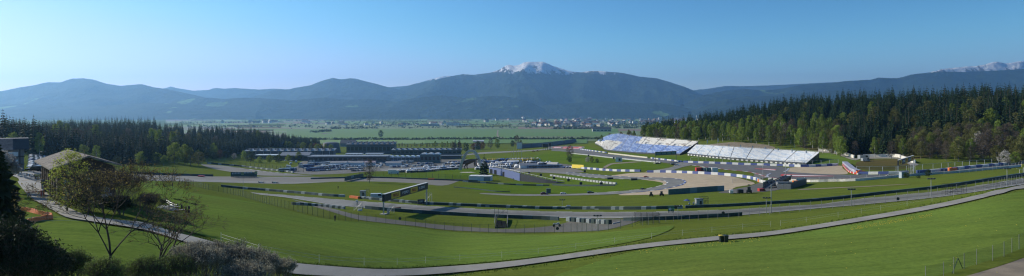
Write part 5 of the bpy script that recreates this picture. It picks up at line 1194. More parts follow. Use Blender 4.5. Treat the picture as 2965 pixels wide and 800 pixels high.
# paddock left: cars, vans, coaches
G_ = 'cars in the lower paddock rows'
for (a0_, b0_, a1_, b1_, n) in [(1010, 492, 1052, 488, 12), (960, 494, 1010, 491, 11), (905, 497, 960, 494, 12), (1020, 497, 1054, 495, 8), (880, 489, 900, 492, 4), (1056, 484, 1092, 483, 8), (1100, 479, 1140, 478, 9), (1150, 479, 1190, 478, 9), (1200, 481, 1262, 480, 14), (825, 466, 850, 468, 6), (1000, 484, 1050, 483, 11), (940, 489, 1000, 487, 12), (1150, 484, 1180, 483, 6), (1270, 483, 1330, 484, 12), (1080, 472, 1150, 471, 12)]:
    row('parked_car', CARM[:2] * 2 + CARM[:5], a0_, b0_, a1_, b1_, n, 'car parked in the busy paddock rows before the pit buildings', 'car', G_, head=R(70))
for (a0_, b0_, a1_, b1_, n) in [(1048, 476, 1070, 475, 4), (1098, 474, 1120, 474, 4), (1130, 486, 1180, 484, 6), (950, 472, 990, 471, 6), (1210, 476, 1255, 476, 7), (1190, 497, 1230, 495, 5)]:
    row('parked_van', VANM, a0_, b0_, a1_, b1_, n, 'white or silver van parked in the paddock before the pit buildings', 'van', 'vans in the paddock', head=R(60))
for (a0_, b0_, a1_, b1_, n, hd) in [(820, 498, 846, 496, 4, 10), (872, 486, 902, 485, 5, 75), (896, 496, 925, 494, 4, 60), (925, 490, 962, 487, 6, 65), (960, 487, 985, 484, 4, 65), (900, 479, 950, 477, 7, 70), (986, 481, 1000, 480, 2, 60)]:
    row('coach', COACH, a0_, b0_, a1_, b1_, n, 'long white coach or motorhome parked in the left part of the paddock', 'coach', 'coaches in the left paddock', head=R(hd))
for (a0_, b0_, a1_, b1_, n, hd) in [(900, 470, 1000, 469, 7, 80), (1050, 470, 1120, 470, 5, 80), (1000, 474, 1040, 474, 3, 5), (1130, 473, 1200, 473, 5, 80), (1386, 474, 1440, 471, 6, 70), (1440, 466, 1560, 465, 10, 80), (1440, 478, 1500, 476, 6, 60)]:
    row('truck', TRUCK[:3], a0_, b0_, a1_, b1_, n, 'race truck with box trailer parked among the paddock tents', 'truck', 'race trucks in the paddock', head=R(hd))
for (a0_, b0_, a1_, b1_, n) in [(1480, 470, 1500, 470, 2), (1420, 467, 1450, 466, 3), (1505, 468, 1560, 466, 3)]:
    row('truck', TRUCK[3:], a0_, b0_, a1_, b1_, n, 'yellow race truck standing behind the white tents right of the arch', 'truck', 'yellow trucks right of the arch', head=R(10))
for (px, py, i) in [(982, 481, 0), (1030, 481, 0), (1065, 480, 1), (1140, 481, 0)]:
    simple('awning', AWN[i], at(px, py, .07), R(5), ['grey flat awning beside the parked trucks, left half of the paddock', 'mauve awning in the middle of the paddock'][i], 'awning', 'flat awnings in the paddock' if i == 0 else None, 1.25)
for k in range(46):
    px = U(825, 1335); p = at(px, U(470, 486), .07)
    simple('parked_van', VANM[k % 2], p, U(0, 3.1), 'white or silver van parked in the paddock before the pit buildings', 'van', 'vans in the paddock', U(.7, .95))
# white tents in front of the arch and right of it
for (a0_, b0_, a1_, b1_, n) in [(1150, 500, 1185, 498, 4), (1190, 495, 1240, 493, 6), (1180, 501, 1215, 499, 4), (1240, 490, 1300, 488, 8), (1218, 500, 1265, 495, 5), (1265, 494, 1325, 490, 6), (1300, 485, 1335, 484, 5), (1290, 476, 1330, 476, 4), (1230, 487, 1260, 486, 3)]:
    row('tent', TENT + TENTC, a0_, b0_, a1_, b1_, n, 'small tent or gazebo in the cluster left of the stone arch', 'tent', 'white tents left of the arch', head=R(15))
for (a0_, b0_, a1_, b1_, n) in [(1382, 486, 1420, 484, 6), (1385, 478, 1430, 478, 6), (1420, 488, 1475, 486, 8), (1425, 481, 1480, 480, 8), (1380, 492, 1398, 491, 3), (1440, 474, 1500, 473, 7), (1480, 484, 1500, 483, 3), (1520, 474, 1560, 472, 5), (1560, 478, 1595, 475, 4)]:
    row('tent', TENT + TENTC, a0_, b0_, a1_, b1_, n, 'small tent or gazebo in the cluster right of the stone arch', 'tent', 'white tents right of the arch', head=R(15))
for (a0_, b0_, a1_, b1_, n) in [(1430, 491, 1490, 489, 12), (1400, 490, 1428, 489, 6), (1520, 480, 1560, 478, 7), (1570, 473, 1590, 471, 4), (1385, 467, 1430, 464, 9), (1625, 486, 1654, 487, 6), (1300, 470, 1330, 470, 6), (1350, 466, 1380, 464, 6)]:
    row('parked_car', CARM[:5], a0_, b0_, a1_, b1_, n, 'car parked between the tents right of the stone arch', 'car', 'cars between the tents right of the arch', head=R(40))
simple('marquee', MARQ[1], at(1486, 473, .06), R(5), 'big white marquee at the top of the tent cluster below the flag poles', 'marquee', None, .5); simple('marquee', MARQ[0], at(1498, 486, .06), R(95), 'bright white gable marquee left of the large grey roofed hall', 'marquee', None, .5)
hall = marquee_mesh('hall', 15, 10, 2.6, 1.8, ROOFG); simple('hall', hall, at(1530, 487, .06), R(4), 'large grey roofed hall between the bright marquee and the blue container row', 'hall'); simple('hall', marquee_mesh('hall', 15, 12, 3.4, 2.6, mat('cream_roof', (.55, .52, .48), .6)), at(1601, 482, .06), R(-20), 'cream roofed hut at the right end of the blue container row', 'hut', None, .6)
CB = MB(); CB.box((0, 0, 1.35), (6.0, 2.5, 2.7), 0, 0); CB.box((0, -1.27, 1.6), (2.4, .06, 1.), 0, 1); cme = CB.mesh('container', [mat('container_blue', (.13, .19, .28), .5, objvar=.2), GLASS])
a, b_ = at(1532, 488.5), at(1622, 486.5)
for i in range(10):
    p = a.lerp(b_, (i + .5) / 10); simple('container', cme, ground(p.x, p.y, .06), face_quat(a, b_), 'pale blue container cabin in the row along the grey runoff', 'container', 'blue containers along the runoff')
# single vehicles and cabins along the infield
o = empty('white_box_van', at(1136, 505), R(10), 'white box van with a round mark parked at the ring shaped pad', 'van'); q = MB(); q.box((0, 0, 1.9), (6, 2.4, 2.8)); q.build('box', WHT_P, o); q = MB(); q.prism([(3, .5), (4.9, .5), (4.9, 1.3), (4.3, 2.3), (3, 2.4)], -1.1, 1.1); q.build('cab', WHT_P, o); q = MB(); wheels(q, [-1.8, 3.8], 1.1, .42, mi=0); q.build('wheels', RUB, o)
cabin = lambda name, px, py, sz, m, label, rz=0., cat='cabin': None
def cabin(name, px, py, sz, m, label, rz=0., cat='cabin', d=None, roofm=None):
    o = empty(name, at(px, py), rz, label, cat); q = MB(); q.box((0, 0, sz[2] / 2 - .1), (sz[0], sz[1], sz[2] + .2)); w_ = q.build('walls', m, o); q = MB(); q.box((0, 0, sz[2] + .1), (sz[0] + .3, sz[1] + .3, .2)); q.build('roof', roofm or ROOFG, o)
    q = MB(); q.box((sz[0] * .12, -sz[1] / 2 - .02, sz[2] * .5), (sz[0] * .3, .06, sz[2] * .6)); q.build('window', GLASS, o); return o
cabin('white_cabin', 1792, 468.5, (5.5, 3, 3.6), WHT_P, 'small white cabin with a dark side on the infield below the left grandstand', R(-15))
cabin('marshal_shelter', 2024, 597.5, (2.2, 1.8, 2.3), GALV, 'grey marshal shelter behind the barrier beside the blue umbrella'); cabin('marshal_shelter', 1051, 569.5, (2.2, 2, 2.3), GALV, 'grey marshal shelter behind the barrier left of the white van')
sc = lambda px, py, w_, h, label, n=3, m=DARKM: None
def scaffold(px, py, w_, h, label, m=DARKM, n=3, lv=3, dpt=1.2, rz=0., cat='scaffold', grp=None):
    o = empty('scaffold_tower', at(px, py), rz, label, cat, grp); q = MB(); q2 = MB()
    for i in range(n + 1):
        for y in (0, dpt): q.tube((-w_ / 2 + w_ * i / n, y, -.3), (-w_ / 2 + w_ * i / n, y, h), .035, .035, 4)
    for j in range(1, lv + 1):
        for y in (0, dpt): q2.tube((-w_ / 2, y, h * j / lv), (w_ / 2, y, h * j / lv), .03, .03, 4)
    q2.tube((-w_ / 2, 0, 0), (w_ / 2, 0, h * .9), .04, .04, 4); q.build('upright', m, o); q2.build('rail', m, o); return o
scaffold(2040, 597.5, 2.6, 3.0, 'open black scaffold frame right of the grey marshal shelter', lv=5); scaffold(1062, 570, 2.0, 3.1, 'open scaffold frame beside the shelter left of the white van', lv=1); scaffold(1240, 583, 2.6, 3.2, 'open grey scaffold frame beyond the barrier right of the banner gantry', m=GALV, lv=1)
scaffold(1450, 634, 4.1, 3.8, 'tall thin frame of the footway above the tunnel mouth', lv=2, m=DARKM)
ct = scaffold(1036, 610, 2.7, 2.9, 'light camera tower with cross rails on the near edge of the track', m=GALV, lv=6, n=2); q = MB(); q.box((.9, -.8, .35), (1.3, .9, .6), .3); q.box((-.3, 0, 3.2), (.6, .5, .5)); q.build('camera_box', WHT_P, ct)
scaffold(1875, 650, 6.0, 2.7, 'lattice fence panels between the service road and the small green board', lv=7, n=4); scaffold(2768, 563, 5.5, 2.6, 'dark lattice gate panels in the right part of the near fence', lv=4, n=4)
scaffold(1008 + 125, 617, 1.6, 2.6, 'narrow grey frame beside the left gantry post', m=GALV, lv=2, n=2)
q = MB(); q.prism([(-1.7, 0), (1.7, 0), (1.7, 1.35), (-1.7, .9)], -.2, .2); tag(q.build('brown_board', mat('rust_board', (.16, .07, .045), .8), loc=at(1146, 611)), 'low rust brown board behind the left gantry post', 'board')
q = MB(); q.box((0, 0, .8), (.9, .5, 1.7), 0, 0, .8); tag(q.build('cable_cabinet', GALV, loc=at(1124, 620)), 'light cabinet at the foot of the left gantry post', 'cabinet')
o = empty('umbrella', at(1989, 598.5), 0, 'blue parasol over the marshals beyond the barrier', 'umbrella'); q = MB(); q.tube((0, 0, 0), (0, 0, 2.2), .04, .04, 5); q.build('pole', DARKM, o); q = MB(); q.cyl((0, 0, 2.2), 1.15, .5, 8, 0, 'z', .08); q.build('canopy', BLUEP, o)
q = MB(); q.box((0, 0, .5), (1.3, 1, 1.)); tag(q.build('utility_box', GALV, loc=at(1646, 603)), 'small grey utility box right of the marshal pole', 'box')
hw = hoarding([(1209, 593.5), (1229, 592)], 1.7, 'short black lettered hoarding under the right end of the banner gantry', BLACKP); lettering('P ZERO', .8, WHT_P, hw.children[0], (1.3, -.14, 1.1), sx=.7, shear=.25)
# tunnel under the track
o = empty('underpass', at(1450, 660), 0, 'dark tunnel mouth with railed wing walls under the near track', 'tunnel'); pt = gd(1450, at(1450, 637).y)
dz = pt.z - o.location.z; dy = pt.y - o.location.y
dz = max(dz, .9); q = MB(); q.add([(-1.4, -.6, -.3), (1.4, -.6, -.3), (1.4, dy * .55, -.3), (-1.4, dy * .55, -.3), (-1.4, -.6, .25), (1.4, -.6, .25), (1.4, dy * .55, dz * .5 + .35), (-1.4, dy * .55, dz * .5 + .35)], [(4, 5, 6, 7), (0, 1, 5, 4), (1, 2, 6, 5), (3, 0, 4, 7), (2, 3, 7, 6)]); q.build('mouth_shade_block', mat('tunnel_shade', (.02, .022, .025), 1., spec=0.), o); q = MB()  # closed block, no real opening: the tunnel's inner shade is put into its dark colour
for s_ in (-1, 1):
    x = 1.7 * s_; q.add([(x, -.6, -.4), (x, dy, -.4), (x, dy, dz + .2), (x, -.6, .5), (x + .35, -.6, -.4), (x + .35, dy, -.4), (x + .35, dy, dz + .2), (x + .35, -.6, .5)], [(0, 1, 2, 3), (7, 6, 5, 4), (3, 2, 6, 7), (0, 3, 7, 4)])
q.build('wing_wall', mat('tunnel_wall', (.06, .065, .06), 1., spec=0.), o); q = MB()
for s_ in (-1, 1):
    x = 1.9 * s_; q.tube((x, -.6, 1.5), (x, dy, dz + 1.2), .05, .05, 4)
    for t in (0, .33, .66, 1): q.tube((x, -.6 + (dy + .6) * t, .5 + (dz - .5) * t), (x, -.6 + (dy + .6) * t, 1.5 + (dz - .3) * t), .03, .03, 4)
q.build('hand_rail', FGREY, o)
# vehicles on and beside the track
def racer(name, px, py, rz, m, label, s=1., trailer=False, off=.12):
    p = at(px, py, off); o = empty(name, p, rz, label, 'racing car', None, s); b_ = MB()
    b_.prism([(-2.3, .15), (2.4, .12), (2.4, .3), (1.2, .55), (.5, .62), (-.4, .95), (-1.2, .85), (-2.3, .6)], -.55, .55); b_.box((-.2, 0, .3), (2.6, 1.7, .35)); b_.build('body', m, o)
    q = MB(); q.box((-2.2, 0, 1.05), (.45, 1.6, .08)); q.box((-2.2, .6, .8), (.3, .06, .5)); q.box((-2.2, -.6, .8), (.3, .06, .5)); q.box((2.4, 0, .2), (.4, 1.8, .08)); q.build('wing', BLACKP, o)
    wv = MB(); wv.cyl((0, 0, 0), .36, .34, 10, 0, 'y'); wm = wv.mesh('wheel', RUB)
    for x in (-1.6, 1.5):
        for y in (-.85, .85): link('wheel', wm, o, (x, y, .36))
    return o
racer('race_car', 757, 530, R(5), WHT_P, 'dark and white open racing car on the grey strip, left of two', .72); racer('race_car', 797, 531, R(0), PAINTS[0], 'open racing car with a light trailer frame, right of two', .75)
racer('race_car', 2573, 509.5, R(8), WHT_P, 'white racing car passing the blue and white barrier at the bend', .62)
full_car('sports_car', at(1871, 514.5, .14), R(-5), mat('car_orange', (.55, .14, .05), .3), 'small orange sports car on the upper arm of the hairpin', 'racing car', .66, W=1.9, H=1.25)
full_car('sports_car', at(1710, 560.5, .14), R(3), PAINTS[2], 'black sports car on the lower arm of the hairpin', 'racing car', .72, W=1.9, H=1.25); full_car('sports_car', at(1862, 549.5, .14), R(20), PAINTS[2], 'small dark car following along the lower arm near the kerb', 'racing car', .5, W=1.9, H=1.15)
full_car('sports_car', at(1631, 563, .14), R(2), PAINTS[1], 'white and dark car on the lower arm of the hairpin, left of the black one', 'racing car', .66, H=1.2); full_car('pickup', at(1576, 564.5, .1), R(3), mat('car_maroon', (.10, .02, .025), .35), 'dark maroon car parked before a grey box on the infield', 'car', .85)
q = MB(); q.box((0, 0, 1.2), (2.2, 1.6, 2.2)); tag(q.build('equipment_box', mat('box_dark', (.09, .11, .12), .6), loc=at(1588, 560)), 'grey equipment box behind the dark maroon car', 'box')
full_car('passenger_van', at(1092, 575), R(4), PAINTS[1], 'white van with dark windows parked behind the striped barrier', 'van', 1., L=5.2, W=2, H=2.1, kind='van')
def loader(px, py, label, s=1., m=BLACKP, name='tractor'):
    o = empty(name, at(px, py), R(70), label, 'tractor', None, s); q = MB(); q.box((.7, 0, 1.), (1.8, 1.0, .8)); q.box((-.7, 0, .9), (1.2, 1.5, .7)); q.build('body', m, o); q = MB(); q.box((-.6, 0, 1.9), (1.2, 1.3, 1.3), 0, 0, .85); q.build('cab', GLASS, o); q = MB(); q.box((-.6, 0, 2.6), (1.3, 1.4, .1)); q.build('roof', m, o)
    for x, r in ((-.8, .75), (1.2, .5)):
        for y in (-.8, .8): wv = MB(); wv.cyl((0, 0, 0), r, .4, 12, 0, 'y'); wv.build('wheel', RUB, o, (x, y, r))
    return o
loader(1886, 569, 'dark compact tractor left of two beside the teal screen wall', .66); loader(1916, 568, 'dark upright tractor right of two beside the teal screen wall', .72); tl = loader(2169, 560.5, 'tall dark telescopic loader on the grass beside the apron', .95)
q = MB(); q.tube((-.5, 0, 2.2), (.9, 0, 3.3), .14, .12, 5); q.box((.9, 0, 3.3), (.5, 1., .3)); q.build('lifting_arm', DARKM, tl)
full_car('small_van', at(2117, 561), R(80), PAINTS[1], 'small white van on the grass left of the black trailer', 'van', .75, L=3.6, W=1.6, H=1.9, kind='van'); q = MB(); q.box((0, 0, .9), (2., 1.6, 1.3)); q.cyl((.6, -.8, .3), .3, .2, 8, 0, 'y'); q.cyl((-.6, -.8, .3), .3, .2, 8, 0, 'y'); tag(q.build('trailer', BLACKP, loc=at(2143, 560.5)), 'black box trailer between the white van and the loader', 'trailer')
full_car('rescue_truck', at(2205, 554.5), R(20), RED, 'red and white rescue truck parked beneath the foot bridge', 'truck', .55, L=5.4, W=2.1, H=2.2, kind='van')
full_car('red_truck', at(2026, 501, .1), R(0), RED, 'red lorry cab left of the white containers beyond the gravel trap', 'truck', 1.2, L=4, W=2.2, H=2.6, kind='van')
for px, m, lb in ((2038, WHT_P, 'left white container beyond the gravel trap'), (2053, mat('teal_box', (.06, .12, .12), .5), 'dark teal container between two white ones'), (2068, WHT_P, 'right white container beyond the gravel trap')):
    q = MB(); q.box((0, 0, 1.4), (3.6, 2.6, 2.9), .05); tag(q.build('container', m, loc=at(px, 499.5)), lb, 'container')
row('parked_car', [CARM[5]], 1748, 491.5, 1772, 494, 3, 'red car parked behind the infield barrier, one of three', 'car', 'red cars behind the infield barrier', .1, 0.); row('parked_car', CARM[1:3], 1945, 477, 1962, 480, 3, 'white and dark car waiting by the upper track junction', 'car', 'cars waiting at the upper junction', .3, R(-20))
full_car('service_car', at(1905, 475.5, .05), R(-4), PAINTS[2], 'black pickup parked at the left foot of the green gantry', 'car', .9)
for (px, py, lb) in [(1557, 439, 'red car on the far straight below the scoreboard'), (1545, 440, 'second red car on the far straight, left of the first')]:
    simple('race_car', CARM[5], at(px, py, .15), 0, lb, 'car')
for (px, py, lb, s) in [(2506, 468, 'white van on the access road above the round hollow', 1.), (2500, 462, 'white box lorry behind the van above the round hollow', 1.3)]:
    simple('parked_van', VANM[0], at(px, py, .12), R(10), lb, 'van', None, s)
for (px, py, lb) in [(2492, 504.5, 'orange barrier block at the bend of the far track'), (2758, 496, 'orange barrier block before the wood on the right')]:
    q = MB(); q.box((0, 0, .95), (4.6 if px < 2600 else 4.2, 1.2, 1.6)); q.box((-.7, -.1, 1.8), (1., 1., .3)); tag(q.build('orange_block', ORANGE, loc=at(px, py)), lb, 'barrier block')
q = MB(); q.box((0, 0, .5), (4.2, 1.0, 1.0)); tag(q.build('orange_block', mat('rust_orange', (.40, .10, .04), .7), loc=at(1250, 521.5)), 'rust orange block at the end of the grey runoff', 'barrier block')
q = MB(); q.prism([(-1.8, 0), (1.8, 0), (1.5, .6), (-1.6, .8)], -.8, .8); tag(q.build('red_buggy', RED, loc=at(583, 512.5, .1)), 'low red vehicle at the far edge of the grey runoff on the left', 'vehicle')
# fenced compound and foot bridge
def screen(p0, p1, h, m, label, name='screen_wall', thick=.25):
    a, b_ = at(*p0), at(*p1); L_ = (b_.xy - a.xy).length; dz = b_.z - a.z; o = empty(name, a, face_quat(a, b_), label, 'screen'); n = max(2, int(L_ / 2.6))
    for k in range(n):
        q = MB(); x0, x1 = L_ * k / n + .04, L_ * (k + 1) / n - .04; q.box(((x0 + x1) / 2, 0, dz * (k + .5) / n + h / 2 - .2), (x1 - x0, thick, h + .3)); q.build('panel', m, o)
    return o
CD = mat('compound_dark', (.045, .055, .065), .6); CG = mat('compound_grey', (.11, .125, .135), .6)
screen((2250, 548.5), (2290, 548.5), 2.2, CG, 'grey panel front of the fenced compound'); screen((2290, 547.5), (2335, 533), 2.5, CD, 'dark panel side of the fenced compound rising to the right'); screen((2255, 535), (2285, 531), 1.8, CD, 'dark rear panel wall of the fenced compound')
screen((2210, 541), (2238, 527), 2.0, TEAL, 'teal panel wall beside the foot bridge'); screen((2306, 531), (2334, 529), 2.2, mat('compound_pale', (.38, .42, .44), .5), 'pale panel wall behind the compound')
cabin('site_hut', 2270, 543, (6, 2., 2.1), ROOFG, 'low grey hut inside the fenced compound', cat='hut'); q = MB(); q.box((0, 0, 1.1), (2.2, 1.2, 1.6)); tag(q.build('orange_block', ORANGE, loc=at(2303, 535.5)), 'orange block inside the fenced compound', 'barrier block')
p0, p1 = at(2217, 547), at(2285, 531); o = empty('foot_bridge', p0, face_quat(p0, p1), 'dark sloping foot bridge beside the fenced compound', 'bridge'); o.scale = (1, 1, .5); L_ = (p1.xy - p0.xy).length
q = MB(); q.prism([(0, .2), (L_ * .35, 2.6), (L_, 3.4), (L_, 3.0), (L_ * .35, 2.1), (.6, 0)], -1.2, 1.2); q.build('deck', CD, o); q = MB()
for y in (-1.2, 1.2): q.prism([(0, .3), (L_ * .35, 2.8), (L_, 3.6), (L_, 4.5), (L_ * .35, 3.7), (0, 1.2)], y - .05, y + .05)
q.build('parapet', CD, o)
for k in range(4): q = MB(); x = L_ * (.3 + .22 * k); q.box((x, 0, 1.2), (.25, 2.2, 3.2)); q.build('trestle', DARKM, o)
# scaffold camera post at bend
o = scaffold(2643, 505, 2.6, 5.2, 'white scaffold tower carrying the right end of the small banner gantry', m=WHT_P, lv=8, n=3); cabin('track_hut', 2615, 515.5, (2.6, 2.0, 2.7), mat('hut_blue', (.34, .40, .44), .5), 'pale blue hut at the near wall below the small banner gantry', cat='hut')
tree('round_bush', grn, at(2687, 511.5), .21, 'round dark green bush on the grass below the concrete wall', None, 0, 1.2, cat='bush'); tree('small_bush', grn, at(2625, 515.5), .16, 'small dark bush right of the pale blue hut', None, 1, 1.6, cat='bush')
tree('dark_bush', grn, at(2660, 516.5), .08, 'tiny dark mound on the grass right of the pale blue hut', None, 2, 2.2, cat='bush')
# people
def person(px, py, rz, label, top, leg, off=0., pose=0, s=1.):
    v = [(0, 0, .95), (0, 0, 1.2), (0, 0, 1.42), (0, -.01, 1.55), (0, -.03, 1.68), (.11, 0, .9), (.13 + pose * .04, -.06 * pose, .5), (.14, .10 * pose, .08), (.14, -.12, .04), (-.11, 0, .9), (-.13, .05 * pose, .5), (-.14, -.14 * pose, .08), (-.14, -.2, .04), (.21, 0, 1.38), (.26, -.04, 1.12), (.22, -.2, .95), (-.21, 0, 1.38), (-.27, -.02, 1.12), (-.24, -.16, .92)]
    e = [(0, 1), (1, 2), (2, 3), (3, 4), (0, 5), (5, 6), (6, 7), (7, 8), (0, 9), (9, 10), (10, 11), (11, 12), (2, 13), (13, 14), (14, 15), (2, 16), (16, 17), (17, 18)]
    r = [.15, .15, .15, .055, .11, .10, .065, .045, .04, .10, .065, .045, .04, .06, .045, .035, .06, .045, .035]
    o = skinned('person', v, e, r, top, at(px, py, off), rz); o.data.materials.append(leg); o.data.materials.append(mat('skin', (.45, .28, .2), .6)); o.scale = (s,) * 3
    for p in o.data.polygons: p.material_index = 1 if p.center.z < .93 else 2 if p.center.z > 1.52 else 0
    return tag(o, label, 'person')
DK = mat('cloth_dark', (.03, .035, .04), .9); WC = mat('cloth_white', (.6, .6, .58), .8)
person(1486, 523, R(40), 'person in dark clothes walking in front of the blue wall', DK, DK, pose=1); person(1996, 599, 0, 'person in white sitting side of the umbrella, left of the shelter', WC, DK); person(2008, 598.5, 0, 'person in a pale shirt standing between umbrella and shelter', WC, DK)
person(970, 642, R(20), 'person in dark clothes standing alone at the meadow fence', DK, DK, s=1.05); person(979, 548, 0, 'dark clad marshal standing alone on the infield grass', DK, DK)
person(1050, 609, R(0), 'marshal in white leaning at the camera tower', WC, DK)
for px, py in ((1034, 600),): person(px, py, 0, 'camera operator on the light camera tower', WC, DK, off=.6)
# motorbike
o = empty('motorcycle', at(1612, 657), R(8), 'dark motorcycle parked on the grass edge of the service road', 'motorcycle', None, 1.1); q = MB(); q.prism([(-.9, .7), (-.3, .55), (.5, .6), (.8, .95), (.3, 1.05), (-.2, .85), (-.9, .95)], -.16, .16); q.tube((.6, -.35, 1.15), (.6, .35, 1.15), .03, .03, 4); q.build('frame', PAINTS[0], o)
wv = MB(); wv.cyl((0, 0, 0), .34, .14, 14, 0, 'y'); wm = wv.mesh('wheel', RUB); link('wheel', wm, o, (-.75, 0, .34)); link('wheel', wm, o, (.78, 0, .34))
q = MB(); q.cyl((0, 0, 0), .42, .05, 16, 0, 'y'); wm = q.mesh('round_sign', DARKM)
for i, (px, py, lb) in enumerate([(2094, 617, 'dark round disc hanging on the fence right of the green board'), (2600, 576, 'dark round disc hanging on the fence in the right third'), (1614, 662, 'dark round disc hanging on the fence below the motorcycle'), (1158, 633, 'dark round disc hanging on the fence right of the gantry post')]):
    p = at(px, 632 + 0 * px if i == 0 else [0, 584, 675.5, 651][i]); d = p.y; simple('fence_disc', wm, Wp(px, py, d - .15), 0, lb, 'disc')
# wheelie bins
def bin_(px, py, lid, label, rz=0.):
    o = empty('wheelie_bin', at(px, py, .05), rz, label, 'bin'); q = MB(); n0, n1 = (.26, .30), (.34, .36)
    q.add([(-n0[0], -n0[1], .05), (n0[0], -n0[1], .05), (n0[0], n0[1], .05), (-n0[0], n0[1], .05), (-n1[0], -n1[1], 1.08), (n1[0], -n1[1], 1.08), (n1[0], n1[1], 1.08), (-n1[0], n1[1], 1.08)], [(3, 2, 1, 0), (4, 5, 6, 7), (0, 1, 5, 4), (1, 2, 6, 5), (2, 3, 7, 6), (3, 0, 4, 7)]); q.build('body', mat('bin_green', (.02, .028, .02), .5), o)
    q = MB(); q.prism([(-.40, 1.08), (.40, 1.08), (.38, 1.16), (.0, 1.2), (-.38, 1.16)], -.4, .38); q.build('lid', lid, o); q = MB(); q.cyl((-.28, .3, .12), .12, .06, 10, 0, 'x'); q.cyl((.28, .3, .12), .12, .06, 10, 0, 'x'); q.build('wheels', RUB, o)
    q = MB(); q.tube((-.28, .42, 1.05), (.28, .42, 1.05), .03, .03, 5); q.build('handle', BLACKP, o); return o
bin_(2089, 703, mat('bin_yellow', (.50, .38, .04), .5), 'wheelie bin with a yellow lid, left of the pair by the path').scale = (1.05,) * 3; bin_(2101, 703, mat('bin_green', (0, 0, 0)), 'all dark wheelie bin, right of the pair by the path', R(8)).scale = (1.05,) * 3
# scoreboard and gate towers on the slope
o = empty('video_tower', at(1582, 435), R(10), 'big black video screen block on a frame above the green slope', 'scoreboard'); q = MB(); q.box((-1.5, 0, 6), (7.5, 1.5, 5)); q.build('screen', BLACKP, o); q = MB(); q.box((4.5, .5, 7), (3.2, 1.5, 5)); q.build('side_screen', BLACKP, o); q = MB()
for x in (-4.5, -1.5, 1.5, 4, 5.5): q.box((x, 0, 2), (.35, 1.2, 4.4))
q.build('legs', DARKM, o)
# tiny dark markers on the infield
q = MB(); q.box((0, 0, .9), (1.7, .8, 1.8)); bm_ = q.mesh('marshal_box', BLACKP)
for (px, py) in [(1693, 499.5), (1532, 505), (1566, 510), (1604, 518.5), (1646, 525.5), (1682, 536), (1741, 537), (1650, 446), (1704, 453), (1777, 461)]:
    simple('marshal_box', bm_, at(px, py), 0, 'small black marshal box standing on the infield grass', 'box', 'black marshal boxes on the infield', .9)
q = MB(); q.box((0, 0, .55), (3.6, .8, 1.1)); bm2 = q.mesh('advertising_block', BLACKP)
for px, py, lb in ((1767, 519.5, 'black advertising block on the grass inside the hairpin, left of two'), (1836, 522.5, 'black advertising block on the grass inside the hairpin, right of two')): simple('advertising_block', bm2, at(px, py), R(3), lb, 'block')

# ------------------------------------------------------------------ paddock buildings
def hall_(name, px0, px1, pyb, h, dep, label, wall, roof, rtype='flat', rz_=0., roofh=1.2, posts=0, win=0, over=1.0, lift=0., cat='building'):
    a = at(px0, pyb); dd_ = a.y; b_ = gd(px1, dd_ + (gd(px1, dd_).x - a.x) * math.tan(rz_)); rz = face_quat(a, b_); L_ = (b_.xy - a.xy).length
    o = empty(name, a + Vector((0, 0, lift)), rz, label, cat); q = MB(); q.box((L_ / 2, dep / 2, h / 2 - 1), (L_, dep, h + 2)); q.build('walls', wall, o); q = MB()
    if rtype == 'flat': q.box((L_ / 2, dep / 2 - .5, h + roofh / 2), (L_ + over * 2, dep + over * 2, roofh))
    elif rtype == 'gable': q.prism([(-over, h), (dep + over, h), (dep / 2, h + roofh)], -over, L_ + over, 0, 'x')
    elif rtype == 'waves':
        n = max(3, int(L_ / 6))
        for k in range(n): q.prism([(L_ * k / n, h), (L_ * (k + 1) / n, h), (L_ * (k + .8) / n, h + roofh * .7), (L_ * (k + .5) / n, h + roofh), (L_ * (k + .2) / n, h + roofh * .7)], -over, dep)
    elif rtype == 'beams':
        q.prism([(-over, h + .2), (dep + over, h + roofh), (dep + over, h + roofh + .5), (-over, h + .9)], -over, L_ + over, 0, 'x'); n = int(L_ / 8)
        r_ = q; q = MB()
        for k in range(n): q.box((L_ * (k + .5) / n, dep * .3, h + roofh + .7), (1.4, dep * .9, 1.3))
        q.build('roof_beams', ROOFD, o); q = r_
    q.build('roof', roof, o)
    if posts:
        for k in range(posts): q = MB(); q.box((L_ * (k + .5) / posts, -.4, h / 2), (.5, .5, h)); q.build('column', GALV, o)
    if win:
        for k in range(win): q = MB(); q.box((L_ * (k + .5) / win, -.06, h * .55), (L_ / win * .7, .12, h * .4)); q.build('window', GLASS, o)
    return o
hall_('long_grandstand', 709, 965, 455, 6.5, 14, 'long low grandstand with a grey roof of many beams on the left', WALLD, ROOFG, 'beams', R(4), 2.2, 12)
hall_('low_hall', 738, 812, 461, 4.2, 14, 'low hall with a bright white flat roof in front of the long grandstand', WALLG, mat('roof_white', (.55, .58, .60), .4), 'flat', 0, .6, 0, 6); hall_('paddock_hall', 812, 893, 465, 5.6, 20, 'larger grey hall with a ribbed pale roof right of the low white roofed one', WALLD, ROOFG, 'gable', R(3), 3.2, 0, 5)
hall_('pit_building', 893, 1120, 470, 5.5, 22, 'long dark flat pit building behind the left paddock', WALLD, ROOFG, 'flat', R(3), .8, 0, 16); hall_('roof_pavilion', 1002, 1046, 458, 4.0, 8, 'left white roofed glass pavilion on top of the pit building', GLASS, mat('roof_white', (0, 0, 0)), 'flat', 0, .8, 5, lift=1.); hall_('roof_pavilion', 1060, 1106, 458, 4.2, 8, 'right white roofed glass pavilion on top of the pit building', GLASS, mat('roof_white', (0, 0, 0)), 'flat', 0, .8, 5, lift=1.)
hall_('tent_hall', 1122, 1216, 467, 4.2, 14, 'long hall roofed with a row of white scalloped waves', WALLG, mat('roof_white', (0, 0, 0)), 'waves', R(2), 2.0, 8); hall_('glass_block', 1216, 1274, 472, 9.5, 14, 'tall teal glass block with a white wavy roof', mat('teal_glass', (.10, .16, .17), .25), mat('roof_white', (0, 0, 0)), 'waves', 0, 1.4, 0, 5)
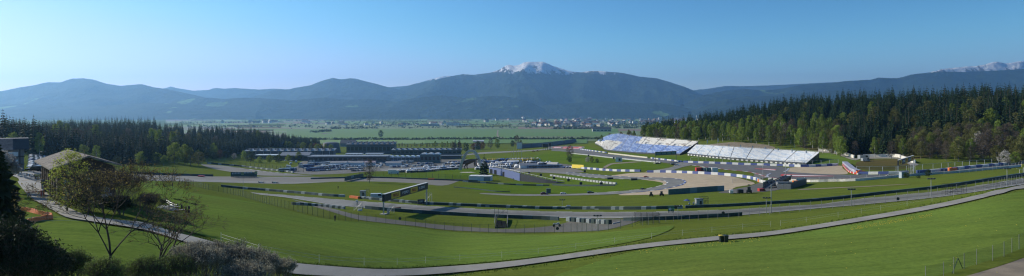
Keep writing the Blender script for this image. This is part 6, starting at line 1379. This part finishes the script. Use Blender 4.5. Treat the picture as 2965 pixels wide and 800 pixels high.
hall_('main_grandstand', 1003, 1142, 445, 13, 22, 'tall dark main grandstand with a long pale beamed roof', WALLD, ROOFD, 'beams', R(2), 3.5, 0, 12); hall_('second_grandstand', 1135, 1334, 449, 6.5, 16, 'long lower grandstand with a grey roof right of the tall one', WALLD, ROOFG, 'beams', R(2), 2.0, 0, 16)
hall_('dark_hall', 1274, 1335, 462, 4, 14, 'dark hall between the glass block and the stone arch', WALLD, ROOFD, 'flat', R(2), .8)
hall_('barn_building', 985, 1027, 425, 7, 20, 'dark barn with a broad pitched roof behind the paddock on the left', WALLG, ROOFD, 'gable', R(2), 7, cat='barn'); hall_('far_shed', 1370, 1400, 414, 4, 12, 'pale low shed behind the copper trees', WALLG, mat('roof_white', (0, 0, 0)), 'gable', 0, 3, cat='shed')
hall_('red_house', 1372, 1392, 434, 7, 10, 'house with a reddish roof between the copper trees', mat('wall_pink', (.35, .25, .22), .8), mat('roof_red', (.22, .09, .07), .8), 'gable', 0, 5, 0, 3, cat='house'); hall_('farm_house', 1716, 1770, 382, 12, 24, 'farm building with a long dark roof at the edge of the green fields', mat('wall_cream', (.45, .42, .36), .8), ROOFD, 'gable', 0, 10, 0, 5, cat='farm')
o = empty('gate_tower', at(1504, 431), 0, 'small white tower at the left end of the far grandstand', 'tower'); q = MB(); q.box((0, 0, 5), (9, 7, 11)); q.build('walls', WHT_P, o); q = MB(); q.box((0, 0, 10.8), (10, 8, .6)); q.build('roof', ROOFD, o)
q = MB(); q.cyl((0, 0, 7), 15, 16, 20, 0, 'z', 12); q.cyl((0, 0, 15.6), 12, 1.4, 20, 0, 'z', 7); tag(q.build('round_building', WALLD, loc=gd(959, 960)), 'dark round drum shaped building behind the paddock', 'building')
# ------------------------------------------------------------------ houses of the valley
def house_mesh(w_, d_, h_, r_, wall, roof):
    q = MB(); q.box((0, 0, h_ / 2), (w_, d_, h_), 0, 0); q.prism([(-d_ / 2 - .5, h_), (d_ / 2 + .5, h_), (0, h_ + r_)], -w_ / 2 - .5, w_ / 2 + .5, 1, 'x'); q.box((0, -d_ / 2 - .05, h_ * .6), (w_ * .6, .1, h_ * .25), 0, 2); return q.mesh('house', [wall, roof, GLASS])
HW = [mat('house_white', (.68, .66, .62), .8), mat('house_cream', (.55, .50, .40), .8), mat('house_grey', (.36, .36, .36), .8)]; HR = [mat('roof_brown', (.13, .08, .06), .8), mat('roof_slate', (.10, .11, .12), .7), mat('roof_tile', (.20, .10, .07), .8)]
HM = [house_mesh(U(14, 22), U(11, 15), U(7, 11), U(4, 7), HW[i % 3] if i % 2 else HW[0], HR[i % 3]) for i in range(8)]
def village(px0, px1, py0, py1, n, label, group, s=1.):
    for i in range(n):
        px = U(px0, px1); py = U(py0, py1); p = gd(px, dd(py, -90))
        simple('house', random.choice(HM), p, U(0, 3.14), label, 'house', group, s * U(.8, 1.3) * (1 + p.y / 14000))
village(1540, 1800, 355, 367, 62, 'house of the small town on the valley floor beyond the green fields', 'houses of the town on the valley floor', 1.1); village(1620, 2000, 347, 360, 70, 'house of the small town on the valley floor beyond the green fields', 'houses of the town on the valley floor', 1.2)
village(1950, 2200, 346, 350, 30, 'house of the far village left of the right wood', 'houses of the far village by the wood', 1.3); village(900, 1300, 356, 366, 18, 'house scattered in the hazy left half of the valley', 'houses in the left half of the valley', 1.1); village(1400, 1760, 342, 352, 30, 'house of the hamlet at the foot of the big mountain', 'houses at the foot of the big mountain', 1.3)
village(640, 900, 352, 356, 12, 'house scattered in the hazy left half of the valley', 'houses in the left half of the valley', 1.2)
def block(px, py, w_, h_, label, m=HW[0], d_=16, cat='tower block'):
    p = gd(px, dd(py, -90)); q = MB(); q.box((0, 0, h_ / 2), (w_, d_, h_), 0, 0)
    for k in range(3): q.box((0, -d_ / 2 - .1, h_ * (.25 + .25 * k)), (w_ * .8, .2, h_ * .08), 0, 1)
    q.box((0, 0, h_ + .4), (w_ * 1.04, d_ * 1.04, .8), 0, 2); tag(q.build('tower_block', [m, GLASS, HR[1]], loc=p), label, cat)
block(1858, 352, 32, 36, 'pair-like white tower block left in the distant town'); block(1881, 352, 20, 38, 'slim pinkish tower block second from left in the distant town', mat('house_pink', (.55, .38, .32), .8)); block(1897, 352, 20, 38, 'slim pinkish tower block third from left in the distant town', mat('house_pink', (0, 0, 0))); block(1912, 350, 34, 42, 'brightest white tower block in the distant town'); block(1837, 359, 26, 26, 'white tall house standing before the distant town blocks')
block(1245, 365, 120, 14, 'long grey factory hall in the middle of the valley', HW[2], 40, 'factory'); block(1312, 363, 90, 22, 'dark and white factory with stepped roofs right of the long hall', HW[0], 40, 'factory'); block(1345, 363, 60, 12, 'low white factory annex right of the stepped factory', HW[0], 30, 'factory')
block(1878, 357, 110, 12, 'long low dark warehouse before the distant town blocks', HR[1], 40, 'warehouse')
p = gd(2017, 7600); q = MB(); q.box((0, 0, 20), (9, 9, 40)); q.cyl((0, 0, 52), 7, 26, 6, 0, 'z', .3); tag(q.build('church_tower', HW[1], loc=p), 'slender church tower rising in the distant village', 'church')
# ------------------------------------------------------------------ barn
Nn = Vector((-66, 95, 0)); rd = Vector((-.68, .733, 0)).normalized(); gdv = Vector((rd.y, -rd.x, 0))          # ridge runs along rd, gable lies along gdv
zr_ = -(451 - HY) / F * 95; gz = zf(-66, 95) - .6
root = empty('barn', (Nn.x, Nn.y, gz), math.atan2(gdv.y, gdv.x), 'old timber barn with a pale shingle roof behind the bare tree', 'barn')
H = zr_ - gz; hw_, dr_, Lr = 4.3, 1.6, 21.     # local x along gable, local y along the ridge away from us
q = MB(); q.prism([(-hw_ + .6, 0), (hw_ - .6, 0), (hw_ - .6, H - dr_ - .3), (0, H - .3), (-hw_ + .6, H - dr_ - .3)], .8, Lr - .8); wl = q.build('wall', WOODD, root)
SH = bpy.data.materials.new('shingles'); nt, b = nodes(SH); tc = N(nt, 'ShaderNodeTexCoord').outputs['Object']; br_ = N(nt, 'ShaderNodeTexBrick'); br_.inputs['Scale'].default_value = 2.2; br_.inputs['Color1'].default_value = (.27, .255, .245, 1); br_.inputs['Color2'].default_value = (.18, .17, .16, 1); br_.inputs['Mortar'].default_value = (.10, .09, .08, 1); br_.inputs['Mortar Size'].default_value = .03
nt.links.new(stretch(nt, tc, (1, 1, 1)), br_.inputs['Vector']); fx = noise_tex(nt, tc, 1.1, 4); nt.links.new(mixc(nt, br_.outputs[0], ramp(nt, fx, [(.3, (.6, .6, .6)), (.7, (1.35, 1.3, 1.25))]), 1., 'MULTIPLY'), b.inputs['Base Color']); b.inputs['Roughness'].default_value = .95; b.inputs['Specular IOR Level'].default_value = .1; bump(nt, b, fx, .5, .08)
for s_ in (-1, 1):
    q = MB(); th = .22
    q.add([(0, -.6, H + .02), (0, Lr + .6, H + .02), (s_ * (hw_ + .5), Lr + .6, H - dr_ * 1.1), (s_ * (hw_ + .5), -.6, H - dr_ * 1.1), (0, -.6, H - th), (0, Lr + .6, H - th), (s_ * (hw_ + .5), Lr + .6, H - dr_ * 1.1 - th), (s_ * (hw_ + .5), -.6, H - dr_ * 1.1 - th)],
          [(0, 1, 2, 3), (7, 6, 5, 4), (0, 3, 7, 4), (1, 5, 6, 2), (3, 2, 6, 7)]); q.build('roof', SH, root)
for x in (-2.6, 0.3, 2.6): q = MB(); q.box((x, .74, 2.9), (.75, .1, 2.4)); q.build('window', mat('pane_blueish', (.30, .36, .40), .3), wl)
q = MB(); q.box((0, .72, 1.2), (6.5, .12, .5)); q.build('balcony_rail', mat('pale_timber', (.30, .31, .32), .8), wl)
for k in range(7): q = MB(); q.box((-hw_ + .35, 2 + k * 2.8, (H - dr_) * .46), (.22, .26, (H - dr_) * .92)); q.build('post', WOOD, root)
for k in range(5): q = MB(); q.box((-hw_ + .52, 3.5 + k * 3.3, 2.4), (.08, .9, 1.8)); q.build('window', mat('pane_blueish', (0, 0, 0)), wl)
# ------------------------------------------------------------------ hotel
HP = gd(40, 188); hz_ = -(497 - HY) / F * 188; root = empty('hotel_building', (Wp(70, 497, 186).x, 186, hz_), R(40), 'three storey hotel with long white balconies and a dark roof', 'hotel'); root.scale = (.85, .85, .70)
q = MB(); q.box((-9, 7, 5), (18, 13, 10.4)); wl = q.build('wall', mat('hotel_wall', (.22, .22, .22), .8), root)
q = MB(); q.prism([(-1.2, 10), (15, 10), (12, 14.6), (3.5, 14.6)], -21, 1.4, 0, 'x'); q.build('roof', mat('hotel_roof', (.05, .052, .055), .7), root)
for fl_ in range(3):
    q = MB(); q.box((-9, -.1, .3 + fl_ * 3.3), (18.4, 1.4, .3)); q.build('balcony_floor', WOODD, root)
    for x in (-13.5, -5.3): q = MB(); q.box((x, -.75, 1.4 + fl_ * 3.3), (7.2, .1, 1.9)); q.build('balcony_screen', mat('balcony_white', (.62, .64, .66), .6), root)
    for x in (-17.6, -9.4, -1.2): q = MB(); q.box((x, -.6, 1.9 + fl_ * 3.3), (.3, .3, 3.2)); q.build('post', WOODD, root)
q = MB(); q.box((-4, -.7, 1.0), (5.5, .2, 2.2)); q.build('garage_opening', BLACKP, wl)
root = empty('hotel_annex', gd(-45, 150), R(40), 'pale pitched roof cut by the left edge of the picture', 'building'); q = MB(); q.box((0, 4, 2), (9, 8, 6)); q.build('wall', mat('hotel_wall', (0, 0, 0)), root); q = MB(); q.prism([(-1, 5.0), (9, 5.0), (4, 7.6)], -5.4, 5.4, 0, 'x'); q.build('roof', SH, root)
# vehicles and small things near the barn
full_car('parked_suv', at(99, 497.5, .1), R(195), PAINTS[2], 'dark off road car parked on the lane beside the hotel', 'car', L=4.6, W=1.9, H=1.8, kind='suv')
o = empty('rail_fence', at(104, 522), 0, 'weathered wooden rail fence between the lane and the barn', 'fence'); pts = [at(x, y) - o.location for x, y in ((103, 524.5), (110, 522), (118, 519.5), (127, 517), (137, 514.5))]
for p in pts: q = MB(); q.box(p + Vector((0, 0, .5)), (.16, .16, 1.2)); q.build('post', WOOD, o)
q = MB()
for a, b_ in zip(pts, pts[1:]):
    for z in (.35, .7, 1.0): q.tube(a + Vector((0, 0, z)), b_ + Vector((0, 0, z)), .06, .06, 4)
q.build('rail', WOOD, o)
q = MB(); rg = random.Random(3)
for k in range(16): p = at(60 + k * 3, 512 + k * .9) - at(84, 518); q.box(p + Vector((rg.uniform(-.5, .5), rg.uniform(-1, 1), .25)), (rg.uniform(.5, 1.1), rg.uniform(.5, .9), rg.uniform(.4, .8)), rg.random() * 3, 0, .7)
tag(q.build('boulders', CONC, loc=at(84, 518)), 'row of pale boulders lining the bend of the lane', 'rocks', kind='stuff')
for k, (px, py) in enumerate([(86, 520), (62, 508), (98, 503), (78, 516)]): q = MB(); q.tube((0, 0, -.2), (0, 0, 1.1), .1, .08, 5); tag(q.build('wooden_post', WOOD, loc=at(px, py)), 'short wooden post at the bend of the lane', 'post', 'wooden posts at the lane bend')
o = empty('notice_board', at(124, 577), 0, 'dark blue notice board on a post beside the path', 'sign'); q = MB(); q.tube((0, 0, -.2), (0, 0, 3.0), .05, .05, 5); q.build('post', GALV, o); q = MB(); q.box((.1, -.08, 2.6), (.55, .06, .8)); q.build('board', mat('board_navy', (.02, .03, .06), .5), o)
bp, be_ = at(123, 571), at(80, 572); o = empty('barrier_gate', bp, face_quat(be_, bp) , 'red and white boom barrier lowered across the path', 'gate'); Lg = (bp.xy - be_.xy).length; q = MB(); q.box((0, 0, .5), (.4, .35, 1.1)); q.build('post', RED, o)
q = MB()
for k in range(8): q.box((-Lg * (k + .5) / 8, 0, .95), (Lg / 8, .09, .12), 0, k % 2)
q.build('boom', [WHT_P, RED], o); q = MB(); q.box((.5, 0, .9), (.5, .3, .4)); q.build('counterweight', DARKM, o); q = MB(); q.box((-Lg, 0, .45), (.1, .1, .95)); q.build('rest_post', GALV, o)
q = MB(); q.box((0, 0, .12), (1.2, 1.4, .24)); tag(q.build('dark_mat', BLACKP, loc=at(159, 596), rz=.5), 'square dark cover lying at the right edge of the path', 'cover')
# orange netting
def netting(pts, h, label):
    P_ = [at(x, y) for x, y in pts]; c = P_[0].copy(); o = empty('safety_net', c, 0, label, 'netting'); q = MB(); sd_ = [side(P_, i) for i in range(len(P_))]; rg = random.Random(len(pts))
    n = 4; L_ = resample(P_, .7); L_ = [ground(p.x, p.y) for p in L_]
    for i, p in enumerate(L_):
        for z in (0, h * (1 + rg.uniform(-.14, .04))):
            for s_ in (-.04, .04): g = p - c + side(L_, i) * (s_ + .12 * math.sin(i * .9) * (z > 0)); q.v.append((g.x, g.y, g.z + z + .02))
    for i in range(len(L_) - 1):
        a = i * 4; b_ = a + 4; q.f += [(a, b_, b_ + 2, a + 2), (a + 1, a + 3, b_ + 3, b_ + 1), (a + 2, b_ + 2, b_ + 3, a + 3)]; q.m += [0] * 3
    q.build('net', NETM, o)
    for p in L_[::5]: t = MB(); t.tube(p - c - Vector((0, 0, .1)), p - c + Vector((0, 0, h + .15)), .03, .03, 4); t.build('post', DARKM, o)
netting([(-10, 612), (20, 612), (50, 611), (70, 613), (95, 619), (120, 625), (143, 630), (154, 633)], .62, 'farther strip of orange safety netting on the grass left of the path')
netting([(44, 665), (70, 656), (95, 647), (120, 641), (140, 638), (156, 638)], .65, 'nearer strip of orange safety netting bending towards the dark bushes')
# planks and posts by the meadow corner
o = empty('plank_fence', at(500, 602), 0, 'broken white plank fence at the corner of the meadow', 'fence'); pts = [at(x, y) - o.location for x, y in ((483, 592), (492, 598), (502, 604), (514, 608), (526, 611), (538, 618))]
for p in pts: q = MB(); q.box(p + Vector((0, 0, .55)), (.22, .22, 1.3)); q.build('post', WOODD, o)
q = MB()
for a, b_ in zip(pts[:4], pts[1:4]):
    for z in (.5, .9): q.tube(a + Vector((0, -.15, z)), b_ + Vector((0, -.15, z + .1)), .07, .07, 4)
q.build('rail', WHT_P, o)
q = MB(); rg = random.Random(8)
for k in range(9): q.box((rg.uniform(-1.2, 1.2), rg.uniform(-.8, .8), .15 + .1 * k), (2.6, .35, .1), rg.uniform(-.5, .5))
tag(q.build('plank_pile', mat('bleached_plank', (.5, .48, .46), .7), loc=at(497, 612)), 'pile of bleached planks beside the broken fence', 'planks')
for px, py, lb in ((499, 541, 'short dark post at the top corner of the green meadow'), (547, 618, 'thick dark post at the end of the plank fence')): q = MB(); q.box((0, 0, .6), (.28, .28, 1.4)); tag(q.build('wooden_post', WOODD, loc=at(px, py)), lb, 'post')
cl = MB(); rg = random.Random(4)
for (px, py) in [(502, 578), (508, 580), (515, 581), (523, 583), (530, 585), (538, 588), (545, 590), (552, 591), (562, 593), (566, 595)]:
    leaf_faces(cl, at(px, py, .12) , rg, 16, .55, .5, .35)
tag(cl.build('molehills', L_GRN), kind='stuff')

# ------------------------------------------------------------------ close vegetation
def grow(t, ends, p, d, L_, r, depth, rg, spread=.55, up=.12, k=3, wob=.12, leafat=None, seg=2, minr=.012):
    """recursive limbs; ends collects twig tips"""
    q = p; dir_ = d
    for s_ in range(seg):
        nd = (dir_ + Vector((rg.uniform(-wob, wob), rg.uniform(-wob, wob), rg.uniform(-wob, wob) + up * .3))).normalized()
        nq = q + nd * (L_ / seg); r2 = max(minr, r * (1 - .28 * (s_ + 1) / seg)); t.tube(q, nq, max(minr, r * (1 - .28 * s_ / seg)), r2, 6 if r > .06 else 4 if r > .02 else 3, cap=False); q, dir_ = nq, nd
        if leafat is not None and depth <= leafat: ends.append((q, dir_))
    if depth == 0: return
    for i in range(k if depth > 1 else k + 1):
        a = 6.283 * (i + rg.random() * .7) / k; u = dir_.cross(Vector((0, 0, 1)) if abs(dir_.z) < .9 else Vector((1, 0, 0))).normalized(); w_ = dir_.cross(u)
        sp = spread * rg.uniform(.6, 1.3); nd = (dir_ * math.cos(sp) + (u * math.cos(a) + w_ * math.sin(a)) * math.sin(sp) + Vector((0, 0, up))).normalized()
        grow(t, ends, q, nd, L_ * rg.uniform(.62, .86), r * .62, depth - 1, rg, spread, up, k, wob, leafat, seg, minr)
def near_tree(name, px, pyb, d, h, label, bark, leaf, seed, depth=6, spread=.5, k=3, leafn=2, leafs=.12, leafr=.12, lean=Vector((0, 0, 0)), trunkf=.30, up=.12, r0=None, leafat=1, cat='tree', minr=.011, stems=1, group=None, wide=1.):
    rg = random.Random(seed); p = gd(px, d); o = empty(name, p, 0, label, cat, group); t, c = MB(), MB(); ends = []; H0 = h; h = h if h < 100 else -(h - HY) / F * d - p.z
    for s_ in range(stems):
        r = r0 or h * .018; a = s_ * 2.4; b0 = Vector((math.cos(a), math.sin(a), 0)) * (.25 * (stems > 1)); dd0 = (Vector((0, 0, 1)) + lean + Vector((math.cos(a), math.sin(a), 0)) * (.35 if stems > 1 else .03)).normalized()
        t1 = b0 + dd0 * h * trunkf; t.tube(b0 - Vector((0, 0, .6)), t1, r * 1.15, r * .9, 7, cap=False)
        L0 = h * (1 - trunkf) * .33
        for i in range(k): 
            a2 = 6.283 * i / k + rg.random(); nd = (dd0 + Vector((math.cos(a2), math.sin(a2), 0)) * spread * rg.uniform(.6, 1.1)).normalized(); grow(t, ends, t1, nd, L0, r * .68, depth - 1, rg, spread, up, k if depth < 6 else 3, .13, leafat, 2, minr)
        grow(t, ends, t1, dd0, L0, r * .8, depth - 1, rg, spread * .7, up, 2, .1, leafat, 2, minr)
    tz = max(v[2] for v in t.v); want = h      # h over 100 is the photo row of the top
    k_ = want / tz; kx = k_ * wide; t.v = [(x * kx, y * kx, z * k_ if z > 0 else z) for x, y, z in t.v]; ends = [(Vector((q.x * kx, q.y * kx, q.z * k_)), e) for q, e in ends]
    for q, dr_2 in ends: leaf_faces(c, q, rg, int(leafn) + (rg.random() < leafn % 1), leafr, leafs)
    t.build('trunk', bark, o); c.build('crown', leaf, o)
    return o
BARKD = mat('bark_dark', (.045, .036, .030), .9, var=.3, scale=6); L_BUD = leafmat('brown_buds', (.16, .12, .045), (.30, .24, .08), 0, .3); L_SHR = leafmat('silvery_catkins', (.28, .27, .20), (.46, .44, .34), .1, .4); L_YG = leafmat('yellow_green_leaves', (.20, .25, .04), (.34, .38, .07), 0, .6); L_DKL = leafmat('shaded_leaves', (.018, .032, .016), (.04, .06, .024), 0, .2); L_MID = leafmat('mid_green_leaves', (.08, .13, .03), (.20, .26, .09), 0, .45)
def fluffy(name, px, d, ytop, Rr, seed, leaf, label, dens):
    p = gd(px, d); h = -(ytop - HY) / F * d - p.z; t, c = broad_mesh(h * .97, Rr, seed, 90, int(34 * dens), .22, .10, .20, .75); o = empty(name, p, 0, label, 'tree'); t.build('trunk', BARK, o); c.build('crown', leaf, o); return o
near_tree('budding_tree', 318, 840, 40, 440, 'large dark budding tree in front of the barn, filling the lower left', BARKD, L_BUD, 21, depth=7, spread=.50, k=3, leafn=.35, leafs=.12, leafr=.12, r0=.085, leafat=1, trunkf=.16, up=.03, wide=1.25, minr=.007)
near_tree('budding_tree', 450, 800, 44, 590, 'lower spreading bare tree right of the large budding one', BARKD, L_BUD, 22, depth=6, spread=.55, k=3, leafn=.3, leafs=.1, leafr=.1, minr=.006, wide=1.3, r0=.09, leafat=1, trunkf=.12, up=.02, lean=Vector((.35, 0, 0)))
fluffy('leafing_birch', 192, 80, 430, 2.7, 23, L_YG, 'yellow green leafing birch covering the left half of the barn gable', 1.)
fluffy('leafing_tree', 255, 78, 490, 2.5, 24, L_OLI, 'olive leafing tree covering the middle of the barn gable', .6)
near_tree('brushwood', 350, 690, 84, 478, 'brown leafless brushwood right of the barn', BARK, L_TWIG, 25, depth=5, spread=.5, k=3, leafn=2, leafs=.16, leafr=.35, r0=.09, leafat=2, trunkf=.08, up=.15, stems=3)
near_tree('brushwood', 430, 660, 92, 560, 'lower brown brushwood running down to the plank fence', BARK, L_TWIG, 26, depth=5, spread=.5, k=3, leafn=2, leafs=.16, leafr=.35, r0=.08, leafat=2, trunkf=.08, up=.15, stems=3)
near_tree('dark_shrub', 250, 690, 82, 560, 'dark shrub at the foot of the barn wall', BARK, L_DKL, 27, depth=4, spread=.55, k=4, leafn=8, leafs=.22, leafr=.4, r0=.07, leafat=2, trunkf=.08, stems=3, cat='shrub'); near_tree('dark_shrub', 335, 690, 84, 570, 'dark shrub right of the barn wall above the path', BARK, L_DKL, 28, depth=4, spread=.55, k=4, leafn=7, leafs=.22, leafr=.4, r0=.07, leafat=2, trunkf=.08, stems=3, cat='shrub')
for i, (px, d, h, lb) in enumerate([(610, 42, 694, 'silvery catkin shrub left in the pale row at the lower edge'), (680, 44, 700, 'tallest silvery catkin shrub in the pale row at the lower edge'), (745, 46, 716, 'silvery catkin shrub third in the pale row at the lower edge'), (815, 52, 748, 'silvery catkin shrub at the right end of the pale row'), (560, 40, 702, 'thin silvery catkin shrub at the left end of the pale row'), (710, 40, 745, 'low silvery catkin shrub at the very bottom edge')]):
    near_tree('catkin_shrub', px, 800, d, h, lb, BARK_G, L_SHR, 40 + i, depth=5, spread=.38, k=3, leafn=3, leafs=.075, leafr=.12, r0=.05, leafat=2, trunkf=.06, up=.25, stems=5, cat='shrub', minr=.009)
for i, (px, d, h, m, lb) in enumerate([(210, 36, 722, L_MID, 'small leaved green shrub at the lower edge, left of the budding tree'), (130, 34, 716, L_DKL, 'dark green shrub between the conifer and the small leaved one'), (300, 34, 745, L_MID, 'small leaved green shrub at the foot of the budding tree'), (420, 36, 740, L_MID, 'small leaved green shrub right of the budding tree trunk'), (500, 38, 735, L_MID, 'thin green shrub before the pale catkin row'), (60, 30, 690, L_DKL, 'largest dark shrub in the bottom left corner'), (-10, 30, 630, L_DKL, 'dark shrub cut by the lower left corner')]):
    near_tree('green_shrub', px, 800, d, h, lb, BARK, m, 60 + i, depth=4, spread=.55, k=4, leafn=3 if m is L_DKL else 1.1, wide=.7, leafs=.13 if m is L_DKL else .085, leafr=.3, r0=.04, leafat=3, trunkf=.05, up=.22, stems=5, cat='shrub', minr=.007)
near_tree('blossoming_tree', 22, 520, 100, 448, 'greyish blossoming tree in front of the hotel', BARK, L_WHT, 80, wide=.4, depth=5, spread=.5, k=3, leafn=5, leafs=.3, leafr=.5, r0=.1, leafat=2, trunkf=.15)
near_tree('blossoming_tree', -2, 500, 96, 440, 'greyish blossoming tree cut by the left edge of the picture', BARK, L_WHT, 81, wide=.4, depth=5, spread=.5, k=3, leafn=5, leafs=.3, leafr=.5, r0=.1, leafat=2, trunkf=.15)
t, c = spruce_mesh(8.4, 2.5, 77, 30, 15)
o = empty('dark_conifer', gd(-8, 44), 0, 'big dark conifer standing close at the left edge', 'tree'); t.build('trunk', BARK, o); c.build('crown', L_DKL, o)
t, c = spruce_mesh(4.4, 1.6, 78, 22, 14)
o = empty('dark_conifer', gd(14, 46), 0, 'smaller dark conifer left of the orange netting', 'tree'); t.build('trunk', BARK, o); c.build('crown', L_DKL, o)

# grass tufts along the path edges and in the near meadow, flowers of the lower right meadow
tf = MB(); rg = random.Random(12)
def tuft(c, p, h, n):
    for _ in range(n):
        a = rg.uniform(0, 6.28); w_ = h * rg.uniform(.1, .22); l = Vector((math.cos(a) * h * .45, math.sin(a) * h * .45, h * rg.uniform(.6, 1.))); s_ = Vector((-math.sin(a) * w_, math.cos(a) * w_, 0))
        c.add([p - s_, p + s_, p + l], [(0, 1, 2)])
for i in range(5200):
    t_ = rg.random() ** .8; k = rg.random()
    if k < .5: j = rg.uniform(10, len(pt_top) - 1.01); a, b_ = pt_top[int(j)], pt_top[int(j) + 1]; f = j - int(j); px, py = a[0] + (b_[0] - a[0]) * f, a[1] + (b_[1] - a[1]) * f - rg.uniform(0, 5) ** 1.2
    elif k < .8: j = rg.uniform(0, 13); a, b_ = pt_bot[int(j)], pt_bot[int(j) + 1]; f = j - int(j); px, py = a[0] + (b_[0] - a[0]) * f, a[1] + (b_[1] - a[1]) * f + rg.uniform(0, 9)
    else: continue
    if py > 830 or px < 520: continue
    tuft(tf, at(px, py, .0), rg.uniform(.12, .34), 5)
tag(tf.build('grass_tufts', leafmat('grass_blades', (.05, .10, .012), (.10, .15, .025), 0, .3)), kind='stuff')
fl_ = MB()
for i in range(430):
    px = rg.uniform(1700, 2965); py = rg.uniform(960 - px * .135, 800)
    if i < 260: px = rg.uniform(2460, 2700); py = 634 + (2560 - px) * .17 + rg.uniform(10, 20)
    if 0 < i - 260 < 120: px = rg.uniform(1850, 2200); py = 723 - (px - 1850) * .11 + rg.uniform(6, 16)
    p = at(px, py, .18); s_ = rg.uniform(.03, .085) ; fl_.add([p + Vector((-s_, -s_, 0)), p + Vector((s_, -s_, 0)), p + Vector((s_, s_, s_ * .8)), p + Vector((-s_, s_, s_ * .8))], [(0, 1, 2, 3)])
tag(fl_.build('dandelions', mat('dandelion', (.45, .38, .03), .8)), kind='stuff')
